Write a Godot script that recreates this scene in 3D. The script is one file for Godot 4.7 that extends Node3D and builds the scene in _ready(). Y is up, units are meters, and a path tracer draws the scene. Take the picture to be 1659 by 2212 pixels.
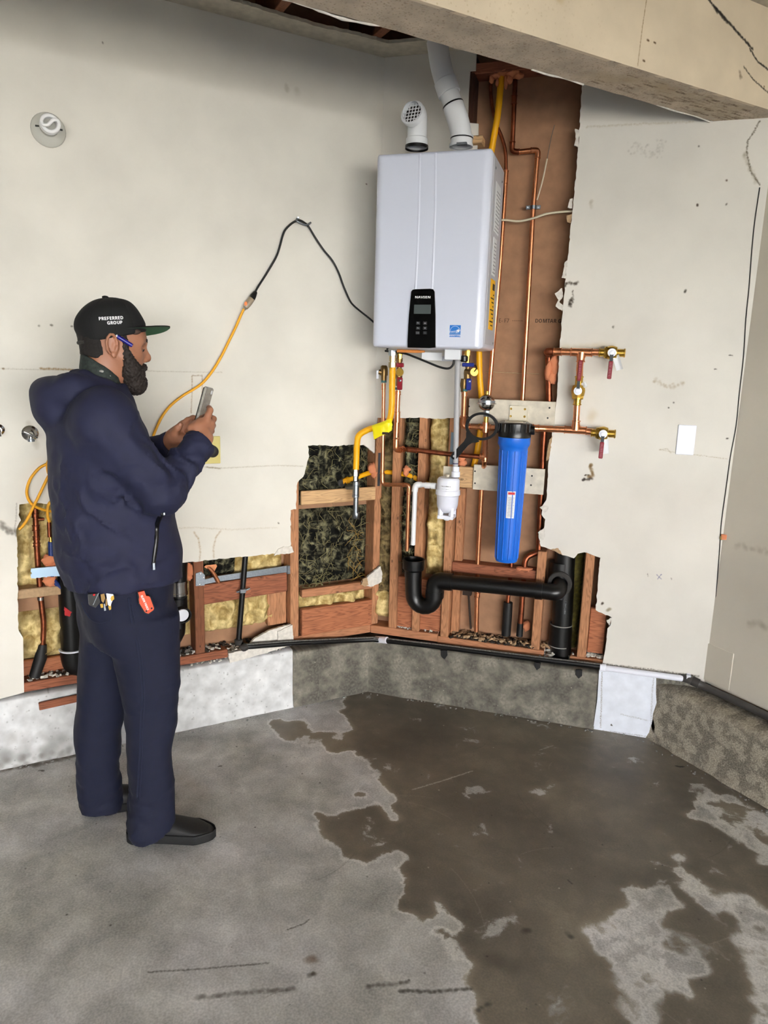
extends Node3D

# Garage corner with a tankless water heater. Metres, y up. Three walls meet at 134 and 136 degrees:
# the left wall is the plane z = 0, the diagonal wall leaves its right end, the right wall runs along +z.
const TURN := deg_to_rad(46.0)
const CORNER_B := Vector3(.9225, 0, .9552)     # foot of the curb where diagonal and right walls meet
const CURB := .2626
const CEIL := 2.8629
const BEAM_Y := 2.534

var wall_frame := {}
var M := {}


func _ready() -> void:
	setup_view()
	make_materials()
	build_shell()
	build_framing()
	build_things()


func setup_view() -> void:
	var cam := Camera3D.new()
	cam.name = "camera"
	cam.fov = 71.2167
	cam.near = .05
	cam.far = 80.0
	cam.position = Vector3(-1.5635, 1.6, 2.9393)
	cam.rotation_order = EULER_ORDER_YXZ
	cam.rotation_degrees = Vector3(-11.646, -28.955, 1.6867)
	add_child(cam)
	cam.current = true
	var env := Environment.new()
	env.background_mode = Environment.BG_SKY
	var sky := Sky.new()
	var sm := ProceduralSkyMaterial.new()
	sm.sky_top_color = Color(.66, .76, .92)
	sm.sky_horizon_color = Color(.90, .92, .95)
	sm.sky_curve = .25
	sm.ground_bottom_color = Color(.45, .44, .42)
	sm.ground_horizon_color = Color(.75, .75, .75)
	sm.sun_angle_max = 0.0
	sky.sky_material = sm
	env.sky = sky
	env.background_energy_multiplier = 1.9
	env.tonemap_mode = Environment.TONE_MAPPER_LINEAR
	env.tonemap_exposure = 2.75
	env.sdfgi_enabled = true
	env.ssao_enabled = true
	env.ssil_enabled = true
	var we := WorldEnvironment.new()
	we.name = "world_environment"
	we.environment = env
	add_child(we)
	var sun := DirectionalLight3D.new()          # sun on the driveway from behind the house: it does not enter the garage itself
	sun.name = "sun"
	sun.light_color = Color(1.0, .995, .985)
	sun.light_energy = 13.0
	sun.light_angular_distance = .6
	sun.shadow_enabled = true
	sun.rotation_degrees = Vector3(-42, 162, 0)
	add_child(sun)
	wall_frame["L"] = Transform3D(Basis(), Vector3.ZERO)
	wall_frame["R"] = Transform3D(Basis(Vector3(cos(TURN), 0, sin(TURN)), Vector3.UP, Vector3(-sin(TURN), 0, cos(TURN))), Vector3.ZERO)
	wall_frame["W"] = Transform3D(Basis(Vector3(0, 0, 1), Vector3.UP, Vector3(-1, 0, 0)), CORNER_B)
	wall_frame["M"] = Transform3D(Basis(), Vector3(-1.2, 0, .6))
	wall_frame["O"] = Transform3D()


# ---------------------------------------------------------------- helpers: points
func P3(a: Array) -> Array:
	var r := []
	for i in range(0, a.size(), 3):
		r.append(Vector3(a[i], a[i + 1], a[i + 2]))
	return r


func P2(a: Array) -> PackedVector2Array:
	var r := PackedVector2Array()
	for i in range(0, a.size(), 2):
		r.append(Vector2(a[i], a[i + 1]))
	return r


# ---------------------------------------------------------------- helpers: a mesh under construction
class MB:
	var v := PackedVector3Array()
	var n := PackedVector3Array()
	var t := PackedVector2Array()

	func tri(a: Vector3, b: Vector3, c: Vector3, na: Vector3, nb: Vector3, nc: Vector3, ta := Vector2.ZERO, tb := Vector2.ZERO, tc := Vector2.ZERO) -> void:
		var g := (b - a).cross(c - a)
		if g.length_squared() < 1e-18:
			return
		if g.dot(na + nb + nc) > 0.0:
			v.append(a); v.append(c); v.append(b)
			n.append(na); n.append(nc); n.append(nb)
			t.append(ta); t.append(tc); t.append(tb)
		else:
			v.append(a); v.append(b); v.append(c)
			n.append(na); n.append(nb); n.append(nc)
			t.append(ta); t.append(tb); t.append(tc)

	func quad(a: Vector3, b: Vector3, c: Vector3, d: Vector3, nn: Vector3, uv := [Vector2(0, 1), Vector2(1, 1), Vector2(1, 0), Vector2(0, 0)]) -> void:
		tri(a, b, c, nn, nn, nn, uv[0], uv[1], uv[2])
		tri(a, c, d, nn, nn, nn, uv[0], uv[2], uv[3])

	func qn(a: Vector3, b: Vector3, c: Vector3, d: Vector3, na: Vector3, nb: Vector3, nc: Vector3, nd: Vector3, ta := Vector2.ZERO, tb := Vector2.ZERO, tc := Vector2.ZERO, td := Vector2.ZERO) -> void:
		tri(a, b, c, na, nb, nc, ta, tb, tc)
		tri(a, c, d, na, nc, nd, ta, tc, td)

	# box with chamfered edges, between two corners, turned by bs about its centre
	func box(lo: Vector3, hi: Vector3, ch := .002, bs := Basis()) -> MB:
		var c := (lo + hi) / 2.0
		var h := ((hi - lo) / 2.0).abs()
		ch = minf(ch, minf(h.x, minf(h.y, h.z)) * .9)
		for ax in 3:
			var b := (ax + 1) % 3
			var d := (ax + 2) % 3
			for s in [-1.0, 1.0]:
				var q := []
				for k in [[-1, -1], [1, -1], [1, 1], [-1, 1]]:
					var p := Vector3.ZERO
					p[ax] = s * h[ax]
					p[b] = k[0] * (h[b] - ch)
					p[d] = k[1] * (h[d] - ch)
					q.append(c + bs * p)
				var nn := Vector3.ZERO
				nn[ax] = s
				quad(q[0], q[1], q[2], q[3], bs * nn)
			if ch <= 0.0:
				continue
			for s in [-1.0, 1.0]:
				for s2 in [-1.0, 1.0]:
					var e := []
					for k in [[0, -1], [0, 1], [1, 1], [1, -1]]:
						var p := Vector3.ZERO
						p[ax] = s * (h[ax] if k[0] == 0 else h[ax] - ch)
						p[b] = s2 * (h[b] - ch if k[0] == 0 else h[b])
						p[d] = k[1] * (h[d] - ch)
						e.append(c + bs * p)
					var nn := Vector3.ZERO
					nn[ax] = s
					nn[b] = s2
					nn = bs * nn.normalized()
					quad(e[0], e[1], e[2], e[3], nn)
		if ch > 0.0:
			for sx in [-1.0, 1.0]:
				for sy in [-1.0, 1.0]:
					for sz in [-1.0, 1.0]:
						var g := Vector3(sx, sy, sz)
						var nn: Vector3 = bs * g.normalized()
						var a := c + bs * (g * Vector3(h.x, h.y - ch, h.z - ch))
						var b2 := c + bs * (g * Vector3(h.x - ch, h.y, h.z - ch))
						var d2 := c + bs * (g * Vector3(h.x - ch, h.y - ch, h.z))
						tri(a, b2, d2, nn, nn, nn)
		return self

	# lathe: prof = [[along, radius], ...] about the axis from o towards ax; sharp creases where the profile turns by more than 35 degrees
	func lathe(o: Vector3, ax: Vector3, prof: Array, seg := 20, sx := 1.0, flat := 0) -> MB:
		ax = ax.normalized()
		var u := ax.cross(Vector3.UP if absf(ax.y) < .9 else Vector3.RIGHT).normalized()
		var w := u.cross(ax).normalized()
		var m := prof.size()
		var ns := []
		for i in m - 1:
			var dl: float = prof[i + 1][0] - prof[i][0]
			var dr: float = prof[i + 1][1] - prof[i][1]
			ns.append(Vector2(-dr, dl).normalized())   # (along, radial)
		for i in m - 1:
			var n0: Vector2 = ns[i]
			var n1: Vector2 = ns[i]
			if i > 0 and ns[i - 1].dot(ns[i]) > .8:
				n0 = (ns[i - 1] + ns[i]).normalized()
			if i < m - 2 and ns[i + 1].dot(ns[i]) > .8:
				n1 = (ns[i + 1] + ns[i]).normalized()
			for k in seg:
				var a0 := TAU * k / seg
				var a1 := TAU * (k + 1) / seg
				var d0 := u * cos(a0) * sx + w * sin(a0)
				var d1 := u * cos(a1) * sx + w * sin(a1)
				var m0 := d0
				var m1 := d1
				if flat:
					m0 = (d0 + d1).normalized()
					m1 = m0
				var p0: Vector3 = o + ax * prof[i][0] + d0 * prof[i][1]
				var p1: Vector3 = o + ax * prof[i][0] + d1 * prof[i][1]
				var p2: Vector3 = o + ax * prof[i + 1][0] + d1 * prof[i + 1][1]
				var p3: Vector3 = o + ax * prof[i + 1][0] + d0 * prof[i + 1][1]
				qn(p0, p1, p2, p3, (m0 * n0.y + ax * n0.x).normalized(), (m1 * n0.y + ax * n0.x).normalized(), (m1 * n1.y + ax * n1.x).normalized(), (m0 * n1.y + ax * n1.x).normalized(), Vector2(float(k) / seg, float(i) / m), Vector2(float(k + 1) / seg, float(i) / m), Vector2(float(k + 1) / seg, float(i + 1) / m), Vector2(float(k) / seg, float(i + 1) / m))
		return self

	func rod(a: Vector3, b: Vector3, r0: float, r1 := -1.0, seg := 14, ch := 0.0) -> MB:
		if r1 < 0.0:
			r1 = r0
		var l := a.distance_to(b)
		var pr := [[0.0, 0.0], [0.0, r0], [l, r1], [l, 0.0]]
		if ch > 0.0:
			pr = [[0.0, 0.0], [0.0, r0 - ch], [ch, r0], [l - ch, r1], [l, r1 - ch], [l, 0.0]]
		return lathe(a, b - a, pr, seg)

	# tube along a path; rr = radius or array of radii; squash = [unit vector, factor]
	func tube(path: Array, rr, seg := 12, caps := true) -> MB:
		var m := path.size()
		var tn: Vector3 = (path[1] - path[0]).normalized()
		var u := tn.cross(Vector3.UP if absf(tn.y) < .9 else Vector3.RIGHT).normalized()
		var rings := []
		var nrm := []
		for i in m:
			var t2: Vector3 = (path[mini(i + 1, m - 1)] - path[maxi(i - 1, 0)]).normalized()
			u = (u - t2 * u.dot(t2)).normalized()
			var w := t2.cross(u)
			var r: float = rr[i] if rr is Array else rr
			var ring := []
			var rn := []
			for k in seg:
				var d := u * cos(TAU * k / seg) + w * sin(TAU * k / seg)
				ring.append(path[i] + d * r)
				rn.append(d)
			rings.append(ring)
			nrm.append(rn)
		for i in m - 1:
			for k in seg:
				var k2 := (k + 1) % seg
				qn(rings[i][k], rings[i][k2], rings[i + 1][k2], rings[i + 1][k], nrm[i][k], nrm[i][k2], nrm[i + 1][k2], nrm[i + 1][k])
		if caps:
			for e in [0, m - 1]:
				var nn: Vector3 = (path[0] - path[1]).normalized() if e == 0 else (path[m - 1] - path[m - 2]).normalized()
				for k in seg:
					tri(path[e], rings[e][k], rings[e][(k + 1) % seg], nn, nn, nn)
		return self

	# plate with outline poly (x, y) between depths d0 (front) and d1 (back)
	func prism(poly: PackedVector2Array, front: float, back: float, uvs := 1.0, uvo := Vector2.ZERO) -> MB:
		var idx := Geometry2D.triangulate_polygon(poly)
		for i in range(0, idx.size(), 3):
			var a := poly[idx[i]]
			var b := poly[idx[i + 1]]
			var c := poly[idx[i + 2]]
			for s in [[front, 1.0], [back, -1.0]]:
				var nn := Vector3(0, 0, s[1] * signf(front - back))
				tri(Vector3(a.x, a.y, s[0]), Vector3(b.x, b.y, s[0]), Vector3(c.x, c.y, s[0]), nn, nn, nn, (a - uvo) * uvs, (b - uvo) * uvs, (c - uvo) * uvs)
		var cw := Geometry2D.is_polygon_clockwise(poly)
		for i in poly.size():
			var a := poly[i]
			var b := poly[(i + 1) % poly.size()]
			var e := (b - a).normalized()
			var o2 := Vector2(-e.y, e.x) if cw else Vector2(e.y, -e.x)
			quad(Vector3(a.x, a.y, front), Vector3(b.x, b.y, front), Vector3(b.x, b.y, back), Vector3(a.x, a.y, back), Vector3(o2.x, o2.y, 0), [(a - uvo) * uvs, (b - uvo) * uvs, (b - uvo) * uvs, (a - uvo) * uvs])
		return self

	# lumpy ellipsoid
	func blob(c: Vector3, r: Vector3, rough := .15, sd := 1, freq := 1.5, nu := 14, nv := 9) -> MB:
		var fn := FastNoiseLite.new()
		fn.seed = sd
		fn.frequency = freq
		var pts := []
		for j in nv + 1:
			var row := []
			for i in nu:
				var th := PI * j / nv
				var ph := TAU * i / nu
				var d := Vector3(sin(th) * cos(ph), cos(th), sin(th) * sin(ph))
				row.append(c + d * r * (1.0 + rough * 2.0 * fn.get_noise_3dv(d + Vector3(sd * 3.1, 0, 0))))
			pts.append(row)
		smooth_grid(pts, true, c)
		return self

	# a grid of points as a smooth surface; away = point that normals face away from (or wrap false: normals towards dir)
	func smooth_grid(pts: Array, wrap: bool, away: Vector3, outward := 1.0, uvs := Vector2.ONE) -> MB:
		var nv := pts.size()
		var nu: int = pts[0].size()
		var nm := []
		for j in nv:
			var row := []
			for i in nu:
				var l: Vector3 = pts[j][(i - 1 + nu) % nu] if wrap or i > 0 else pts[j][i]
				var r: Vector3 = pts[j][(i + 1) % nu] if wrap or i < nu - 1 else pts[j][i]
				var d: Vector3 = pts[maxi(j - 1, 0)][i]
				var u: Vector3 = pts[mini(j + 1, nv - 1)][i]
				var q := (r - l).cross(u - d)
				if q.length_squared() < 1e-16:
					q = pts[j][i] - away
				q = q.normalized()
				if q.dot(pts[j][i] - away) * outward < 0.0:
					q = -q
				row.append(q)
			nm.append(row)
		for j in nv - 1:
			for i in (nu if wrap else nu - 1):
				var i2 := (i + 1) % nu
				qn(pts[j][i], pts[j][i2], pts[j + 1][i2], pts[j + 1][i], nm[j][i], nm[j][i2], nm[j + 1][i2], nm[j + 1][i], Vector2(float(i) / nu, float(j) / nv) * uvs, Vector2(float(i + 1) / nu, float(j) / nv) * uvs, Vector2(float(i + 1) / nu, float(j + 1) / nv) * uvs, Vector2(float(i) / nu, float(j + 1) / nv) * uvs)
		return self

	func mesh() -> ArrayMesh:
		var a := []
		a.resize(Mesh.ARRAY_MAX)
		a[Mesh.ARRAY_VERTEX] = v
		a[Mesh.ARRAY_NORMAL] = n
		a[Mesh.ARRAY_TEX_UV] = t
		var m := ArrayMesh.new()
		m.add_surface_from_arrays(Mesh.PRIMITIVE_TRIANGLES, a)
		return m


# a path with its inner corners rounded to radius rad
func fillet(p: Array, rad: float, steps := 6) -> Array:
	var r := [p[0]]
	for i in range(1, p.size() - 1):
		var a: Vector3 = (p[i - 1] - p[i])
		var b: Vector3 = (p[i + 1] - p[i])
		var l := minf(rad, minf(a.length(), b.length()) * .49)
		var s: Vector3 = p[i] + a.normalized() * l
		var e: Vector3 = p[i] + b.normalized() * l
		for k in steps + 1:
			var f := float(k) / steps
			r.append(s.lerp(p[i], f).lerp(p[i].lerp(e, f), f))
	r.append(p[p.size() - 1])
	return r


# smooth curve through points
func spline(p: Array, per := 8) -> Array:
	var r := []
	for i in p.size() - 1:
		var a: Vector3 = p[maxi(i - 1, 0)]
		var d: Vector3 = p[mini(i + 2, p.size() - 1)]
		for k in per:
			r.append(p[i].cubic_interpolate(p[i + 1], a, d, float(k) / per))
	r.append(p[p.size() - 1])
	return r


# ---------------------------------------------------------------- helpers: scene objects
var taken := {}
var base_at := Vector3.ZERO


func numbered(called: String) -> String:
	var k: int = taken.get(called, 0)
	taken[called] = k + 1
	return called if k == 0 else "%s_%03d" % [called, k]


# a thing: a Node3D at its base, in the frame of the wall it hangs on; parts are given in wall coordinates
func thing(called: String, label: String, category: String, wall := "O", at := Vector3.ZERO, group := "") -> Node3D:
	var o := Node3D.new()
	o.name = numbered(called)
	o.transform = wall_frame[wall] * Transform3D(Basis(), at)
	o.set_meta("label", label)
	o.set_meta("category", category)
	if group:
		o.set_meta("group", group)
	o.set_meta("base", at)
	add_child(o)
	return o


func part(o: Node3D, called: String, mb: MB, m: Material, label := "") -> MeshInstance3D:
	var q := MeshInstance3D.new()
	q.name = called
	q.mesh = mb.mesh()
	q.material_override = m
	if o.has_meta("base"):
		q.position = -o.get_meta("base")
	if label:
		q.set_meta("label", label)
	o.add_child(q, true)
	return q


func sub(p: Node3D, called: String, mb: MB, m: Material) -> MeshInstance3D:
	var q := MeshInstance3D.new()
	q.name = called
	q.mesh = mb.mesh()
	q.material_override = m
	p.add_child(q, true)
	return q


func structure(called: String, wall := "O", label := "") -> Node3D:
	var o := Node3D.new()
	o.name = called
	o.transform = wall_frame[wall]
	o.set_meta("kind", "structure")
	if label:
		o.set_meta("label", label)
	add_child(o)
	return o


func lettering(p: Node3D, called: String, txt: String, at: Vector3, h: float, m: Material, turn := Basis(), font := "Droid Sans", depth := .0006, bold := false) -> MeshInstance3D:
	var tm := TextMesh.new()
	var f := SystemFont.new()
	f.font_names = PackedStringArray([font])
	if bold:
		f.font_weight = 700
	tm.font = f
	tm.text = txt
	tm.font_size = 32
	tm.pixel_size = h / 24.0
	tm.depth = depth
	tm.curve_step = 2.0
	var q := MeshInstance3D.new()
	q.name = called
	q.mesh = tm
	q.material_override = m
	q.transform = Transform3D(turn, at)
	p.add_child(q, true)
	return q


# a line of print too small to be read: a row of strokes with gaps
func fine_print(p: Node3D, called: String, at: Vector3, w: float, h: float, m: Material, turn := Basis(), sd := 1) -> MeshInstance3D:
	var rg := RandomNumberGenerator.new()
	rg.seed = sd
	var mb := MB.new()
	var x := -w / 2
	while x < w / 2:
		var k := h * rg.randf_range(.45, .8)
		var th := h * .16
		mb.box(Vector3(x, -h / 2, -.0002), Vector3(x + th, h / 2, .0003), 0)
		if rg.randf() < .75:
			var y: float = h * [-.5, -.08, .34][rg.randi() % 3]
			mb.box(Vector3(x, y, -.0002), Vector3(x + k, y + th, .0003), 0)
		if rg.randf() < .5:
			mb.box(Vector3(x + k - th, -h / 2, -.0002), Vector3(x + k, h / 2, .0003), 0)
		x += k + h * (.25 if rg.randf() < .85 else .7)
	var q := sub(p, called, mb, m)
	q.transform = Transform3D(turn, at)
	return q


# ---------------------------------------------------------------- materials
func noise_tex(sd: int, freq: float, lo: float, hi: float, oct := 4, size := 512, kind := FastNoiseLite.TYPE_SIMPLEX_SMOOTH) -> NoiseTexture2D:
	var fn := FastNoiseLite.new()
	fn.noise_type = kind
	fn.seed = sd
	fn.frequency = freq
	fn.fractal_octaves = oct
	var t := NoiseTexture2D.new()
	t.width = size
	t.height = size
	t.seamless = true
	t.noise = fn
	var g := Gradient.new()
	g.set_color(0, Color(lo, lo, lo))
	g.set_color(1, Color(hi, hi, hi))
	t.color_ramp = g
	return t


var tex := {}


func mat(c: Color, rough := .6, metal := 0.0, t := "", scale := 1.0, world := false) -> StandardMaterial3D:
	var m := StandardMaterial3D.new()
	m.albedo_color = c
	m.roughness = rough
	m.metallic = metal
	if t:
		m.albedo_texture = tex[t]
		m.uv1_triplanar = true
		m.uv1_world_triplanar = world
		m.uv1_scale = Vector3.ONE * scale
	return m


func wood_image(sd: int, dark: float, knots: int, lying := false) -> ImageTexture:
	# grain runs along y, or along x when lying
	var w := 256
	var h := 1024
	var fn := FastNoiseLite.new()
	fn.seed = sd
	fn.frequency = .004
	var f2 := FastNoiseLite.new()
	f2.seed = sd + 7
	f2.frequency = .05
	var im := Image.create(w, h, false, Image.FORMAT_RGB8)
	var rg := RandomNumberGenerator.new()
	rg.seed = sd
	var kn := []
	for i in knots:
		kn.append(Vector3(rg.randf_range(30, 226), rg.randf_range(60, 960), rg.randf_range(7, 14)))
	for y in h:
		for x in w:
			var b := fn.get_noise_2d(x * 1.3, y * .13) * 7.0
			var kd := 0.0
			for k in kn:
				var dd := Vector2((x - k.x) / k.z, (y - k.y) / k.z / 1.7).length()
				b += 3.2 / (1.0 + dd * dd)
				kd = maxf(kd, 1.0 - dd)
			var ring := .5 + .5 * sin(b * 6.0 + x * .16)
			ring = ring * ring
			var fine := f2.get_noise_2d(x * 3.0, y * .12)
			var l := 1.0 - dark * ring - .05 * fine - .07 * fn.get_noise_2d(y * .9, x * .4) - .45 * maxf(kd, 0.0)
			im.set_pixel(x, y, Color(clampf(l, 0, 1), clampf(l * (1.0 - .10 * dark * ring), 0, 1), clampf(l * (1.0 - .2 * dark * ring), 0, 1)))
	if lying:
		im.rotate_90(CLOCKWISE)
	return ImageTexture.create_from_image(im)


# felted glass fibre: streaks that run through each other on a plain or black face
func wool(dark: Color, pale: Color, sd: int, lo: float, hi: float) -> StandardMaterial3D:
	var n := 512
	var fa := FastNoiseLite.new()
	fa.seed = sd
	fa.frequency = .010
	fa.fractal_octaves = 4
	fa.fractal_type = FastNoiseLite.FRACTAL_RIDGED
	fa.domain_warp_enabled = true
	fa.domain_warp_amplitude = 45.0
	fa.domain_warp_frequency = .012
	var fb := FastNoiseLite.new()
	fb.seed = sd + 3
	fb.frequency = .012
	fb.fractal_octaves = 5
	var ia := fa.get_image(n, n).get_data()
	var ib := fb.get_image(n, n).get_data()
	var im := Image.create(n, n, false, Image.FORMAT_RGB8)
	for y in n:
		for x in n:
			var i := y * n + x
			var f := ia[i] / 255.0 * .55 + ib[i] / 255.0 * .45
			var g := fb.get_noise_2d(x * 9.0, y * 2.2) * .5
			im.set_pixel(x, y, dark.lerp(pale, smoothstep(lo, hi, f + g * .16)))
	var m := StandardMaterial3D.new()
	m.albedo_texture = ImageTexture.create_from_image(im)
	m.roughness = 1.0
	m.metallic_specular = .1
	m.uv1_triplanar = true
	m.uv1_scale = Vector3(2.6, 2.6, 2.6)
	return m


func make_materials() -> void:
	tex["mottle"] = noise_tex(3, .012, .86, 1.0)
	tex["blotch"] = noise_tex(5, .006, .70, 1.0, 5)
	tex["fine"] = noise_tex(9, .10, .80, 1.0, 3)
	tex["speck"] = noise_tex(12, .22, .55, 1.15, 2)
	tex["strong"] = noise_tex(15, .02, .35, 1.0, 5)
	tex["wood_a"] = wood_image(21, .17, 2)
	tex["wood_b"] = wood_image(58, .13, 1)
	tex["wood_c"] = wood_image(35, .20, 2, true)
	tex["wood_d"] = wood_image(77, .13, 1, true)
	tex["bump"] = noise_tex(31, .06, 0.0, 1.0, 4)
	tex["bump_fine"] = noise_tex(33, .25, 0.0, 1.0, 3)
	M.drywall = mat(Color(.83, .79, .70), .75)
	M.drywall.detail_enabled = true
	M.drywall.detail_blend_mode = BaseMaterial3D.BLEND_MODE_MUL
	M.gypsum = mat(Color(.88, .86, .82), .95, 0, "mottle", 6.0)
	M.torn_paper = mat(Color(.72, .60, .46), .95, 0, "mottle", 9.0)
	M.concrete = mat(Color(.46, .45, .42), .85, 0, "strong", 2.2)
	M.concrete.heightmap_enabled = false
	M.wood = mat(Color(.71, .50, .35), .75)
	M.wood_h = mat(Color(.70, .48, .34), .75)
	M.wood_dark = mat(Color(.52, .32, .21), .8)
	M.wood_dark_h = mat(Color(.60, .36, .25), .8)
	M.wood_pale = mat(Color(.80, .65, .47), .7)
	M.ply_h = mat(Color(.68, .42, .28), .75)
	M.wood_shaded = mat(Color(.30, .17, .10), .85)  # dimness near the ceiling put into the wood colour
	for k in ["wood", "wood_shaded", "wood_dark", "wood_pale", "wood_h", "wood_dark_h", "ply_h"]:
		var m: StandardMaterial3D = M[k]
		m.albedo_texture = {"wood": tex.wood_a, "wood_shaded": tex.wood_b, "wood_dark": tex.wood_b, "wood_pale": tex.wood_d, "wood_h": tex.wood_d, "wood_dark_h": tex.wood_c, "ply_h": tex.wood_c}[k]
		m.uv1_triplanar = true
		m.uv1_scale = Vector3(7, 1.7, 7) if k in ["wood", "wood_dark", "wood_shaded"] else Vector3(1.7, 7, 7)
	M.brown_board = mat(Color(.66, .50, .38), .9, 0, "mottle", 2.0)
	M.insulation = wool(Color(.56, .46, .26), Color(.90, .82, .59), 51, .25, .75)
	M.insulation_black = wool(Color(.085, .085, .08), Color(.62, .60, .46), 57, .46, .84)
	M.fibre_wisp = mat(Color(.56, .53, .36), 1.0, 0, "fine", 6.0)
	M.copper = mat(Color(.95, .65, .47), .30, 1.0, "mottle", 8.0)
	M.copper_old = mat(Color(.66, .38, .27), .42, 1.0, "blotch", 9.0)
	M.brass = mat(Color(.80, .65, .30), .28, 1.0)
	M.bronze = mat(Color(.52, .42, .27), .4, 1.0)
	M.chrome = mat(Color(.78, .78, .78), .16, 1.0)
	M.zinc = mat(Color(.62, .65, .68), .38, 1.0, "mottle", 14.0)
	M.solder = mat(Color(.70, .68, .66), .35, 1.0)
	M.heater_white = mat(Color(.81, .83, .89), .32)
	M.heater_white.clearcoat_enabled = true
	M.heater_white.clearcoat = .4
	M.heater_white.clearcoat_roughness = .15
	M.heater_grey = mat(Color(.70, .71, .74), .45)
	M.pvc = mat(Color(.86, .87, .88), .35)
	M.pvc_grey = mat(Color(.66, .66, .67), .5)
	M.abs = mat(Color(.022, .023, .026), .33)
	M.abs_dusty = mat(Color(.05, .05, .052), .6, 0, "mottle", 12.0)
	M.rubber_grey = mat(Color(.22, .21, .2), .85, 0, "mottle", 12.0)
	M.black = mat(Color(.015, .015, .017), .35)
	M.black_gloss = mat(Color(.012, .012, .014), .12)
	M.black_cord = mat(Color(.02, .02, .02), .5)
	M.screen = mat(Color(.30, .33, .33), .2)
	M.button = mat(Color(.08, .08, .09), .4)
	M.print_grey = mat(Color(.55, .56, .58), .6)
	M.print_white = mat(Color(.92, .92, .92), .6)
	M.print_dark = mat(Color(.22, .16, .11), .9)
	M.yellow_pipe = mat(Color(.94, .68, .02), .45)
	M.yellow_cord = mat(Color(.90, .64, .04), .5)
	M.yellow_tag = mat(Color(.92, .86, .05), .4)
	M.yellow_label = mat(Color(.95, .72, .05), .5)
	M.blue_plastic = mat(Color(.07, .40, .82), .36)
	M.blue_handle = mat(Color(.04, .15, .52), .45)
	M.blue_label = mat(Color(.08, .45, .78), .5)
	M.red_handle = mat(Color(.52, .06, .14), .4)
	M.red_print = mat(Color(.75, .10, .12), .6)
	M.foam = mat(Color(.94, .60, .43), .95, 0, "fine", 20.0)
	M.plastic_cream = mat(Color(.83, .80, .72), .5)
	M.plate_white = mat(Color(.90, .91, .95), .35)
	M.plate_yellow = mat(Color(.80, .74, .42), .4)
	M.porcelain = mat(Color(.78, .78, .75), .15)
	M.paper_white = mat(Color(.86, .87, .88), .7)
	M.cable_white = mat(Color(.82, .78, .68), .6)
	M.wire = mat(Color(.45, .44, .42), .5, .6)
	M.soffit = mat(Color(.82, .76, .66), .9, 0, "mottle", 5.0)
	M.soffit_under = mat(Color(.66, .60, .52), .95, 0, "speck", 7.0)
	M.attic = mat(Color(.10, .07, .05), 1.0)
	M.paint_white = mat(Color(.80, .84, .92), .6, 0, "mottle", 3.0)
	M.dirt = mat(Color(.30, .25, .20), 1.0, 0, "strong", 9.0)
	M.stucco = mat(Color(.75, .70, .62), .9)
	M.garage_boards = mat(Color(.36, .35, .34), .9, 0, "mottle", 1.0)
	M.driveway = mat(Color(.74, .72, .68), .9, 0, "mottle", 1.0)
	M.paint_l_plain = mat(Color(.85, .82, .75), .75, 0, "mottle", 3.0)


# ---------------------------------------------------------------- painted surfaces: pictures of wear, drawn in wall coordinates
func canvas(w: int, h: int, sd: int, lo: int, hi: int, freq := .006) -> Image:
	var fn := FastNoiseLite.new()
	fn.seed = sd
	fn.frequency = freq
	fn.fractal_octaves = 5
	var g := fn.get_image(w, h).get_data()
	var d := PackedByteArray()
	d.resize(w * h * 3)
	for i in w * h:
		var k := lo + int(g[i] * (hi - lo) / 255.0)
		d[i * 3] = k
		d[i * 3 + 1] = k
		d[i * 3 + 2] = k
	return Image.create_from_data(w, h, false, Image.FORMAT_RGB8, d)


func dab(im: Image, x: float, y: float, r: float, c: Color, a: float) -> void:
	var w := im.get_width()
	var h := im.get_height()
	for j in range(maxi(int(y - r), 0), mini(int(y + r) + 2, h)):
		for i in range(maxi(int(x - r), 0), mini(int(x + r) + 2, w)):
			var q := 1.0 - Vector2(i - x, j - y).length() / r
			if q > 0.0:
				im.set_pixel(i, j, im.get_pixel(i, j).lerp(c, a * minf(1.0, q * 1.6)))


func stroke(im: Image, pts: PackedVector2Array, o: Vector2, s: float, r: float, c: Color, a: float, jit := 0.0, sd := 1) -> void:
	var rg := RandomNumberGenerator.new()
	rg.seed = sd
	for k in pts.size() - 1:
		var p := (pts[k] - o) * s
		var q := (pts[k + 1] - o) * s
		var l := int(p.distance_to(q) / maxf(r * .35, .4)) + 1
		for i in l:
			var z := p.lerp(q, float(i) / l) + Vector2(rg.randf_range(-jit, jit), rg.randf_range(-jit, jit))
			dab(im, z.x, z.y, r * rg.randf_range(.6, 1.2), c, a * rg.randf_range(.25, .75))


func painted(im: Image, c: Color, rough := .72, fine := "bump_fine", bump := .04) -> StandardMaterial3D:
	var m := StandardMaterial3D.new()
	m.albedo_color = c
	m.albedo_texture = ImageTexture.create_from_image(im)
	m.roughness = rough
	return m


func prism_piece(o: Node3D, called: String, poly: PackedVector2Array, front: float, back: float, m: Material, s := 1.0, uvo := Vector2.ZERO) -> MeshInstance3D:
	return part(o, called, MB.new().prism(poly, front, back, s, uvo), m)


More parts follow.
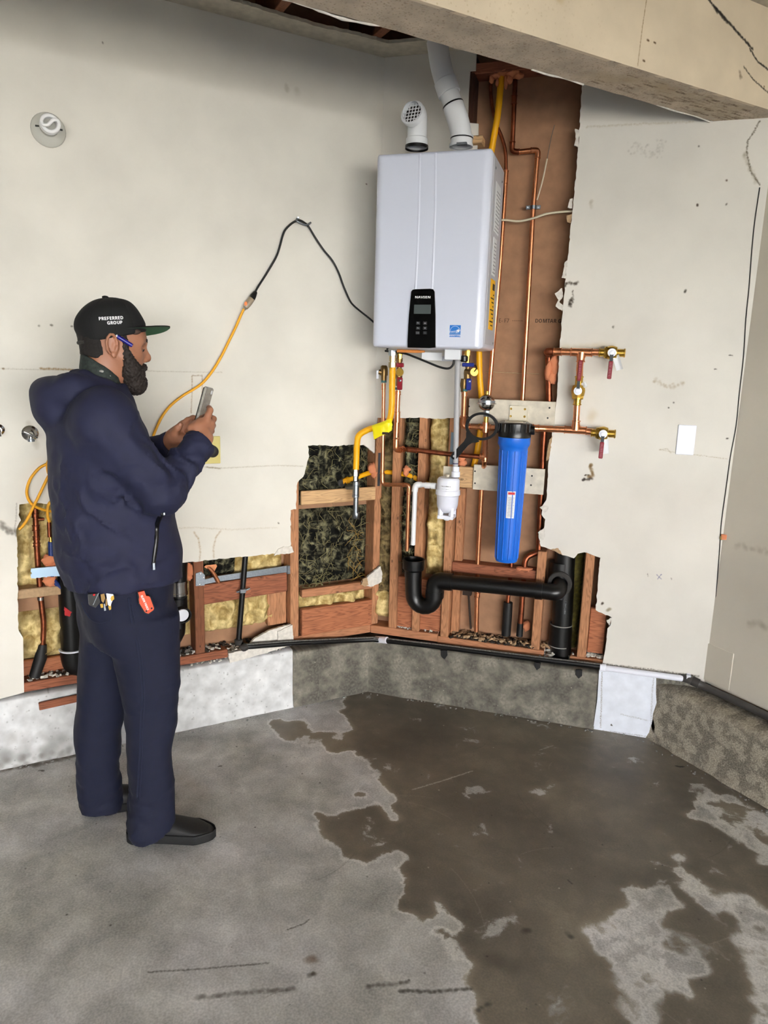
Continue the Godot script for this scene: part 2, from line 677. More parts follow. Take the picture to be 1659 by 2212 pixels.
# frays the outline of a sheet between points i0 and i1 (broken gypsum, torn paper)
func fray(poly: PackedVector2Array, i0: int, i1: int, step: float, amp: float, sd: int) -> PackedVector2Array:
	var rg := RandomNumberGenerator.new()
	rg.seed = sd
	var r := PackedVector2Array()
	for i in poly.size():
		r.append(poly[i])
		if i >= i0 and i < i1:
			var a := poly[i]
			var b := poly[(i + 1) % poly.size()]
			var l := int(a.distance_to(b) / step)
			var nn := (b - a).orthogonal().normalized()
			for k in range(1, l):
				r.append(a.lerp(b, (k + rg.randf_range(-.3, .3)) / l) + nn * rg.randf_range(-amp, amp))
	return r


func blur_mask(polys: Array, o: Vector2, ext: Vector2, n: int) -> Image:
	var im := Image.create(n, n, false, Image.FORMAT_RF)
	for e in polys:
		var poly: PackedVector2Array = e[0]
		var val: float = e[1]
		for j in n:
			var y := o.y + ext.y * (j + .5) / n
			var xs := []
			for k in poly.size():
				var a := poly[k]
				var b := poly[(k + 1) % poly.size()]
				if (a.y > y) != (b.y > y):
					xs.append(a.x + (y - a.y) / (b.y - a.y) * (b.x - a.x))
			xs.sort()
			for k in range(0, xs.size() - 1, 2):
				var i0 := clampi(int((xs[k] - o.x) / ext.x * n), 0, n)
				var i1 := clampi(int((xs[k + 1] - o.x) / ext.x * n), 0, n)
				if i1 > i0:
					im.fill_rect(Rect2i(i0, j, i1 - i0, 1), Color(val, val, val))
	return im


func floor_material() -> StandardMaterial3D:
	# concrete slab: 3.3 m square of it in view; wet where the heater was drained
	var n := 1400
	var o := Vector2(-2.2, -.1)
	var ext := Vector2(3.3, 3.3)
	var wet := [
		[P2([-.115, -.0252, -.1924, .1215, -.2082, .3004, -.3013, .3646, -.3151, .5575, -.3062, .7406, -.3219, .8423, -.3679, .9912, -.4772, 1.0855, -.4492, 1.1617, -.5784, 1.3255, -.558, 1.4083, -.4515, 1.4209, -.4902, 1.5487, -.5429, 1.6772, -.6133, 1.8052, .0569, 2.1485, 1.0089, 1.5444, .9419, 1.5114, .9533, .9353, .7942, .7986, .3736, .294, .026, -.0221]), 1.0],
		[P2([-.6066, .8288, -.5365, .8172, -.4048, .8598, -.3809, .9399, -.4772, 1.1427, -.5725, 1.1255, -.6318, 1.0453, -.6417, .9277]), .85],
		[P2([-.5393, .0808, -.4178, .1435, -.3821, .2723, -.2712, .3254, -.2724, .4644, -.3643, .4738, -.4293, .3804, -.5151, .3307, -.5546, .2121]), .62],
		[P2([-.5994, .7706, -.5669, .8022, -.6051, .8741, -.6323, .846]), .8],
		[P2([-.446, .721, -.4159, .7562, -.4381, .8114, -.464, .7857]), .9],
		[P2([.575, 1.4261, .717, 1.358, .8211, 1.3613, .8733, 1.4447, .8727, 1.5573, .8317, 1.6568, .6433, 1.7764, .6019, 1.7054, .6579, 1.5418, .6286, 1.4678]), .38],
		[P2([-.1556, 1.6705, .0183, 1.6251, .1578, 1.6124, .215, 1.6685, .1897, 1.7327, .0871, 1.7332, .0167, 1.8051, .0493, 1.8852, .0369, 1.9392, -.0474, 1.9615, -.1459, 1.8954, -.178, 1.8046]), .22],
		[P2([.2522, 1.6872, .3837, 1.5316, .42, 1.5362, .3638, 1.6369, .3598, 1.7182, .4056, 1.7754, .4812, 1.8792, .3908, 1.9366, .3248, 1.8632, .2994, 1.7879, .2219, 1.7489]), .20],
		[P2([-.155, 1.8077, -.1106, 1.8643, -.1467, 1.9265, -.2428, 1.981, -.2646, 1.9267]), .45],
		[P2([.2572, 1.8592, .2996, 1.9101, .3568, 1.9582, .0569, 2.1485, -.0137, 2.1123, .1142, 2.0116]), .25],
		[P2([.1832, 1.039, .2979, 1.0425, .2747, 1.1076, .1851, 1.1171]), .60],
		[P2([-.4989, 1.3654, -.4578, 1.3535, -.4894, 1.4529, -.4767, 1.5179, -.5368, 1.6476, -.5616, 1.6183, -.5364, 1.4878]), .3],
	]
	var mk := blur_mask(wet, o, ext, 350)
	mk.resize(70, 70, Image.INTERPOLATE_BILINEAR)
	mk.resize(n, n, Image.INTERPOLATE_CUBIC)
	var mask := mk.get_data().to_float32_array()
	var f1 := FastNoiseLite.new()
	f1.seed = 4
	f1.frequency = .011
	f1.fractal_octaves = 6
	f1.fractal_gain = .6
	f1.domain_warp_enabled = true
	f1.domain_warp_amplitude = 40.0
	f1.domain_warp_frequency = .01
	var f2 := FastNoiseLite.new()
	f2.seed = 8
	f2.frequency = .004
	f2.fractal_octaves = 5
	var f3 := FastNoiseLite.new()
	f3.seed = 11
	f3.frequency = .28
	f3.fractal_octaves = 3
	var n1 := f1.get_image(n, n).get_data()
	var n2 := f2.get_image(n, n).get_data()
	var n3 := f3.get_image(n, n).get_data()
	var d := PackedByteArray()
	d.resize(n * n * 3)
	var rb := PackedByteArray()
	rb.resize(n * n)
	for i in n * n:
		var a := n1[i] / 255.0
		var b := n2[i] / 255.0
		var c := n3[i] / 255.0
		var gain := lerpf(9.0, 3.0, smoothstep(.38, .62, float(i / n) / n))
		var m := mask[i] + (a - .5) * 1.5 + (b - .5) * .35 + (c - .5) * .12
		if mask[i] < .02:
			m -= .25
		var w := clampf((m - .46) * gain, 0.0, 1.0)
		var halo := smoothstep(.02, .36, m) * (1.0 - smoothstep(.40, .60, m)) * smoothstep(.01, .12, mask[i])
		var dry := .745 + .26 * (a - .5) + .16 * (b - .5) + .20 * (c - .5) + .10 * halo
		var wl := .40 + .22 * (b - .5) + .16 * (a - .5) + .10 * (c - .5) + .10 * (1.0 - smoothstep(.5, 1.25, m))
		d[i * 3] = int(255.0 * clampf(lerpf(dry * 1.0, wl * 1.04, w), 0, 1))
		d[i * 3 + 1] = int(255.0 * clampf(lerpf(dry * .99, wl * .97, w), 0, 1))
		d[i * 3 + 2] = int(255.0 * clampf(lerpf(dry * (.945 + .05 * b), wl * .85, w), 0, 1))
		rb[i] = int(255.0 * lerpf(.78 - .14 * b, .36 + .26 * c, w))
	var im := Image.create_from_data(n, n, false, Image.FORMAT_RGB8, d)
	var s := n / 3.3
	var dk := Color(.25, .23, .20)
	var lt := Color(.75, .74, .70)
	var marks := [
		[P2([-.9192, 1.2715, -.8691, 1.2715, -.8466, 1.2629]), 1.2, dk, .6], [P2([-1.3025, 1.2419, -1.1666, 1.2976, -1.0061, 1.3586]), 1.6, dk, .4], [P2([-1.211, 1.3762, -1.1019, 1.4163, -.9692, 1.4682]), 4.0, dk, .35], [P2([-.8045, 1.5441, -.7365, 1.5722, -.6924, 1.5816]), 3.2, dk, .35],
		[P2([-.7355, 1.5951, -.6506, 1.6415, -.5581, 1.6775]), 3.0, dk, .55], [P2([-.5856, 1.7361, -.54, 1.7337]), 3.0, dk, .4], [P2([-.9223, 1.4434, -.9062, 1.4433]), 4.0, Color(.2, .17, .12), .7], [P2([-.9119, 1.3925, -.8756, 1.404]), 7.0, Color(.35, .25, .16), .35],
		[P2([-.4692, 1.6396, -.3845, 1.6739]), 16.0, dk, .18], [P2([-.8611, .3504, -.8469, .3535]), 3.0, dk, .9], [P2([-1.4928, .0768, -1.4773, .0917]), 3.0, dk, .8],
		[P2([-.2418, .8345, -.1127, .835, .0473, .8291]), 1.8, lt, .8], [P2([.403, .8236, .4838, .8203]), 1.5, lt, .6], [P2([-1.6283, .011, -1.4812, .0232, -1.3437, .0205]), 9.0, Color(.22, .18, .13), .45],
		[P2([-1.0038, .4073, -.9787, .5842]), 22.0, Color(.40, .33, .24), .12], [P2([.8356, 1.1739, .8645, 1.1919]), 2.6, Color(.06, .06, .05), .9], [P2([.0647, .0537, .351, .3266, .6054, .6364, .7814, .8112]), 4.0, Color(.50, .46, .38), .25],
		[P2([-.0458, 1.4803, -.0472, 1.5029]), 1.5, dk, .8], [P2([-.3098, 1.583, -.2855, 1.5952]), 5.0, Color(.20, .18, .15), .45], [P2([-.2065, 1.6544, -.2005, 1.667]), 5.0, Color(.20, .18, .15), .45],
	]
	var k := 0
	for q in marks:
		k += 1
		stroke(im, q[0], o, s, q[1], q[2], q[3], q[1] * .5, k)
	var rg := RandomNumberGenerator.new()
	rg.seed = 77
	for i in 420:
		var g := rg.randf()
		dab(im, rg.randf() * n, rg.randf() * n, rg.randf_range(.8, 2.0), Color(.8, .78, .72) if g > .5 else Color(.2, .18, .15), rg.randf_range(.3, .9))
	for i in 60:      # trowel arcs and scratches
		var c2 := Vector2(rg.randf() * 3.3 - 2.2, rg.randf() * 3.2)
		var r2 := rg.randf_range(.1, .5)
		var a0 := rg.randf() * TAU
		var arc := PackedVector2Array()
		for j in 7:
			arc.append(c2 + Vector2.from_angle(a0 + j * .1) * r2)
		stroke(im, arc, o, s, .9, lt if i % 2 else dk, .22, .6, i)
	var m := StandardMaterial3D.new()
	m.albedo_texture = ImageTexture.create_from_image(im)
	m.roughness = 1.0
	m.roughness_texture = ImageTexture.create_from_image(Image.create_from_data(n, n, false, Image.FORMAT_L8, rb))
	return m


# ---------------------------------------------------------------- the room
func build_shell() -> void:
	var fl := structure("floor", "O", "grey concrete garage slab with a dark wet patch under the water heater")
	var fm := floor_material()
	var o := Vector2(-2.2, -.1)
	part(fl, "slab", floor_plate(P2([-2.2, -.1, 1.1, -.1, 1.1, 3.2, -2.2, 3.2]), o, 3.3), fm)
	var plain := mat(Color(.60, .59, .56), .75, 0, "strong", .7)
	plain.albedo_texture = tex.blotch
	part(fl, "slab_margin", MB.new().box(Vector3(-5.6, -.15, -.4), Vector3(-2.2, 0, 6.5), 0).box(Vector3(-2.2, -.15, 3.2), Vector3(1.4, 0, 6.5), 0).box(Vector3(1.1, -.15, -.4), Vector3(1.4, 0, 3.2), 0).box(Vector3(-2.2, -.15, -.4), Vector3(1.1, 0, -.1), 0), plain)
	part(fl, "driveway", MB.new().box(Vector3(-18, -.2, 6.5), Vector3(12, -.03, 26), 0), M.driveway)

	# left wall: sheathing, gypsum board with the opened strip along its foot
	var wl := structure("wall_left", "L", "cream painted garage wall opened up along its foot")
	part(wl, "sheathing", MB.new().box(Vector3(-5.6, 0, -.16), Vector3(.12, 3.5, -.104), 0), M.brown_board)
	var L0 := Vector2(-2.95, 0)
	var li := canvas(1024, 1024, 41, 236, 255)
	var sl := 1024 / 2.95
	var rust := Color(.62, .47, .28)
	var grey := Color(.45, .43, .40)
	for q in [
		[P2([-1.5195, 1.5452, -1.3386, 1.5443, -1.1279, 1.554, -.973, 1.5468, -.7144, 1.5485]), .8, Color(.55, .50, .43), .25, .4], [P2([-1.3924, 1.5481, -1.3228, 1.548, -1.2755, 1.5456]), 1.4, rust, .55, .8], [P2([-1.5123, 1.5438, -1.5078, 1.5455]), 1.4, Color(.4, .3, .2), .8, .4],
		[P2([-.9124, 1.1739, -.7212, 1.1523, -.4746, 1.1538, -.355, 1.1447]), 1.0, Color(.7, .66, .6), .35, .5], [P2([-.8394, 1.5331, -.8412, 1.4632, -.8471, 1.3796]), .9, Color(.55, .42, .28), .45, .5], [P2([-.7984, 1.5339, -.7998, 1.4728, -.805, 1.4075]), .9, Color(.55, .42, .28), .45, .5], [P2([-.8394, 1.5331, -.7984, 1.5339]), .8, Color(.5, .4, .3), .5, .4],
		[P2([-.8481, .8872, -.8294, .8555, -.8228, .8043, -.8277, .7601]), 1.6, rust, .22, .8], [P2([-.7338, .8812, -.7543, .8587, -.7672, .8089, -.7662, .7617]), 1.6, rust, .20, .8], [P2([-.9107, .9085, -.8437, .9068, -.6853, .8832, -.4749, .8756]), 1.0, Color(.7, .62, .5), .18, 1.0],
		[P2([-1.3861, 1.6992, -1.3844, 1.7009]), 1.8, grey, .9, .2], [P2([-1.3477, 1.7044, -1.3401, 1.7031]), 1.6, grey, .8, .3], [P2([-1.2795, 1.7028, -1.2732, 1.7031]), 1.2, grey, .6, .3], [P2([-1.1241, 2.678, -1.1212, 2.6742]), 1.2, grey, .8, .2],
		[P2([-1.5589, .9848, -1.5304, .956, -1.5035, .9447]), 3.0, grey, .45, 2.5], [P2([-1.5601, .9673, -1.5044, .9306]), 3.0, Color(.35, .33, .31), .4, 3.0], [P2([-1.5008, 1.0542, -1.5061, .9982, -1.5158, .9458]), .8, grey, .4, .3], [P2([-.7895, 1.1592, -.7291, 1.1507]), 1.2, Color(.6, .55, .45), .5, .6],
		[P2([-.3946, 2.6636, -.3906, 2.6475]), 6.0, Color(.8, .79, .76), .3, 1.0], [P2([-.4398, 2.6718, -.4319, 2.6482]), 4.0, Color(.78, .77, .74), .3, 1.0], [P2([-.4749, .8967, -.4705, .8921]), 1.2, grey, .8, .2], [P2([-.0743, 2.3564, -.0698, 2.3552]), 1.0, Color(.3, .2, .15), .8, .1], [P2([-1.4431, 1.3501, -1.4244, 1.2815, -1.4214, 1.2556]), 5.0, Color(.7, .68, .62), .2, 1.5],
	]:
		stroke(li, q[0], L0, sl, q[1], q[2], q[3], q[4], 5)
	var paint_l := painted(li, Color(.865, .85, .81))
	M.paint_l = paint_l
	var pl := P2([.0374, 1.1918, -.0295, 1.2178, -.0541, 1.2335, -.0804, 1.2321, -.1043, 1.2371, -.2093, 1.2315, -.2776, 1.2397, -.3335, 1.2371, -.3264, 1.1914, -.3416, 1.14, -.3547, 1.0988, -.3811, 1.0751, -.3875, 1.0336, -.3872, .9534, -.4137, .9511, -.4133, .7846, -.4487, .7795, -.4881, .7577, -.5615, .7589, -.7279, .7597, -.915, .7595, -1.1631, .7617, -1.3656, .7997, -1.3817, .8608, -1.3789, 1.0459, -1.4622, 1.0533, -1.4903, 1.05, -1.4959, 1.0116, -1.4896, .9898, -1.5076, .9522, -1.5069, .8932, -1.5194, .7054, -1.526, .5593, -1.5122, .5269, -1.5236, .302, -1.6076, .2923])
	pl.append(Vector2(-5.6, .29))
	pl.append(Vector2(-5.6, CEIL))
	pl.append(Vector2(.004, CEIL))
	pl[0] = Vector2(.002, pl[0].y)
	pl = fray(pl, 0, 32, .012, .0025, 3)
	prism_piece(wl, "drywall", pl, 0, -.0127, paint_l, 1 / 2.95, L0)
	# concrete footing, painted white as far as the bare part by the corner
	var cw := canvas(1024, 256, 17, 205, 255, .035)
	var rg := RandomNumberGenerator.new()
	rg.seed = 5
	for i in 1200:
		dab(cw, rg.randf() * 1024, rg.randf() * 256, rg.randf_range(.6, 1.7), Color(.50, .50, .49), rg.randf_range(.15, .6))
	for q in [[P2([-1.6252, .0412, -1.4943, .0379, -1.3735, .0591]), 14.0, Color(.50, .49, .47), .32], [P2([-1.6273, .0117, -1.3587, .0097]), 6.0, Color(.45, .43, .40), .35], [P2([-1.5882, .1116, -1.4734, .1038]), 10.0, Color(.6, .58, .56), .2]]:
		stroke(cw, q[0], L0, sl, q[1], q[2], q[3], 8.0, 6)
	part(wl, "painted_footing", footing(-5.6, -.402, .285, L0), painted(cw, Color(.88, .885, .885), .8))
	M.bare = bare_concrete()
	part(wl, "bare_footing", footing(-.402, .05, .272, L0, .004), M.bare)

	# diagonal wall
	var wr := structure("wall_diagonal", "R", "cream painted diagonal wall with an open stud bay from floor to ceiling")
	part(wr, "backing_board", MB.new().box(Vector3(-.08, 0, -.16), Vector3(1.7, 3.5, -.1), 0), M.brown_board)
	var ri := canvas(768, 1024, 43, 238, 255)
	var R0 := Vector2(-.1, 0)
	for q in [
		[P2([.807, 1.9415, .8212, 1.9506, .8551, 1.9449, .8599, 1.9541]), 2.2, Color(.2, .16, .12), .7, 1.5], [P2([.8312, 1.8714, .8446, 1.8899, .8378, 1.8584, .83, 1.8621]), 2.0, Color(.2, .16, .12), .8, 2.0], [P2([.8421, 1.9212, .8458, 1.8991]), 1.0, Color(.2, .16, .12), .6, 1.0],
		[P2([1.012, 1.7805, 1.0201, 1.7714]), 1.6, grey, .5, 1.0], [P2([1.2735, 1.9152, 1.2764, 1.9205]), 1.8, Color(.2, .18, .15), .9, .5], [P2([1.2841, 2.2399, 1.2865, 2.2331]), 1.6, Color(.25, .2, .15), .9, .3], [P2([1.3864, 2.2348, 1.3907, 2.2396]), 1.2, grey, .8, .3],
		[P2([1.4625, 1.6743, 1.476, 1.6728]), 1.0, Color(.2, .18, .15), .8, .2], [P2([1.4148, 1.619, 1.4249, 1.6193]), .9, Color(.2, .18, .15), .8, .2], [P2([1.2772, 1.4815, 1.2791, 1.4797]), 1.3, Color(.2, .18, .15), .9, .1], [P2([1.2599, 1.4601, 1.2619, 1.4584]), 1.2, Color(.2, .18, .15), .9, .1], [P2([1.4901, 1.3465, 1.5002, 1.3471]), 1.0, Color(.2, .18, .15), .9, .1],
		[P2([.9721, 1.2074, .9779, 1.1838, .9872, 1.1645, .9808, 1.1499, .9652, 1.1528]), 3.0, Color(.48, .36, .2), .8, 1.5], [P2([.9451, 1.1392, .9663, 1.1388, .9849, 1.1462]), 2.2, Color(.15, .10, .06), .9, 1.2], [P2([.9532, 1.158, .9723, 1.1594]), 1.2, Color(.2, .14, .08), .8, .6],
		[P2([1.2417, 1.2859, 1.3088, 1.2787, 1.5029, 1.2647]), .7, Color(.7, .64, .54), .5, .5], [P2([1.2877, 1.2754, 1.2717, 1.2917, 1.2417, 1.2859]), .7, Color(.65, .6, .5), .5, .4],
		[P2([1.2858, .7514, 1.3063, .7332]), .8, Color(.40, .40, .62), .8, .1], [P2([1.304, .7556, 1.2897, .7312]), .8, Color(.40, .40, .62), .8, .1], [P2([1.2484, .7512, 1.2515, .7391]), .7, grey, .8, .1], [P2([1.3441, .7439, 1.347, .734]), .7, grey, .8, .1],
		[P2([.8058, 1.6872, .9789, 1.7002, 1.0343, 1.6939]), 7.0, Color(.85, .74, .52), .10, 2.0], [P2([.9522, 1.3996, .9581, 1.4194, .9852, 1.411]), 8.0, Color(.8, .7, .5), .12, 3.0], [P2([1.19, 1.5715, 1.2465, 1.54, 1.3141, 1.5647]), 2.5, Color(.75, .69, .6), .4, 3.0], [P2([.8849, 2.2692, .8913, 2.2358]), 3.0, Color(.75, .72, .66), .3, 1.5],
		[P2([1.4681, 2.5238, 1.4537, 2.4883, 1.4354, 2.4575, 1.4371, 2.4173, 1.4576, 2.3517, 1.4953, 2.3014]), 1.0, Color(.38, .34, .28), .8, .8], [P2([1.4275, 2.4178, 1.4534, 2.36, 1.4863, 2.3099]), 3.0, Color(.62, .58, .5), .25, 2.0],
		[P2([1.0911, .3139, 1.2558, .3181, 1.3707, .3193, 1.5018, .3191]), 1.4, Color(.35, .32, .28), .5, 1.2], [P2([1.0743, .5992, 1.0751, .5907]), 2.0, Color(.25, .2, .15), .8, 1.0], [P2([1.0967, .5678, 1.1156, .5746]), 3.0, Color(.6, .55, .45), .6, 1.0], [P2([.8443, 2.5418, 1.0778, 2.5388, 1.244, 2.5348]), 1.4, Color(.8, .76, .68), .3, 1.0], [P2([1.0176, 2.4562, 1.1219, 2.4339, 1.1346, 2.4746]), 2.0, grey, .18, 8.0], [P2([1.3779, 2.3227, 1.3813, 2.3209]), 1.5, Color(.3, .2, .15), .8, .2], [P2([1.2663, 2.4492, 1.2683, 2.4458]), 1.2, grey, .8, .2],
	]:
		stroke(ri, q[0], R0, 1024 / 2.95, q[1], q[2], q[3], q[4], 9)
	var paint_r := painted(ri, Color(.865, .85, .815))
	# uv of the sheet: both axes are divided by 2.95, and the picture is 768 x 1024
	paint_r.uv1_scale = Vector3(1024.0 / 768.0, 1, 1)
	var ra := P2([.0344, 1.1952, .0297, 1.279, .0363, 1.3584, .0676, 1.3578, .1162, 1.3644, .1558, 1.3643, .2102, 1.369, .2858, 1.3665, .3684, 1.3748, .4184, 1.3834, .4143, 1.4607, .4098, 1.665])
	ra[0].x = 0.0
	ra[1].x = 0.0
	ra[2].x = .012
	ra.append(Vector2(.372, 1.6))
	ra.append_array(P2([.4164, 2.5348, .4137, 2.5824, .369, 2.5887, .3668, 2.7022, .3681, 2.7847, .391, 2.7845, .3912, 2.8507]))
	ra.append(Vector2(.392, CEIL))
	ra.append(Vector2(-.004, CEIL))
	ra = fray(ra, 2, 9, .012, .002, 4)
	prism_piece(wr, "drywall", ra, 0, -.0127, paint_r, 1 / 2.95, R0)
	var rb := P2([.8177, 2.6937, .8214, 2.5178, .8214, 2.3638, .8176, 2.2064, .8138, 2.0454, .8103, 1.8991, .8088, 1.6739, .8139, 1.4812, .8065, 1.3726, .8039, 1.3027, .7986, 1.2421, .8021, 1.1407, .8018, 1.0378, .7876, 1.0117, .7866, .9699, .8041, .9505, .7984, .8911, .7792, .8765, .7929, .8269, .8381, .8167, .8619, .8214, .8898, .7968, .916, .7933, .9403, .7875, .9543, .8101, .9812, .8193, 1.051, .8017, 1.0495, .728, 1.052, .5619, 1.0784, .5525, 1.1229, .537, 1.1185, .4976, 1.1081, .4831, 1.1082, .3915, 1.1013, .3111])
	var rbu := PackedVector2Array([Vector2(.825, CEIL)])
	rbu.append_array(rb)
	rbu.append_array(PackedVector2Array([Vector2(1.105, .292), Vector2(1.53, .292), Vector2(1.53, CEIL)]))
	rbu = fray(rbu, 1, 34, .012, .0022, 8)
	prism_piece(wr, "drywall", rbu, 0, -.0127, paint_r, 1 / 2.95, R0)
	part(wr, "bare_footing", footing(-.02, 1.091, .272, R0, .004), M.bare)
	var pw := canvas(256, 256, 3, 236, 255, .02)
	for q in [[P2([1.102, .2801, 1.1096, .1693, 1.1192, .0117]), 1.2, Color(.5, .45, .4), .6], [P2([1.3178, .315, 1.3208, .2059, 1.3304, .0291]), 1.6, Color(.5, .48, .44), .3], [P2([1.1633, .0383, 1.1661, .0297]), 2.0, Color(.15, .12, .08), .9], [P2([1.1264, -.0007, 1.2263, .0046, 1.3247, .0077]), 1.4, Color(.45, .42, .38), .4], [P2([1.1982, .0947, 1.3174, .0829]), 2.0, Color(.6, .58, .55), .25]]:
		stroke(pw, q[0], Vector2(1.08, 0), 256 / .4, q[1], q[2], q[3], 2.0, 2)
	var pm := painted(pw, Color(.90, .92, .96), .6)
	part(wr, "white_footing_panel", MB.new().prism(PackedVector2Array([Vector2(1.088, .001), Vector2(1.352, .001), Vector2(1.349, .08), Vector2(1.347, .15), Vector2(1.336, .22), Vector2(1.33, .292), Vector2(1.090, .288), Vector2(1.094, .14)]), .012, -.1, 2.5, Vector2(1.08, 0)), pm)
	part(wr, "footing_core", MB.new().box(Vector3(1.086, 0, -.16), Vector3(1.6, .29, -.005), 0), M.bare)

	# right wall, set back behind a concrete ledge
	var ww := structure("wall_right", "W", "shaded cream wall on the right behind a rough concrete ledge")
	var wi := canvas(512, 512, 47, 232, 255)
	for q in [[PackedVector2Array([Vector2(.30, .62), Vector2(.42, .64)]), 3.0, Color(.7, .68, .64), .3], [PackedVector2Array([Vector2(.2, .92), Vector2(.36, .93)]), 2.0, Color(.75, .73, .7), .3]]:
		stroke(wi, q[0], Vector2.ZERO, 512 / 2.95, q[1], q[2], q[3], 2.0, 2)
	part(ww, "drywall", MB.new().prism(PackedVector2Array([Vector2(-.2, .30), Vector2(5.6, .30), Vector2(5.6, CEIL), Vector2(-.2, CEIL)]), -.137, -.15, 1 / 2.95), painted(wi, Color(.86, .83, .77)))
	part(ww, "sheathing", MB.new().box(Vector3(-.3, 0, -.3), Vector3(5.6, 3.5, -.16), 0), M.brown_board)
	var ledge := MB.new()
	var rows := []
	var fn := FastNoiseLite.new()
	fn.seed = 14
	fn.frequency = 9.0
	for i in 90:
		var s := -.02 + 5.6 * pow(i / 89.0, 1.6)
		var row := []
		for q in [[-.16, .262], [-.10, .266], [-.05, .264], [-.016, .260], [-.004, .25], [0.0, .235], [0.0, .18], [.002, .12], [.004, .06], [.008, .025], [.018, .001]]:
			row.append(Vector3(s, q[1] + .006 * fn.get_noise_2d(s * 1.0, q[0] * 6.0 + q[1] * 5.0), q[0] + .009 * fn.get_noise_2d(s + 4.0, q[1] * 2.0 + q[0])))
		rows.append(row)
	ledge.smooth_grid(rows, false, Vector3(2, 0, -.3), 1.0, Vector2(7, 1))
	part(ww, "concrete_ledge", ledge, M.ledge)
	# access panel in the right wall, an outlined sheet flush with the wall
	var ap := PackedVector2Array()
	for q in P2([.2642, .5142, .4034, .5235, .4028, .3907, .2653, .399]):
		ap.append(q)
	var u0 := .085
	part(ww, "access_panel", MB.new().box(Vector3(u0, .31, -.139), Vector3(u0 + .175, .475, -.134), .0015), mat(Color(.82, .79, .73), .7))

	# far walls of the garage: end wall on the left, the wall with the open garage door behind the camera
	var we := structure("wall_end", "O", "plain end wall of the garage")
	part(we, "bare_boards", MB.new().box(Vector3(-5.7, 0, -.2), Vector3(-5.5, 3.5, 6.5), 0), M.garage_boards)
	var wf := structure("wall_front", "O", "garage front with the open door bay")
	part(wf, "drywall", MB.new().box(Vector3(-5.7, 2.16, 6.3), Vector3(1.5, 3.5, 6.5), 0).box(Vector3(-5.7, 0, 6.3), Vector3(-5.0, 2.16, 6.5), 0).box(Vector3(.45, 0, 6.3), Vector3(1.5, 2.16, 6.5), 0), M.garage_boards)

	# across the street: a sunlit pale house front that throws light in through the open door
	var hs := structure("house", "O", "pale house across the street, outside the picture")
	part(hs, "front", MB.new().box(Vector3(-18, -.1, 25), Vector3(12, 5.2, 32), 0), mat(Color(.88, .885, .89), .9))
	part(hs, "roof", MB.new().box(Vector3(-19, 5.2, 24.4), Vector3(13, 5.6, 32.6), .02), M.wood_dark_h)
	part(hs, "garage_door", MB.new().box(Vector3(-6, 0, 24.93), Vector3(-1, 2.2, 25.05), .02), mat(Color(.86, .85, .82), .7))
	for x in [-14.0, 4.0]:
		part(hs, "window", MB.new().box(Vector3(x, 1.0, 24.95), Vector3(x + 2.0, 2.3, 25.05), .02), mat(Color(.15, .17, .2), .2))

	# ceiling: a torn strip along the left and diagonal walls, the dark void above, the intact part beyond the beam
	var ce := structure("ceiling", "O", "drywall ceiling torn open above the heater with a rough grey edge")
	var strip := PackedVector2Array([Vector2(-5.5, 0), Vector2(-5.5, -1.0), Vector2(-.95, -1.0)])
	strip = P2([-5.5, 0, 0, 0, .292, -.302, .206, -.385, .16, -.33, .122, -.299, .05, -.225, -.017, -.157, -.05, -.130, -.2, -.125, -.34, -.112, -.48, -.115, -.62, -.125, -.72, -.13, -.80, -.15, -.9, -.5, -.95, -.96, -5.5, -.96])
	strip = fray(strip, 3, 16, .015, .004, 6)
	var cm := mat(Color(.80, .77, .70), .85, 0, "mottle", 3.0)
	part(ce, "ceiling_board", flat_plate(strip, CEIL, CEIL + .0127), cm)
	part(ce, "ceiling_board", MB.new().box(Vector3(-5.5, CEIL - .02, 1.10), Vector3(1.2, CEIL, 6.4), 0), cm)
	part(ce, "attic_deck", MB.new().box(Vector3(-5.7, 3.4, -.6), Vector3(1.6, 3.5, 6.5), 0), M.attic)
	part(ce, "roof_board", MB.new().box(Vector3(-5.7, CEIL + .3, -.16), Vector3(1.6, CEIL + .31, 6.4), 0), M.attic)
	for x in [-1.35, -.94, -.53, -.12, .29]:
		part(ce, "joist", MB.new().box(Vector3(x, CEIL + .014, -.1), Vector3(x + .038, CEIL + .2, 6.2), .002), M.wood_dark)
	var bm := structure("ceiling_beam", "O", "boxed beam with a cream textured face and a rough tan underside crossing the top right")
	part(bm, "beam_face", beam_face(), soffit_face())
	part(bm, "beam_underside", beam_under(), soffit_under())
	part(bm, "beam_core", MB.new().box(Vector3(-5.5, BEAM_Y + .02, .96), Vector3(1.06, 3.4, 1.115), 0), M.wood_dark_h)
	part(bm, "beam_back", MB.new().box(Vector3(-5.5, BEAM_Y + .012, .942), Vector3(1.06, CEIL, .955), 0), M.gypsum)
	var crack := MB.new()
	crack.tube(spline([Vector3(-.86, BEAM_Y + .001, .944), Vector3(-.74, BEAM_Y + .002, .938), Vector3(-.63, BEAM_Y - .003, .934), Vector3(-.52, BEAM_Y + .002, .943)], 6), [.004, .004, .003, .005, .003, .004, .004, .003, .005, .004, .003, .004, .006, .004, .003, .004, .005, .004, .003], 5)
	crack.tube(spline([Vector3(.03, BEAM_Y, .944), Vector3(.1, BEAM_Y - .004, .948), Vector3(.17, BEAM_Y + .002, .943), Vector3(.25, BEAM_Y - .003, .947)], 4), .0035, 5)
	crack.tube(spline([Vector3(.60, BEAM_Y + .001, .944), Vector3(.7, BEAM_Y - .004, .946), Vector3(.8, BEAM_Y + .001, .941), Vector3(.9, BEAM_Y - .002, .935)], 4), .003, 5)
	part(bm, "torn_tape", crack, M.gypsum)


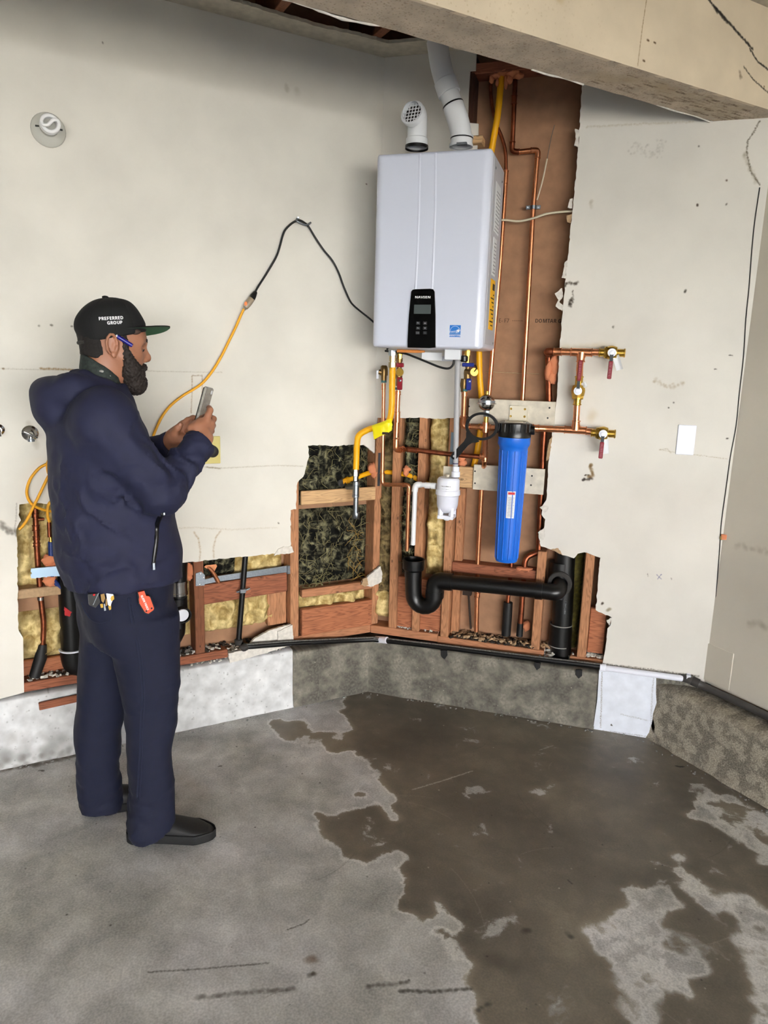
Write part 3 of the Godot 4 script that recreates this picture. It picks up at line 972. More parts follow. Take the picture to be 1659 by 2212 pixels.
func flat_plate(p: PackedVector2Array, y0: float, y1: float) -> MB:
	# p holds x and -z
	var src := MB.new().prism(p, y0, y1)
	var r := MB.new()
	for i in src.v.size():
		src.v[i] = Vector3(src.v[i].x, src.v[i].z, -src.v[i].y)
		src.n[i] = Vector3(src.n[i].x, src.n[i].z, -src.n[i].y)
	for i in range(0, src.v.size(), 3):
		r.tri(src.v[i], src.v[i + 1], src.v[i + 2], src.n[i], src.n[i + 1], src.n[i + 2], src.t[i], src.t[i + 1], src.t[i + 2])
	return r


func floor_plate(p: PackedVector2Array, o: Vector2, ext: float) -> MB:
	var r := MB.new()
	var q := []
	var uv := []
	for a in p:
		q.append(Vector3(a.x, 0, a.y))
		uv.append((a - o) / ext)
	r.quad(q[0], q[1], q[2], q[3], Vector3.UP, uv)
	var lo := Vector3(p[0].x, -.15, p[0].y)
	var hi := Vector3(p[2].x, -.002, p[2].y)
	r.box(lo, hi, 0)
	return r


# a length of concrete footing in wall coordinates, its face slightly uneven
func footing(u0: float, u1: float, top: float, uvo: Vector2, proud := .0) -> MB:
	var mb := MB.new()
	var fn := FastNoiseLite.new()
	fn.seed = 19
	fn.frequency = 7.0
	var n := int((u1 - u0) / .03) + 2
	var rows := []
	for i in n:
		var u := lerpf(u0, u1, float(i) / (n - 1))
		var row := []
		for q in [[top, -.10], [top, -.03], [top - .003, -.004], [top - .012, .0], [top * .75, .0], [top * .5, .001], [top * .25, .003], [.02, .005], [-.002, .012]]:
			row.append(Vector3(u, q[0] + .002 * fn.get_noise_2d(u, q[1]), q[1] + proud + .004 * fn.get_noise_2d(u * 1.3, q[0])))
		rows.append(row)
	mb.smooth_grid(rows, false, Vector3((u0 + u1) / 2, top / 2, -2.0))
	for i in mb.v.size():
		mb.t[i] = (Vector2(mb.v[i].x, mb.v[i].y) - uvo) / Vector2(2.95, .74)
	return mb


func bare_concrete() -> StandardMaterial3D:
	var n := 768
	var f1 := FastNoiseLite.new()
	f1.seed = 61
	f1.frequency = .010
	f1.fractal_octaves = 6
	f1.fractal_gain = .6
	var f3 := FastNoiseLite.new()
	f3.seed = 62
	f3.frequency = .10
	f3.fractal_octaves = 3
	var a := f1.get_image(n, n / 2).get_data()
	var c := f3.get_image(n, n / 2).get_data()
	for pass_n in 2:
		var d := PackedByteArray()
		d.resize(n * n / 2 * 3)
		for i in n * n / 2:
			var x := a[i] / 255.0
			var z := c[i] / 255.0
			var dampness := smoothstep(.30, .70, x + (z - .5) * .45)
			var l := lerpf(.50, .35, dampness) + .22 * (z - .5)
			if pass_n == 1:
				l = lerpf(.66, .50, smoothstep(.35, .65, x)) + .34 * (z - .5)
			d[i * 3] = int(255 * clampf(l, 0, 1))
			d[i * 3 + 1] = int(255 * clampf(l * (.965 if pass_n == 0 else .95), 0, 1))
			d[i * 3 + 2] = int(255 * clampf(l * (.87 if pass_n == 0 else .85), 0, 1))
		var im := Image.create_from_data(n, n / 2, false, Image.FORMAT_RGB8, d)
		var rg := RandomNumberGenerator.new()
		rg.seed = 9 + pass_n
		for i in 200:
			dab(im, rg.randf() * n, rg.randf() * n / 2, rg.randf_range(.7, 2.0), Color(.75, .73, .68) if i % 3 else Color(.15, .14, .12), rg.randf_range(.3, .8))
		if pass_n == 0:
			var m := StandardMaterial3D.new()
			m.albedo_texture = ImageTexture.create_from_image(im)
			m.roughness = .72
			m.uv1_scale = Vector3(2.2, 1.1, 1)
			M.bare_map = m
		else:
			var m2 := StandardMaterial3D.new()
			m2.albedo_texture = ImageTexture.create_from_image(im)
			m2.roughness = .95
			m2.uv1_triplanar = true
			m2.uv1_scale = Vector3(1.6, 3.2, 1.6)
			M.ledge = m2
	return M.bare_map


func soffit_face() -> StandardMaterial3D:
	var im := canvas(1024, 256, 71, 236, 255, .01)
	var s := 1024 / 2.4
	var o := Vector2(-1.3, BEAM_Y)
	var rg := RandomNumberGenerator.new()
	rg.seed = 13
	for i in 2600:
		var x := rg.randf() * 640.0 * (1.0 - rg.randf() * rg.randf() * .5)
		dab(im, x, rg.randf() * 256, rg.randf_range(.8, 1.6), Color(.62, .53, .36), rg.randf_range(.2, .55) * (1.0 - x / 760.0))
	for q in [
		[P2([.54, 2.83, .60, 2.79, .72, 2.745, .84, 2.70]), 2.2, Color(.10, .09, .08), .9, .8], [P2([.62, 2.78, .70, 2.75]), 3.2, Color(.12, .11, .1), .8, 1.0], [P2([.82, 2.70, .87, 2.67, .94, 2.655, 1.05, 2.64]), 1.6, Color(.10, .09, .08), .9, .8], [P2([.80, 2.64, .86, 2.61, .95, 2.585]), 1.2, Color(.15, .13, .11), .7, .8],
		[P2([.30, 2.54, .305, 2.65, .315, 2.76]), 1.0, Color(.62, .55, .45), .7, .3], [P2([-.06, 2.76, -.04, 2.70, -.03, 2.64]), 7.0, Color(.72, .62, .30), .30, 5.0],
		[P2([.33, 2.62, .34, 2.62]), 1.8, Color(.3, .2, .1), .8, .4], [P2([.36, 2.62, .37, 2.62]), 1.5, Color(.3, .2, .1), .8, .4], [P2([.32, 2.56, .33, 2.56]), 1.5, Color(.3, .2, .1), .8, .4], [P2([.92, 2.60, .925, 2.60]), 1.6, Color(.3, .2, .1), .8, .4], [P2([.78, 2.62, .8, 2.60]), 3.0, Color(.5, .45, .4), .5, 2.0],
	]:
		stroke(im, q[0], o, s, q[1], q[2], q[3], q[4], 3)
	return painted(im, Color(.86, .80, .70), .85)


func soffit_under() -> StandardMaterial3D:
	var im := canvas(1024, 96, 73, 200, 246, .02)
	var rg := RandomNumberGenerator.new()
	rg.seed = 23
	var s := 1024 / 2.4
	for i in 9000:
		dab(im, rg.randf() * 1024, rg.randf() * 96, rg.randf_range(.7, 1.3), Color(.40, .33, .25) if i % 2 else Color(.95, .92, .86), rg.randf_range(.15, .5))
	var o := Vector2(-1.3, .94)
	for q in [[P2([.2, 1.0, .34, 1.04, .5, 1.05, .66, 1.03, .8, 1.02, .95, 1.0]), 22.0, Color(.82, .80, .74), .35], [P2([.3, 1.06, .45, 1.07, .6, 1.08, .9, 1.08]), 12.0, Color(.82, .80, .74), .35]]:
		stroke(im, q[0], o, s, q[1], q[2], q[3], 10.0, 3)
	for i in 90:
		var x := rg.randf_range(.25, .95)
		var z := rg.randf_range(.97, 1.09)
		stroke(im, P2([x, z, x + rg.randf_range(.02, .06), z + rg.randf_range(-.006, .006)]), o, s, rg.randf_range(.8, 2.2), Color(.42, .38, .34), rg.randf_range(.2, .6), 1.5, i)
	return painted(im, Color(.82, .76, .68), .95)


func beam_face() -> MB:
	var mb := MB.new()
	var uv := func(x, y): return Vector2((x + 1.3) / 2.4, (y - BEAM_Y) / .6)
	for i in 24:
		var x0 := -5.5 + 6.56 * i / 24.0
		var x1 := -5.5 + 6.56 * (i + 1) / 24.0
		mb.quad(Vector3(x0, BEAM_Y, 1.129), Vector3(x1, BEAM_Y, 1.129), Vector3(x1, CEIL, 1.129), Vector3(x0, CEIL, 1.129), Vector3(0, 0, 1), [uv.call(x0, BEAM_Y), uv.call(x1, BEAM_Y), uv.call(x1, CEIL), uv.call(x0, CEIL)])
	mb.quad(Vector3(-5.5, BEAM_Y, 1.129), Vector3(1.06, BEAM_Y, 1.129), Vector3(1.06, BEAM_Y, 1.116), Vector3(-5.5, BEAM_Y, 1.116), Vector3(0, -1, 0))
	mb.quad(Vector3(-5.5, BEAM_Y, 1.116), Vector3(1.06, BEAM_Y, 1.116), Vector3(1.06, CEIL, 1.116), Vector3(-5.5, CEIL, 1.116), Vector3(0, 0, -1))
	return mb


func beam_under() -> MB:
	var mb := MB.new()
	var fn := FastNoiseLite.new()
	fn.seed = 29
	fn.frequency = 14.0
	var rows := []
	for i in 160:
		var x := -5.5 + 6.56 * i / 159.0
		var row := []
		for k in 8:
			var z := lerpf(.942, 1.1285, k / 7.0)
			row.append(Vector3(x, BEAM_Y + (.0025 * fn.get_noise_2d(x, z) if k < 7 else 0.0), z + (.004 * fn.get_noise_2d(x, 9.0) if k == 0 else 0.0)))
		rows.append(row)
	mb.smooth_grid(rows, false, Vector3(-2, BEAM_Y + 3.0, 1.0))
	for i in mb.v.size():
		mb.t[i] = Vector2((mb.v[i].x + 1.3) / 2.4, (mb.v[i].z - .94) / .225)
	mb.quad(Vector3(-5.5, BEAM_Y + .012, .944), Vector3(1.06, BEAM_Y + .012, .944), Vector3(1.06, BEAM_Y + .012, 1.12), Vector3(-5.5, BEAM_Y + .012, 1.12), Vector3(0, 1, 0))
	return mb


# ---------------------------------------------------------------- timber, insulation and debris inside the opened walls
func board(o: Node3D, called: String, lo: Vector3, hi: Vector3, m: Material, tilt := 0.0, ch := .003) -> MeshInstance3D:
	return part(o, called, MB.new().box(lo, hi, ch, Basis(Vector3(0, 0, 1), tilt)), m)


func batt(o: Node3D, lo: Vector2, hi: Vector2, back: float, front: float, m: Material, sd: int, bulge := .02) -> MeshInstance3D:
	var fn := FastNoiseLite.new()
	fn.seed = sd
	fn.frequency = 9.0
	fn.fractal_octaves = 4
	var nx := maxi(int((hi.x - lo.x) / .012), 6)
	var ny := maxi(int((hi.y - lo.y) / .012), 6)
	var rows := []
	for j in ny + 1:
		var row := []
		for i in nx + 1:
			var fx := float(i) / nx
			var fy := float(j) / ny
			var e := pow(minf(minf(fx, 1.0 - fx) * 4.0, 1.0), .5) * pow(minf(minf(fy, 1.0 - fy) * 6.0, 1.0), .5)
			var x := lerpf(lo.x, hi.x, fx)
			var y := lerpf(lo.y, hi.y, fy)
			row.append(Vector3(x, y, minf(-.016, lerpf(back, front, e) + bulge * fn.get_noise_2d(x * 1.5 + sd, y) * e * 2.0)))
		rows.append(row)
	return part(o, "insulation_batt", MB.new().smooth_grid(rows, false, Vector3((lo.x + hi.x) / 2, (lo.y + hi.y) / 2, -1.0)), m)


# pale tufts of glass fibre pulled out of the black-faced batts
func wisps(o: Node3D, lo: Vector2, hi: Vector2, d: float, count: int, sd: int, called := "fibre_tufts", m: Material = null) -> void:
	var rg := RandomNumberGenerator.new()
	rg.seed = sd
	var mb := MB.new()
	for i in count:
		var p := Vector3(rg.randf_range(lo.x, hi.x), rg.randf_range(lo.y, hi.y), d + rg.randf_range(-.004, .008))
		var a := rg.randf_range(-.6, 1.2) + (PI / 2 if rg.randf() < .5 else 0.0)
		var l := rg.randf_range(.015, .085)
		var dir := Vector3(cos(a), sin(a), rg.randf_range(-.15, .15))
		var b := dir.cross(Vector3(0, 0, 1)).normalized() * rg.randf_range(.3, 1.0) * l * .5
		mb.tube(spline([p - dir * l * .6 + b * .6, p, p + dir * l * .4 - b * .3, p + dir * l * .7 + b], 3), [.0003, .0007, .0011, .0013, .0013, .0012, .0010, .0007, .0005, .0003], 4)
	var q := part(o, called, mb, m if m else M.fibre_wisp)
	q.set_meta("kind", "stuff")


func rubble(o: Node3D, lo: Vector3, hi: Vector3, count: int, sd: int, m: Material, size := .007) -> void:
	var rg := RandomNumberGenerator.new()
	rg.seed = sd
	var mb := MB.new()
	for i in count:
		var p := Vector3(rg.randf_range(lo.x, hi.x), rg.randf_range(lo.y, hi.y), rg.randf_range(lo.z, hi.z))
		var h := Vector3(rg.randf_range(.3, 1.4), rg.randf_range(.2, .7), rg.randf_range(.3, 1.2)) * size
		mb.box(p - h, p + h, size * .1, Basis.from_euler(Vector3(rg.randf_range(-.5, .5), rg.randf() * TAU, rg.randf_range(-.6, .6))))
	var q := part(o, "rubble", mb, m)
	q.set_meta("kind", "stuff")


func scrap(o: Node3D, called: String, poly: PackedVector2Array, front: float, back: float, m: Material, sd := 3) -> MeshInstance3D:
	return part(o, called, MB.new().prism(fray(poly, 0, poly.size(), .008, .0016, sd), front, back, 1.0), m)


func build_framing() -> void:
	var wl: Node3D = get_node("wall_left")
	var wr: Node3D = get_node("wall_diagonal")
	var F := -.0135          # front of the studs, behind the gypsum board
	var K := -.102           # back of the stud bay
	# --- left wall
	board(wl, "sill_plate", Vector3(-1.53, .298, K), Vector3(-.706, .336, F + .004), M.wood_dark_h)
	board(wl, "sill_plate", Vector3(-.43, .300, K), Vector3(.045, .340, F), M.wood_h)
	board(wl, "stud", Vector3(-.412, .34, K), Vector3(-.371, 2.6, F), M.wood, .004)
	board(wl, "stud", Vector3(.018, .34, K), Vector3(.055, 2.85, F), M.wood)
	board(wl, "stud", Vector3(-.848, .336, K), Vector3(-.806, 2.6, F), M.wood_dark)
	board(wl, "stud", Vector3(-1.262, .336, K), Vector3(-1.22, 2.6, F), M.wood_dark)
	board(wl, "stud", Vector3(-1.60, .336, K), Vector3(-1.56, 2.6, F), M.wood_dark)
	board(wl, "blocking", Vector3(-.806, .555, -.075), Vector3(-.415, .645, -.037), M.wood_dark_h, .03)
	board(wl, "blocking", Vector3(-.505, .40, -.09), Vector3(-.414, .56, -.052), M.wood)
	board(wl, "blocking", Vector3(-.3573, .967, -.03), Vector3(.0335, 1.0305, -.03) + Vector3(.006, 0, .016), M.wood_pale)
	board(wl, "blocking", Vector3(-.3491, .5243, -.05), Vector3(.0351, .5591, -.05) + Vector3(.02, .004, .03), M.wood_h, .0)
	board(wl, "blocking", Vector3(-.3504, .3266, -.05) + Vector3(0, .004, 0), Vector3(.043, .4671, -.05) + Vector3(.012, 0, .034), M.ply_h, .0)
	batt(wl, Vector2(-.37, .95), Vector2(.02, 1.30), K, -.052, M.insulation_black, 3)
	batt(wl, Vector2(-.37, .56), Vector2(.02, .93), K, -.05, M.insulation_black, 4)
	batt(wl, Vector2(-.37, .44), Vector2(.02, .53), K, -.045, M.insulation, 5)
	wisps(wl, Vector2(-.36, .58), Vector2(-.02, .92), -.05, 95, 11)
	wisps(wl, Vector2(-.33, .96), Vector2(-.02, 1.24), -.05, 60, 12)
	wisps(wl, Vector2(-.10, .58), Vector2(-.03, .86), -.040, 26, 13, "fibre_tufts", mat(Color(.62, .50, .24), 1.0))
	wisps(wl, Vector2(-.36, .52), Vector2(-.24, .62), -.045, 26, 14)
	batt(wl, Vector2(-.66, .64), Vector2(-.42, .85), K, -.065, M.insulation, 6)
	batt(wl, Vector2(-.80, .40), Vector2(-.44, .57), K, -.045, M.insulation, 7, .035)
	batt(wl, Vector2(-.80, .66), Vector2(-.64, .84), K, -.055, M.insulation_black, 8)
	board(wl, "backing_panel", Vector3(-.80, .34, -.1), Vector3(-.42, .45, -.088), M.brown_board)
	batt(wl, Vector2(-1.55, .70), Vector2(-1.26, 1.16), K, -.055, M.insulation, 9, .03)
	batt(wl, Vector2(-1.56, .40), Vector2(-1.25, .60), K, -.05, M.insulation, 10, .035)
	batt(wl, Vector2(-1.22, .40), Vector2(-.85, .86), K, -.06, M.insulation, 21, .03)
	board(wl, "blocking", Vector3(-1.56, .676, -.10), Vector3(-1.262, .714, -.02), M.torn_paper)
	board(wl, "blocking", Vector3(-1.53, .337, -.09), Vector3(-1.26, .40, -.07), M.ply_h, -.03)
	# between the two corner studs, a narrow strip of old batt
	batt(wr, Vector2(.0, .40), Vector2(.086, 1.345), -.10, -.050, wool(Color(.20, .17, .12), Color(.55, .48, .33), 66, .3, .75), 15, .02)
	batt(wr, Vector2(.0, .37), Vector2(.086, .52), -.08, -.040, M.insulation, 16, .02)
	scrap(wl, "broken_drywall", P2([-.6078, .3424, -.5815, .3691, -.5089, .3974, -.4123, .4091, -.4008, .4028, -.4006, .33, -.5643, .335]), -.006, -.020, M.gypsum)
	scrap(wl, "broken_drywall", P2([-.4755, .3876, -.4031, .4077, -.3983, .3251, -.4756, .329]), .001, -.011, M.gypsum, 5)
	scrap(wl, "footing_skim", P2([-.7082, .3223, -.5643, .3306, -.4029, .3304, -.4028, .3121, -.6083, .2846, -.7026, .2751]), .004, -.02, M.gypsum, 7)
	part(wl, "torn_paper", MB.new().prism(fray(P2([-.4925, .7496, -.475, .7778, -.4487, .788, -.4088, .7842, -.3998, .7573, -.4265, .7514, -.4619, .755]), 0, 7, .008, .002, 4), .005, -.004), M.gypsum)
	rubble(wl, Vector3(-1.5, .337, -.09), Vector3(-.72, .342, -.02), 160, 5, M.gypsum, .008)
	rubble(wl, Vector3(-.7, .30, -.09), Vector3(-.44, .325, -.015), 120, 6, M.gypsum, .009)
	rubble(wl, Vector3(-1.5, .337, -.09), Vector3(-.5, .345, -.02), 130, 7, M.dirt, .008)
	rubble(wl, Vector3(-.9, .286, -.08), Vector3(-.45, .292, -.004), 90, 8, M.gypsum, .006)
	rubble(wl, Vector3(-.36, .342, -.09), Vector3(.02, .345, -.03), 40, 9, M.dirt, .005)
	# --- diagonal wall
	board(wr, "sill_plate", Vector3(.0, .300, K), Vector3(.34, .340, F), M.wood_h)
	board(wr, "sill_plate", Vector3(.34, .296, K), Vector3(.842, .332, F), M.wood_h)
	board(wr, "sill_plate", Vector3(.958, .290, K), Vector3(1.11, .326, F), M.wood_h)
	board(wr, "stud", Vector3(.084, .34, K), Vector3(.124, 2.85, F), M.wood, .006)
	board(wr, "stud", Vector3(.209, .34, K), Vector3(.247, 1.70, F), M.wood)
	board(wr, "stud", Vector3(.350, .332, K), Vector3(.388, 1.75, F), M.wood, .003)
	board(wr, "stud", Vector3(.350, 1.75, K), Vector3(.388, 2.85, F), M.wood_shaded)  # same stud continued, its darker colour painting in the shade up there
	board(wr, "stud", Vector3(.392, .332, -.10), Vector3(.43, 1.05, -.06), M.wood)
	board(wr, "stud", Vector3(.781, .332, K), Vector3(.820, .80, F), M.wood)
	board(wr, "stud", Vector3(.988, .326, K), Vector3(1.028, 2.85, F), M.wood)
	board(wr, "blocking", Vector3(1.03, .345, -.07), Vector3(1.10, .56, -.04), M.ply_h)
	board(wr, "blocking", Vector3(.125, .345, -.07), Vector3(.349, .60, -.034), M.ply_h)
	board(wr, "blocking", Vector3(.39, .655, K), Vector3(.781, .702, -.03), M.wood_dark_h)
	board(wr, "blocking", Vector3(.4054, 1.0636, -.02), Vector3(.4644, 1.1596, -.02) + Vector3(.01, 0, .022), M.wood_pale)
	board(wr, "top_plate", Vector3(.37, 2.775, K), Vector3(.83, 2.815, F), M.wood_dark_h)
	board(wr, "blocking", Vector3(.392, 2.50, -.04), Vector3(.44, 2.53, .03), M.wood_pale)
	batt(wr, Vector2(.124, .60), Vector2(.21, 1.66), K, -.035, M.insulation_black, 31)
	batt(wr, Vector2(.248, .61), Vector2(.35, 1.66), K, -.02, M.insulation, 32, .03)
	wisps(wr, Vector2(.13, .66), Vector2(.20, 1.36), -.032, 50, 33)
	batt(wr, Vector2(.905, .33), Vector2(.985, .86), K, -.07, mat(Color(.42, .38, .12), 1.0, 0, "strong", 5.0), 34, .02)
	rubble(wr, Vector3(.40, .333, -.095), Vector3(.79, .345, -.02), 220, 35, M.dirt, .008)
	rubble(wr, Vector3(.40, .338, -.095), Vector3(.86, .348, -.02), 170, 36, M.torn_paper, .009)
	rubble(wr, Vector3(.80, .30, -.09), Vector3(.98, .325, -.02), 110, 37, M.gypsum, .009)
	rubble(wr, Vector3(.10, .342, -.08), Vector3(.34, .347, -.02), 60, 38, M.gypsum, .005)
	rubble(wr, Vector3(1.03, .328, -.09), Vector3(1.10, .335, -.03), 50, 39, M.gypsum, .007)
	# loose flakes of paper and gypsum along the cut edge of the right-hand sheet
	var k := 0
	for q in [
		P2([.8037, 2.5392, .8221, 2.5313, .8235, 2.4701, .805, 2.478, .8103, 2.5015]), P2([.8047, 2.2773, .8154, 2.2804, .8166, 2.2417, .7981, 2.2459]), P2([.7969, 2.2141, .8165, 2.2206, .8156, 2.1852, .8007, 2.1891]), P2([.8035, 2.0346, .8141, 2.0417, .8123, 1.9689, .7953, 1.9727, .8006, 2.0001]),
		P2([.7719, 1.9102, .8003, 1.9323, .8066, 1.8991, .7933, 1.8768, .8132, 1.862, .8074, 1.8397, .7796, 1.8582, .7889, 1.8842]), P2([.7942, 1.3021, .8083, 1.3229, .8001, 1.222, .7878, 1.2009, .79, 1.2516]), P2([.7763, 1.0024, .7953, 1.0165, .8158, 1.01, .8094, .9886, .798, .9792]), P2([.7763, .8889, .8029, .9126, .8099, .8711, .7914, .848]),
		P2([.8381, .8167, .8695, .8264, .892, .7949, .8672, .805]), P2([1.1008, .521, 1.1229, .537, 1.1147, .497])]:
		k += 1
		part(wr, "drywall_flake", MB.new().prism(fray(q, 0, q.size(), .007, .002, k), .0005, -.010), M.gypsum if k % 3 else M.torn_paper)
	# ink on the back of the outer board
	lettering(wr, "board_print", "DOMTAR GYPSUM", Vector3(.7822, 1.8056, -.0995), .0165, M.print_dark, Basis(), "Droid Sans", .0004, true)
	lettering(wr, "board_print", "E- F7  ········", Vector3(.5833, 1.8045, -.0995), .0165, M.print_dark, Basis(), "Droid Sans", .0004)
	var seam := MB.new().tube([Vector3(.4878, 1.5817, -.0995), Vector3(.7237, 1.5789, -.0995)], .0025, 5)
	part(wr, "board_seam", seam, M.torn_paper)
	# painted backing strips screwed across the open bay to carry the plumbing
	var strip := thing("backing_strip", "upper cream drywall strip screwed across the open bay above the blue filter", "board", "R", Vector3(.62, 1.41, 0))
	part(strip, "board", MB.new().box(Vector3(.4386, 1.3557, 0), Vector3(.8112, 1.4654, 0) + Vector3(0, 0, .014), .001), M.paint_l_plain)
	for q in [Vector3(.4396, 1.43, .015), Vector3(.7872, 1.4395, .015), Vector3(.7826, 1.3961, .015), Vector3(.44, 1.3833, .015)]:
		part(strip, "screw", MB.new().lathe(q - Vector3(0, 0, .003), Vector3(0, 0, 1), [[0, .004], [.0025, .004], [.003, .0025], [.0022, 0]], 10), M.black)
	var br := thing("filter_bracket", "small cream square plate with four screws above the blue filter", "bracket", "R", Vector3(.665, 1.42, .014))
	part(br, "plate", MB.new().box(Vector3(.6177, 1.3779, .014), Vector3(.6969, 1.4433, .014) + Vector3(0, 0, .006), .002), M.plastic_cream)
	for q in [Vector3(.6254, 1.4286, .021), Vector3(.6849, 1.4293, .021), Vector3(.6851, 1.3976, .021), Vector3(.6255, 1.3967, .021)]:
		part(br, "screw", MB.new().lathe(q - Vector3(0, 0, .003), Vector3(0, 0, 1), [[0, .005], [.003, .005], [.0042, .003], [.003, 0]], 10), M.brass)
	strip = thing("backing_strip", "lower cream drywall strip screwed across the bay behind the blue filter", "board", "R", Vector3(.6, 1.12, 0))
	part(strip, "board", MB.new().box(Vector3(.4755, 1.0616, 0), Vector3(.7878, 1.1744, 0) + Vector3(0, 0, .014), .001), M.paint_l_plain)
	for q in [Vector3(.4821, 1.1443, .015), Vector3(.4851, 1.09, .015), Vector3(.7338, 1.1419, .015), Vector3(.7326, 1.1007, .015)]:
		part(strip, "screw", MB.new().lathe(q - Vector3(0, 0, .003), Vector3(0, 0, 1), [[0, .004], [.0025, .004], [.003, .0025], [.0022, 0]], 10), M.black)
	# loose pieces
	var sc := thing("drywall_scrap", "torn drywall scrap hanging on the block by the corner stud", "scrap", "L", Vector3(-.02, .52, -.01))
	part(sc, "board", MB.new().prism(fray(P2([-.0519, .5722, -.0027, .6105, .0472, .6421, .0588, .5986, .0548, .5614, .0042, .5442, -.0415, .5546]), 0, 7, .008, .002, 9), .010, -.003), M.gypsum)
	part(sc, "torn_edge", MB.new().prism(fray(P2([-.0567, .5612, -.0473, .5879, -.0275, .5948, -.0164, .5561, -.0363, .5493]), 0, 5, .006, .002, 5), .012, .002), M.torn_paper)
	var ls := thing("loose_lath", "dark wooden lath hanging crooked below the opened wall behind the man", "lath", "L", Vector3(-1.3, .24, .012))
	part(ls, "strip", MB.new().box(Vector3(-1.476, .232, .006), Vector3(-1.10, .262, .020), .002, Basis(Vector3(0, 0, 1), .045)), M.wood_dark_h)


# ---------------------------------------------------------------- pipes, fittings and valves
func sleeve(o: Node3D, called: String, a: Vector3, b: Vector3, r: float, m: Material) -> MeshInstance3D:
	var l := a.distance_to(b)
	var w := minf(.004, l * .2)
	var pr := [[0, r * .8], [0, r * 1.14], [w * .25, r * 1.34], [w * .75, r * 1.34], [w, r * 1.16], [l - w, r * 1.16], [l - w * .75, r * 1.34], [l - w * .25, r * 1.34], [l, r * 1.14], [l, r * .8]]
	return part(o, called, MB.new().lathe(a, b - a, pr, 16), m)


func elbow(o: Node3D, a: Vector3, c: Vector3, b: Vector3, r: float, m: Material) -> MeshInstance3D:
	var mb := MB.new().tube(fillet([a, c, b], minf(a.distance_to(c), b.distance_to(c)) * .8, 7), r * 1.16, 14)
	for e in [[a, c], [b, c]]:
		var d: Vector3 = (e[1] - e[0]).normalized()
		mb.lathe(e[0], d, [[0, r * 1.0], [0, r * 1.2], [.001, r * 1.36], [.003, r * 1.36], [.0045, r * 1.16]], 14)
	return part(o, "elbow", mb, m)


func run(o: Node3D, path: Array, r: float, m: Material, rad := .012, called := "pipe", seg := 14) -> MeshInstance3D:
	return part(o, called, MB.new().tube(fillet(path, rad, 6) if path.size() > 2 else path, r, seg), m)


func tee(o: Node3D, c: Vector3, ax: Vector3, br: Vector3, l: float, lb: float, r: float, m: Material) -> MeshInstance3D:
	ax = ax.normalized()
	br = br.normalized()
	var mb := MB.new()
	mb.tube([c - ax * l, c + ax * l], r * 1.17, 16)
	mb.tube([c, c + br * r * 1.3, c + br * r * 1.9, c + br * lb], [r * 1.5, r * 1.35, r * 1.17, r * 1.17], 16)
	for e in [[c - ax * l, ax], [c + ax * l, -ax], [c + br * lb, -br]]:
		mb.lathe(e[0], e[1], [[0, r], [0, r * 1.2], [.001, r * 1.36], [.0035, r * 1.36], [.005, r * 1.17]], 16)
	return part(o, "tee", mb, m)


# brass ball valve along ax at c; lever leaves the stem face (towards out) in direction lev
func ball_valve(o: Node3D, c: Vector3, ax: Vector3, out: Vector3, lev: Vector3, l: float, r: float, lever: float, hm: Material, lettered := true) -> Node3D:
	ax = ax.normalized()
	var mb := MB.new()
	mb.lathe(c - ax * l, ax, [[0, r * .8], [0, r * 1.15], [.002, r * 1.4], [.005, r * 1.4], [.007, r * 1.18], [l * .4, r * 1.18], [l * .42, r * 1.7], [l * .62, r * 1.75], [l * .66, r * 1.95], [l * .95, r * 2.15], [l * 1.05, r * 2.15], [l * 1.36, r * 1.8], [l * 1.4, r * 1.18], [l * 2 - .007, r * 1.18], [l * 2 - .005, r * 1.4], [l * 2 - .002, r * 1.4], [l * 2, r * 1.15], [l * 2, r * .8]], 18)
	mb.lathe(c - ax * l * .48, ax, [[0, r * 1.2], [0, r * 2.0], [l * .18, r * 2.0], [l * .18, r * 1.2]], 6, 1.0, 1)
	mb.lathe(c, out, [[0, r * .9], [r * 2.6, r * .9], [r * 2.7, r * .6]], 12)
	var v := part(o, "valve", mb, M.brass)
	var nt := MB.new().lathe(c + out * r * 2.55, out, [[0, r * 1.25], [.002, r * 1.3], [.0035, r * 1.2], [.0036, r * .75], [.007, r * .7], [.0078, r * .5], [.0078, 0]], 16)
	sub(v, "stem_nut", nt, M.plate_white)
	# the lever: a bent strap and a dipped grip
	lev = lev.normalized()
	var sd := lev.cross(out).normalized()
	var p0 := c + out * (r * 2.5)
	var bs := Basis(sd, lev, out)
	var st := MB.new()
	st.box(p0 + bs * Vector3(0, lever * .14, 0) - Vector3.ONE * .0001, p0 + bs * Vector3(0, lever * .14, 0) + Vector3.ONE * .0001, 0)
	st = MB.new()
	var strap := func(mb2: MB, y0: float, y1: float, w: float, z0: float, z1: float, th: float, ch: float):
		var q := MB.new().box(Vector3(-w / 2, y0, z0), Vector3(w / 2, y1, z0 + th), ch)
		for i in q.v.size():
			var f := clampf((q.v[i].y - y0) / (y1 - y0), 0, 1)
			q.v[i].z += (z1 - z0) * f
		for i in range(0, q.v.size(), 3):
			mb2.tri(p0 + bs * q.v[i], p0 + bs * q.v[i + 1], p0 + bs * q.v[i + 2], bs * q.n[i], bs * q.n[i + 1], bs * q.n[i + 2])
	strap.call(st, -.006, lever * .34, .013, .0, .004, .0025, .001)
	sub(v, "lever", st, M.zinc_dark)
	var gp := MB.new()
	strap.call(gp, lever * .32, lever, .0165, .003, .006, .006, .0028)
	var g := sub(v, "grip", gp, hm)
	if lettered:
		var t := Basis(lev, -sd if out.dot(lev.cross(-sd)) > 0 else sd, out)
		fine_print(g, "grip_print", p0 + bs * Vector3(0, lever * .66, .0119), lever * .5, .008, M.grip_print, t, int(lever * 1000.0))
	return v


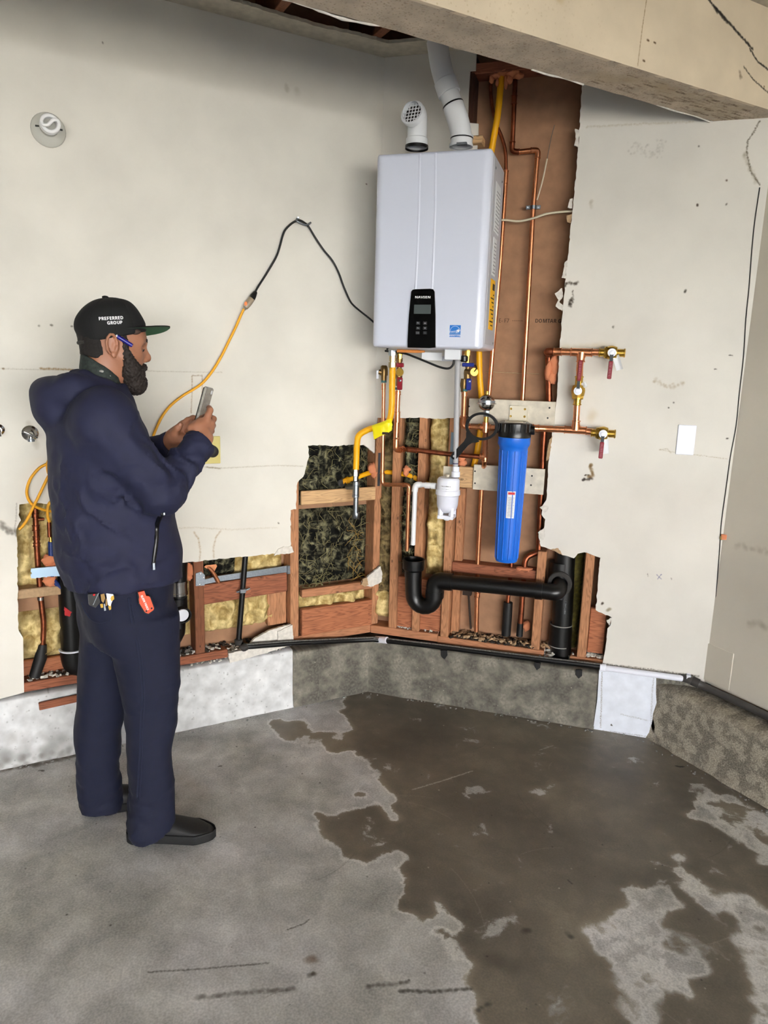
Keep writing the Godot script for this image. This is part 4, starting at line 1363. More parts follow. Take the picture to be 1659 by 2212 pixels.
func paper_tag(o: Node3D, c: Vector3, w: float, h: float, tilt: float, m: Material, sd: int) -> MeshInstance3D:
	var rows := []
	for j in 7:
		var row := []
		for i in 5:
			var p := Vector3(lerpf(-w / 2, w / 2, i / 4.0), -h * j / 6.0, .006 * sin(j * .9 + sd) * (j / 6.0) + .004 * sin(i * 1.3 + sd))
			row.append(c + Basis(Vector3(0, 0, 1), tilt) * p)
		rows.append(row)
	return part(o, "tag", MB.new().smooth_grid(rows, false, c - Vector3(0, 0, 1), 1.0), m)


func foam_thing(label: String, wall: String, c: Vector3, lumps: Array, sd: int) -> void:
	var o := thing("expanding_foam", label, "foam", wall, c)
	var mb := MB.new()
	var k := sd
	for q in lumps:
		k += 1
		mb.blob(q[0], q[1], .28, k, 2.2, 12, 8)
	part(o, "foam", mb, M.foam)


func build_water_heater() -> void:
	var at := Vector3(.315, 1.667, .05)
	var o := thing("water_heater", "white wall-hung tankless water heater with black control panel in the corner", "water heater", "R", at)
	var u0 := .0885
	var u1 := .5405
	var v0 := 1.667
	var v1 := 2.392
	# casing: a rounded-rectangle section (u, d) swept over its height, lip rounded at top and bottom
	var sec := []
	var rad := .032
	for cset in [[Vector2(u0 + .004, .05), 0, .004], [Vector2(u1 - .004, .05), 1, .004], [Vector2(u1 - rad, .35 - rad), 2, rad], [Vector2(u0 + rad, .35 - rad), 3, rad]]:
		for i in 7:
			var a: float = [PI, -PI / 2, 0.0, PI / 2][cset[1]] + i / 6.0 * PI / 2
			sec.append([cset[0], Vector2(cos(a), sin(a)) * cset[2]])
	var rows := []
	for q in [[v0, .045], [v0 + .002, .016], [v0 + .006, .006], [v0 + .014, 0.0], [v0 + .1, 0.0], [v1 - .1, 0.0], [v1 - .016, 0.0], [v1 - .008, .003], [v1 - .003, .008], [v1, .018]]:
		var row := []
		var mid := Vector2((u0 + u1) / 2, .2)
		for s in sec:
			var p: Vector2 = s[0] + s[1]
			var ins: float = q[1]
			var f := Vector2(clampf(p.x, u0 + ins, u1 - ins), clampf(p.y, .05, .35 - ins))
			row.append(Vector3(f.x, q[0], f.y))
		rows.append(row)
	var body := MB.new().smooth_grid(rows, true, Vector3(.315, 2.03, .19))
	for e in [0, rows.size() - 1]:
		var nn := Vector3.DOWN if e == 0 else Vector3.UP
		var c := Vector3(.315, rows[e][0].y, .2)
		for i in rows[e].size():
			body.tri(c, rows[e][i], rows[e][(i + 1) % rows[e].size()], nn, nn, nn)
	part(o, "casing", body, M.heater_white)
	# raised band down the middle of the front, running into the control panel
	var bm := MB.new()
	for q in [P3([.2647, 2.3832, .35, .2689, 2.1894, .35, .2689, 2.0038, .35, .2659, 1.8883, .35]), P3([.3257, 2.3832, .35, .3326, 2.1873, .35, .3335, 2.0029, .35, .3329, 1.8899, .35])]:
		for i in q.size() - 1:
			var w := Vector3(.005, 0, 0)
			var top := Vector3(0, 0, .0016)
			bm.quad(q[i] - w, q[i + 1] - w, q[i + 1] + top, q[i] + top, Vector3(-.3, 0, 1).normalized())
			bm.quad(q[i] + w, q[i + 1] + w, q[i + 1] + top, q[i] + top, Vector3(.3, 0, 1).normalized())
	part(o, "front_crease", bm, M.heater_white)
	var pan := P2([.2519, 1.8828, .2573, 1.8897, .2685, 1.8915, .3279, 1.8931, .3391, 1.8913, .345, 1.8827, .3525, 1.796, .3581, 1.671, .3338, 1.6687, .2448, 1.6687, .2437, 1.6973, .2458, 1.7951])
	var pp := part(o, "control_panel", MB.new().prism(pan, .3575, .345), M.black_gloss)
	sub(pp, "screen", MB.new().box(Vector3(.2654, 1.7986, .356), Vector3(.3337, 1.8337, .3585), .0008), M.screen)
	for q in [Vector3(.2842, 1.7634, .358), Vector3(.3123, 1.7637, .358), Vector3(.285, 1.744, .358), Vector3(.3131, 1.7444, .358), Vector3(.2838, 1.7263, .358), Vector3(.3139, 1.7267, .358)]:
		sub(pp, "button", MB.new().box(q - Vector3(.008, .006, .002), q + Vector3(.008, .006, .0004), .0004), M.button)
	lettering(pp, "panel_print", "NAVIEN", Vector3(.299, 1.8614, .358), .0085, M.print_white, Basis().scaled(Vector3(1.5, 1, 1)), "Droid Sans", .0004, true)
	lettering(pp, "panel_print", "OK", Vector3(.284, 1.7262, .3588), .007, M.print_grey, Basis(), "Droid Sans", .0004)
	for q in [[Vector3(.3125, 1.7637, .3588), 1.0], [Vector3(.3133, 1.7443, .3588), -1.0]]:
		var c3: Vector3 = q[0]
		sub(pp, "panel_print", MB.new().prism(PackedVector2Array([Vector2(c3.x - .0038, c3.y - .0028 * q[1]), Vector2(c3.x + .0038, c3.y - .0028 * q[1]), Vector2(c3.x, c3.y + .0036 * q[1])]), c3.z + .0003, c3.z - .0003), M.print_grey)
	for q in [Vector3(.2844, 1.7634, .3588), Vector3(.2852, 1.744, .3588)]:
		sub(pp, "panel_print", MB.new().box(q - Vector3(.004, .0012, .0003), q + Vector3(.004, .0012, .0003), 0).box(q + Vector3(-.004, .002, -.0003), q + Vector3(.001, .0035, .0003), 0), M.print_grey)
	sub(pp, "panel_print", MB.new().lathe(Vector3(.314, 1.7267, .3586), Vector3(0, 0, 1), [[0, .0028], [.0004, .0028], [.0004, .0036], [0, .0036]], 16), M.print_grey)
	# blue efficiency sticker: arc, script word and star over a lettered strip
	var s0: Vector3 = Vector3(.4104, 1.7127, .3508)
	var s1: Vector3 = Vector3(.454, 1.7579, .3508)
	var st := part(o, "sticker", MB.new().box(Vector3(s0.x, s0.y, .3498), Vector3(s1.x, s1.y, .3508), 0), M.blue_label)
	var w := s1.x - s0.x
	var h := s1.y - s0.y
	var arc := []
	for i in 15:
		var a := PI * (.95 - .9 * i / 14.0)
		arc.append(Vector3(s0.x + w * (.5 + .47 * cos(a)), s0.y + h * (.42 + .50 * sin(a)), .351))
	sub(st, "sticker_print", MB.new().tube(arc, .0006, 5).box(Vector3(s0.x + .001, s0.y + h * .235, .3505), Vector3(s1.x - .001, s0.y + h * .255, .3511), 0), M.print_white)
	lettering(st, "sticker_print", "energy", Vector3(s0.x + w * .41, s0.y + h * .47, .3511), .0088, M.print_white, Basis(Vector3(0, 0, 1), .08), "Droid Serif", .0003)
	var star := MB.new()
	var sc := Vector3(s0.x + w * .79, s0.y + h * .54, .3512)
	for i in 5:
		var a := PI / 2 + TAU * i / 5
		var p := sc + Vector3(cos(a), sin(a), 0) * .0085
		var l := sc + Vector3(cos(a + .63), sin(a + .63), 0) * .0036
		var r := sc + Vector3(cos(a - .63), sin(a - .63), 0) * .0036
		star.tri(sc, p, l, Vector3(0, 0, 1), Vector3(0, 0, 1), Vector3(0, 0, 1))
		star.tri(sc, p, r, Vector3(0, 0, 1), Vector3(0, 0, 1), Vector3(0, 0, 1))
	sub(st, "sticker_print", star, M.print_white)
	lettering(st, "sticker_print", "ENERGY STAR", Vector3(s0.x + w * .5, s0.y + h * .115, .3511), .0052, M.print_white, Basis(), "Droid Sans", .0003, true)
	# labels on the right-hand side
	part(o, "side_panel", MB.new().box(Vector3(u1 - .002, 1.69, .075), Vector3(u1 + .0012, 2.37, .30), .001), M.heater_grey)
	var yl := part(o, "warning_label", MB.new().box(Vector3(u1, 1.75, .13), Vector3(u1 + .0022, 1.945, .235), 0), M.yellow_label)
	var pr := MB.new()
	for i in 9:
		pr.box(Vector3(u1, 1.765 + i * .015, .145), Vector3(u1 + .0026, 1.770 + i * .015, .145 + .05 + .03 * sin(i * 2.1)), 0)
	pr.box(Vector3(u1, 1.905, .14), Vector3(u1 + .0026, 1.93, .19), 0)
	sub(yl, "label_print", pr, M.print_dark)
	for q in [[1.96, 2.10, .15, .23], [2.12, 2.30, .12, .24]]:
		var pl := part(o, "data_label", MB.new().box(Vector3(u1, q[0], q[2]), Vector3(u1 + .0022, q[1], q[3]), 0), M.paper_white)
		var lp := MB.new()
		for i in int((q[1] - q[0]) / .014) - 1:
			lp.box(Vector3(u1, q[0] + .008 + i * .014, q[2] + .008), Vector3(u1 + .0026, q[0] + .012 + i * .014, q[3] - .01 - .02 * absf(sin(i * 1.7))), 0)
		sub(pl, "label_print", lp, M.print_grey)
	for q in [Vector3(u1, 2.33, .10), Vector3(u1, 2.34, .27), Vector3(u1, 1.70, .10)]:
		part(o, "screw", MB.new().lathe(q, Vector3(1, 0, 0), [[0, .005], [.003, .005], [.004, .003], [.003, 0]], 10), M.zinc)
	part(o, "mounting_bracket", MB.new().box(Vector3(.12, 2.30, .0), Vector3(.5, 2.36, .055), .003), M.zinc)
	part(o, "mounting_bracket", MB.new().box(Vector3(.16, 1.70, .0), Vector3(.46, 1.74, .055), .003), M.zinc)
	# vent collars and underside ports
	part(o, "vent_collar", MB.new().lathe(Vector3(.21, 2.4426, .2), Vector3.UP, [[0, .046], [.012, .046], [.014, .040]], 24), M.black)
	part(o, "vent_collar", MB.new().lathe(Vector3(.3896, 2.4396, .2), Vector3.UP, [[0, .046], [.010, .046], [.012, .040]], 24), M.pvc)
	var jb := part(o, "junction_box", MB.new().box(Vector3(.369, 1.6273, .2), Vector3(.4336, 1.665, .24) + Vector3(0, .012, 0), .002), M.paper_white)
	part(o, "underside_label", MB.new().box(Vector3(.254, 1.623, .16), Vector3(.3416, 1.6556, .163), .0005), M.paper_white)
	part(o, "underside_label", MB.new().box(Vector3(.338, 1.6216, .14), Vector3(.3872, 1.6416, .16), .0005), M.heater_grey)
	part(o, "manual_roll", MB.new().lathe(Vector3(.1561, 1.6581, .2), Vector3(1, 0, 0), [[0, .007], [.09, .007], [.12, .004], [.12, 0]], 10), mat(Color(.80, .50, .22), .7))
	part(o, "drain_cap", MB.new().lathe(Vector3(.4439, 1.6459, .2), Vector3(0, -1, 0), [[0, .012], [.004, .016], [.022, .016], [.026, .012], [.026, 0]], 14), M.black)
	part(o, "port", MB.new().lathe(Vector3(.1236, 1.6604, .16), Vector3(0, -1, 0), [[0, .018], [.02, .018], [.02, .014], [.035, .014]], 6, 1.0, 1), M.zinc)
	part(o, "port", MB.new().lathe(Vector3(.1508, 1.6615, .14), Vector3(0, -1, 0), [[0, .013], [.02, .013], [.02, .010], [.035, .010]], 6, 1.0, 1), M.brass)
	part(o, "port", MB.new().lathe(Vector3(.4447, 1.6679, .14), Vector3(0, -1, 0), [[0, .013], [.02, .013], [.02, .010], [.05, .010]], 6, 1.0, 1), M.brass)
	var cable := spline([Vector3(.0873, 1.6579, .15), Vector3(.1763, 1.6497, .17), Vector3(.2291, 1.6353, .19), Vector3(.2926, 1.6139, .2), Vector3(.3429, 1.5964, .2), Vector3(.3786, 1.5918, .2), Vector3(.3975, 1.6055, .2), Vector3(.402, 1.6318, .2), Vector3(.4013, 1.6503, .21)], 6)
	part(o, "cable", MB.new().tube(cable, .0045, 8), M.black_cord)


func build_vents() -> void:
	var r := .0375
	var o := thing("exhaust_vent_pipe", "white PVC vent pipe climbing from the heater in two bends into the torn ceiling", "pipe", "R", Vector3(.3909, 2.4496, .2))
	var p0: Vector3 = Vector3(.3911, 2.4462, .2)
	var p1: Vector3 = Vector3(.38, 2.52, .2)
	var p2: Vector3 = Vector3(.3073, 2.6971, .2)
	var p3: Vector3 = Vector3(.2783, 2.7723, .2)
	var p4: Vector3 = p3 + Vector3(-.012, .5, -.02)
	var d12 := (p2 - p1).normalized()
	part(o, "pipe", MB.new().tube([p1 + d12 * .05, p2 - d12 * .02], r, 24), M.pvc)
	part(o, "elbow", MB.new().tube(fillet([p0 + Vector3(0, .02, 0), p1, p1 + d12 * .075], .06, 8), r * 1.10, 24), M.pvc)
	part(o, "coupling", MB.new().lathe(p0 - Vector3(0, .005, 0), Vector3.UP, [[0, r], [0, r * 1.13], [.03, r * 1.13], [.032, r * 1.20], [.038, r * 1.20], [.04, r]], 24), M.pvc)
	part(o, "gasket", MB.new().lathe(p0 + Vector3(0, .022, 0), Vector3.UP, [[0, r * 1.1], [0, r * 1.17], [.005, r * 1.17], [.005, r * 1.1]], 24), M.black)
	part(o, "gasket", MB.new().lathe(p1 + d12 * .075, d12, [[0, r * .9], [0, r * 1.12], [.006, r * 1.10], [.006, r * .9]], 24), M.black)
	part(o, "elbow", MB.new().tube(fillet([p2 - d12 * .06, p2 + (p3 - p2) * .35, p3 + Vector3(-.002, .05, 0)], .07, 8), r * 1.09, 24), M.pvc)
	part(o, "coupling", MB.new().lathe(p2 - d12 * .07, d12, [[0, r], [0, r * 1.17], [.05, r * 1.17], [.054, r * 1.08]], 24), M.pvc)
	part(o, "pipe", MB.new().tube([p3 + Vector3(-.002, .04, 0), p4], r, 24), M.pvc)
	part(o, "coupling", MB.new().lathe(p3 + Vector3(-.003, .075, 0), Vector3(-.02, 1, -.04), [[0, r], [0, r * 1.16], [.05, r * 1.16], [.05, r]], 24), M.pvc)
	part(o, "hanger_clip", MB.new().box(p0 + Vector3(-.01, -.012, .036), p0 + Vector3(.03, -.002, .05), .001), M.zinc)
	o = thing("intake_vent_pipe", "short white PVC intake elbow with a round bar grille on top of the heater", "pipe", "R", Vector3(.2098, 2.4495, .2))
	p0 = Vector3(.2098, 2.4495, .2)
	p1 = p0 + Vector3(0, .125, 0)
	var face: Vector3 = Vector3(.2034, 2.557, .262)
	var fd := Vector3(-.22, .30, .92).normalized()
	part(o, "elbow", MB.new().tube(fillet([p0, p1, face], .07, 9), .0385, 24, false), M.pvc)
	part(o, "coupling", MB.new().lathe(p0, Vector3.UP, [[0, .036], [0, .043], [.03, .043], [.034, .038]], 24), M.pvc)
	part(o, "rim", MB.new().lathe(face - fd * .02, fd, [[0, .036], [0, .047], [.018, .049], [.022, .047], [.022, .039], [.008, .037]], 28), M.pvc)
	part(o, "throat", MB.new().lathe(face - fd * .01, fd, [[0, .0], [0, .038]], 20), M.rubber_grey)
	var e1 := fd.cross(Vector3.UP).normalized()
	var e2 := e1.cross(fd).normalized()
	for k in 5:
		var s := (k - 2) * .0135
		var hh := sqrt(.038 * .038 - s * s)
		part(o, "grille_bar", MB.new().rod(face + e1 * s - e2 * hh, face + e1 * s + e2 * hh, .0016, -1, 6), M.pvc)
		part(o, "grille_bar", MB.new().rod(face + e2 * s - e1 * hh, face + e2 * s + e1 * hh, .0016, -1, 6), M.pvc)


func build_under_heater() -> void:
	# gas hose
	var o := thing("gas_connector", "yellow flexible gas connector bending from under the heater to the steel drip leg", "hose", "R", Vector3(.1257, 1.5963, .16))
	part(o, "nut", MB.new().lathe(Vector3(.1243, 1.6371, .16), Vector3(0, -1, 0), [[0, .0], [0, .0145], [.022, .0145], [.022, .011], [.026, .011], [.026, .0165], [.048, .0165], [.052, .013]], 6, 1.0, 1), M.zinc_warm)
	var g: Array = P3([.1258, 1.5924, .16, .1261, 1.5178, .16, .1267, 1.4186, .158, .1189, 1.3679, .155, .0971, 1.3361, .15, .0594, 1.3256, .145, .0212, 1.317, .14])
	var l: Array = P3([-.1221, 1.2883, .085, -.1277, 1.2459, .075, -.1262, 1.1931, .07, -.1271, 1.1321, .07])
	var pts := []
	for p in g:
		pts.append(p)
	for p in l:
		pts.append(wall_frame["R"].affine_inverse() * p)
	part(o, "hose", MB.new().tube(spline(pts, 7), .0138, 14), M.yellow_pipe)
	var tg := thing("warning_tag", "bright yellow warning tag wrapped round the gas connector bend", "tag", "R", Vector3(.0881, 1.316, .16))
	var tr := []
	var top := spline(P3([.0399, 1.3362, .165, .0781, 1.3508, .172, .1116, 1.3645, .172, .1303, 1.3711, .165]), 5)
	var mid := spline(P3([.0459, 1.3271, .176, .0872, 1.3381, .186, .1241, 1.3499, .184, .1369, 1.3436, .17]), 5)
	var bot := spline(P3([.0559, 1.2749, .176, .0872, 1.2934, .182, .1188, 1.3069, .176, .1357, 1.3357, .172]), 5)
	for i in top.size():
		tr.append([top[i], (top[i] + mid[i]) / 2 + Vector3(0, 0, .004), mid[i], (mid[i] + bot[i]) / 2 + Vector3(0, 0, .002 * sin(i * 1.4)), bot[i]])
	part(tg, "sheet", MB.new().smooth_grid(tr, false, Vector3(.038, 1.3009, 0)), M.yellow_tag)
	part(tg, "flap", MB.new().prism(P2([.1018, 1.2977, .135, 1.3198, .1367, 1.3319, .126, 1.3374, .0928, 1.3175]), .172, .1705), M.yellow_tag)
	part(tg, "tag_print", MB.new().box(Vector3(.0948, 1.3018, .18), Vector3(.1211, 1.3117, .184), 0), M.print_dark)
	var dl := thing("drip_leg", "galvanised steel gas drip leg hanging below the yellow connector", "pipe fitting", "L", Vector3(-.1244, 1.0127, .07))
	part(dl, "nut", MB.new().lathe(Vector3(-.1272, 1.1342, .07), Vector3(0, -1, 0), [[0, .0], [0, .0135], [.012, .0135], [.012, .016], [.032, .016], [.034, .012], [.055, .012]], 6, 1.0, 1), M.chrome)
	part(dl, "coupling", MB.new().lathe(Vector3(-.1259, 1.0769, .07), Vector3(0, -1, 0), [[0, .010], [.0, .0155], [.005, .0165], [.016, .0165], [.018, .0148], [.06, .0148], [.062, .0165], [.072, .0165], [.074, .012]], 18), M.zinc)
	part(dl, "nipple", MB.new().lathe(Vector3(-.1243, 1.0084, .07), Vector3(0, -1, 0), [[0, .0], [0, .0118], [.085, .0118], [.085, 0]], 16), M.zinc)
	part(dl, "cap", MB.new().lathe(Vector3(-.1225, .9327, .07), Vector3(0, -1, 0), [[0, .011], [0, .0155], [.004, .0165], [.022, .0165], [.028, .012], [.030, 0]], 16), M.zinc)
	part(dl, "tee", MB.new().tube([Vector3(-.1253, 1.0512, .07), Vector3(-.1455, 1.0459, .03), Vector3(-.1162, 1.0328, -.04)], .012, 12), M.zinc)

	# relief discharge line
	o = thing("relief_pipe", "copper relief discharge pipe dropping past the corner stud and ending open above the trap", "pipe", "R", Vector3(.0665, 1.3715, .09))
	var r := .0085
	var a: Array = P3([.0715, 1.5652, .09, .0699, 1.4741, .09, .0712, 1.1418, .09, .0731, 1.078, .09, .1176, 1.0665, .09, .1656, 1.0702, .09, .2014, 1.0412, .09, .2029, 1.003, .09, .2007, .7645, .09])
	var mb := MB.new().lathe(Vector3(.066, 1.5307, .09), Vector3.UP, [[0, r], [0, .013], [.022, .013], [.022, .017], [.04, .017], [.06, .015], [.066, .010]], 14)
	mb.tube([Vector3(.0672, 1.563, .09), Vector3(.0444, 1.5684, .1)], .0115, 12)
	part(o, "relief_valve", mb, M.bronze)
	part(o, "valve_lever", MB.new().box(Vector3(.0345, 1.5379, .1), Vector3(.0452, 1.5744, .103), .001), M.plate_white)
	part(o, "tape_ring", MB.new().lathe(Vector3(.0663, 1.5227, .09), Vector3.UP, [[0, r], [0, .0125], [.01, .0125], [.01, r]], 14), mat(Color(.20, .42, .42), .6))
	run(o, [Vector3(.0664, 1.5186, .09), Vector3(.0719, 1.1163, .09)], r, M.copper)
	sleeve(o, "coupling", Vector3(.0664, 1.4902, .09), Vector3(.0657, 1.5145, .09), r, M.copper)
	elbow(o, Vector3(.0719, 1.1163, .09), Vector3(.0734, 1.0652, .09), Vector3(.1088, 1.0658, .09), r, M.copper)
	run(o, [Vector3(.1044, 1.0655, .09), Vector3(.1743, 1.0709, .09)], r, M.copper)
	elbow(o, Vector3(.1699, 1.0706, .09), Vector3(.2003, 1.0708, .09), Vector3(.1998, 1.0283, .09), r, M.copper)
	run(o, [Vector3(.1996, 1.0325, .09), Vector3(.2007, .7645, .09)], r, M.copper)

	# hot outlet and the return line behind
	o = thing("hot_pipe", "copper hot water pipe with red valves dropping from the heater beside the gas connector", "pipe", "R", Vector3(.1421, 1.377, .12))
	r = .0108
	var hb := MB.new().lathe(Vector3(.1437, 1.6403, .12), Vector3(0, -1, 0), [[0, .0], [0, .012], [.01, .012], [.01, .015], [.026, .015], [.026, .012], [.075, .012], [.075, .016], [.10, .016], [.10, .013], [.13, .013]], 12)
	hb.tube([Vector3(.144, 1.5694, .12), Vector3(.1569, 1.5699, .15)], .012, 12)
	part(o, "service_valve", hb, M.bronze)
	part(o, "cap", MB.new().lathe(Vector3(.1569, 1.5699, .15), Vector3(.1, 0, 1), [[0, .008], [0, .0165], [.006, .0175], [.010, .0165], [.010, 0]], 18), M.brass)
	part(o, "valve_handle", MB.new().box(Vector3(.1357, 1.5909, .13), Vector3(.1686, 1.6093, .145), .003), M.red_handle)
	part(o, "valve_handle", MB.new().box(Vector3(.1426, 1.4942, .135), Vector3(.1671, 1.5486, .147), .004), M.red_handle)
	part(o, "screw", MB.new().lathe(Vector3(.1572, 1.5345, .147), Vector3(0, 0, 1), [[0, .006], [.002, .006], [.003, .004], [.003, 0]], 12), M.zinc)
	part(o, "tape_ring", MB.new().lathe(Vector3(.1424, 1.4938, .12), Vector3.UP, [[0, r], [0, .0135], [.01, .0135], [.01, r]], 14), mat(Color(.20, .42, .42), .6))
	run(o, [Vector3(.1425, 1.4918, .12), Vector3(.141, 1.2851, .12)], r, M.copper)
	sleeve(o, "coupling", Vector3(.1423, 1.4718, .12), Vector3(.1422, 1.4878, .12), r, M.copper)
	sleeve(o, "coupling", Vector3(.143, 1.3506, .12), Vector3(.1422, 1.3993, .12), r, M.copper)
	elbow(o, Vector3(.1412, 1.2789, .12), Vector3(.1407, 1.2294, .12), Vector3(.1557, 1.2273, .09), r, M.copper)
	sleeve(o, "coupling", Vector3(.1529, 1.2276, .095), Vector3(.1643, 1.2304, .075), r, M.copper)
	run(o, [Vector3(.1543, 1.2282, .1), Vector3(.1775, 1.2297, .06), Vector3(.3636, 1.2175, .05), Vector3(.5125, 1.2143, .045)], r, M.copper_old)
	sleeve(o, "coupling", Vector3(.1775, 1.2287, .06), Vector3(.2225, 1.2261, .058), r, M.copper_old)

	# cold inlet, tee below the shock arrestor, recirculation tee, riser down the bay
	o = thing("cold_pipe", "copper cold water pipe with blue valves running from the heater to the blue filter", "pipe", "R", Vector3(.4435, 1.3917, .12))
	var cb := MB.new().lathe(Vector3(.4459, 1.6476, .12), Vector3(0, -1, 0), [[0, .0], [0, .007], [.03, .007], [.035, .012], [.05, .012], [.05, .010], [.07, .010], [.07, .017], [.10, .015], [.10, .0125], [.112, .0125]], 12)
	cb.lathe(Vector3(.4331, 1.5513, .12), Vector3(0, -1, 0), [[0, .010], [.0, .0135], [.02, .0165], [.03, .0165], [.045, .013], [.055, .013]], 14)
	cb.tube([Vector3(.4375, 1.5823, .12), Vector3(.4692, 1.5775, .14)], .011, 12)
	part(o, "service_valve", cb, M.bronze)
	part(o, "cap", MB.new().lathe(Vector3(.4768, 1.5797, .15), Vector3(.5, .1, 1), [[0, .008], [0, .0165], [.006, .0175], [.010, .0165], [.010, 0]], 18), M.brass)
	part(o, "valve_handle", MB.new().box(Vector3(.4256, 1.601, .135), Vector3(.4766, 1.6175, .15), .003), M.blue_handle)
	part(o, "valve_handle", MB.new().box(Vector3(.4465, 1.5037, .135), Vector3(.4679, 1.5527, .147), .004), M.blue_handle)
	part(o, "screw", MB.new().lathe(Vector3(.4607, 1.541, .147), Vector3(0, 0, 1), [[0, .005], [.002, .005], [.003, .003], [.003, 0]], 12), M.zinc)
	part(o, "cap_strap", MB.new().tube(spline([Vector3(.4804, 1.5817, .16), Vector3(.4914, 1.5952, .16), Vector3(.483, 1.6083, .15), Vector3(.4717, 1.6023, .14)], 5), .0018, 6), M.black)
	part(o, "tape_ring", MB.new().lathe(Vector3(.4359, 1.499, .12), Vector3.UP, [[0, r], [0, .0135], [.01, .0135], [.01, r]], 14), mat(Color(.20, .42, .42), .6))
	run(o, [Vector3(.436, 1.4971, .12), Vector3(.4355, 1.3907, .11)], r, M.copper)
	sleeve(o, "coupling", Vector3(.437, 1.4777, .12), Vector3(.4361, 1.4952, .12), r, M.copper)
	elbow(o, Vector3(.4353, 1.3946, .11), Vector3(.4337, 1.3482, .1), Vector3(.4662, 1.3479, .1), r, M.copper)
	var tc: Vector3 = Vector3(.5323, 1.3495, .1)
	run(o, [Vector3(.4621, 1.3477, .1), Vector3(.5938, 1.3488, .1)], r, M.copper)
	tee(o, tc, Vector3(1, .0, 0), Vector3.UP, .024, .022, r, M.copper)
	tee(o, tc - Vector3(0, .001, 0), Vector3(1, 0, 0), Vector3.DOWN, .022, .022, r, M.copper)
	run(o, [tc, Vector3(.53, 1.2098, .05), Vector3(.5244, 1.1783, .03), Vector3(.5091, 1.1439, -.035)], r, M.copper)
	tee(o, Vector3(.5295, 1.218, .05), Vector3.UP, Vector3(-1, .0, .0), .022, .024, r, M.copper)
	part(o, "connector", MB.new().rod(tc, tc + Vector3(0, .05, 0), r, -1, 14), M.brass)
	run(o, [Vector3(.507, 1.1509, -.045), Vector3(.5083, .7086, -.045), Vector3(.5205, .3698, -.045)], r, M.copper, .001)
	sleeve(o, "coupling", Vector3(.5155, .5398, -.045), Vector3(.5154, .5626, -.045), r, M.copper)

	o = thing("shock_arrestor", "round chromed water hammer arrestor standing on the cold water tee", "arrestor", "R", tc + Vector3(0, .05, 0))
	var ac: Vector3 = Vector3(.5303, 1.4535, .1)
	part(o, "sphere", MB.new().lathe(ac - Vector3(0, .035, 0), Vector3.UP, [[0, .006], [.002, .014], [.008, .024], [.018, .0325], [.029, .0355], [.030, .042], [.0335, .042], [.0345, .0355], [.045, .0345], [.056, .028], [.066, .016], [.070, .007]], 26), M.chrome)
	part(o, "band", MB.new().lathe(ac + Vector3(0, .0005, 0), Vector3.UP, [[0, .0362], [.010, .0360], [.010, .034]], 26), M.zinc)
	part(o, "air_valve", MB.new().lathe(ac + Vector3(0, .033, 0), Vector3.UP, [[0, .006], [.004, .006], [.004, .0085], [.009, .0085], [.009, .006], [.016, .0065], [.018, .004], [.018, 0]], 12), M.brass)
	part(o, "stem", MB.new().lathe(tc + Vector3(0, .045, 0), Vector3.UP, [[0, .007], [0, .0125], [.012, .0125], [.012, .0135], [.026, .0135], [.026, .009], [.034, .009]], 6, 1.0, 1), M.zinc)

	# condensate line into the white neutraliser
	o = thing("condensate_pipe", "grey-white condensate pipe running straight down from the heater to the white canister", "pipe", "R", Vector3(.4073, 1.4298, .13))
	part(o, "pipe", MB.new().tube([Vector3(.4024, 1.6463, .13), Vector3(.4162, 1.171, .13)], .0118, 16), M.pvc_grey)
	part(o, "coupling", MB.new().lathe(Vector3(.4038, 1.6043, .13), Vector3.UP, [[0, .0118], [0, .0145], [.038, .0145], [.038, .0118]], 16), M.pvc_grey)
	part(o, "primer_ring", MB.new().lathe(Vector3(.4154, 1.1872, .13), Vector3.UP, [[0, .0118], [0, .0124], [.004, .0124], [.004, .0118]], 16), mat(Color(.10, .08, .30), .5))
	o = thing("condensate_neutraliser", "white plastic condensate canister with a domed bowl hung on the open studs", "canister", "R", Vector3(.3894, 1.0462, .13))
	var ct: Vector3 = Vector3(.3879, 1.1201, .13)
	part(o, "head", MB.new().lathe(ct + Vector3(0, .006, 0), Vector3(0, -1, 0), [[0, .0], [0, .040], [.005, .046], [.012, .049], [.052, .050], [.056, .0535], [.075, .0545], [.078, .050]], 28), M.plate_white)
	part(o, "bowl", MB.new().lathe(ct - Vector3(0, .07, 0), Vector3(0, -1, 0), [[0, .050], [.002, .0485], [.045, .0465], [.062, .042], [.076, .030], [.082, .014], [.083, .0]], 28), M.bowl)
	for k in 4:
		var a2 := TAU * (k + .5) / 4
		var cc := ct + Vector3(cos(a2) * .034, -.15, sin(a2) * .034)
		part(o, "foot", MB.new().box(cc - Vector3(.010, .022, .008), cc + Vector3(.010, .034, .008), .002, Basis(Vector3.UP, -a2)), M.plate_white)
	part(o, "foot_plate", MB.new().box(ct + Vector3(-.036, -.176, -.036), ct + Vector3(.036, -.160, .036), .003), M.plate_white)
	part(o, "drain_plug", MB.new().lathe(ct - Vector3(0, .176, 0), Vector3(0, -1, 0), [[0, .013], [.008, .013], [.010, .010], [.010, 0]], 12), M.plate_white)
	part(o, "inlet", MB.new().lathe(Vector3(.4182, 1.1305, .13), Vector3.UP, [[0, .019], [.022, .019], [.024, .015], [.045, .015], [.045, .012]], 16), M.plate_white)
	part(o, "mounting_plate", MB.new().box(Vector3(.3533, 1.1111, .085), Vector3(.3931, 1.1682, .088), .001), M.plastic_cream)
	part(o, "plug", MB.new().lathe(Vector3(.3814, 1.1223, .12), Vector3.UP, [[0, .009], [.014, .009], [.016, .006], [.016, 0]], 10), M.plastic_cream)
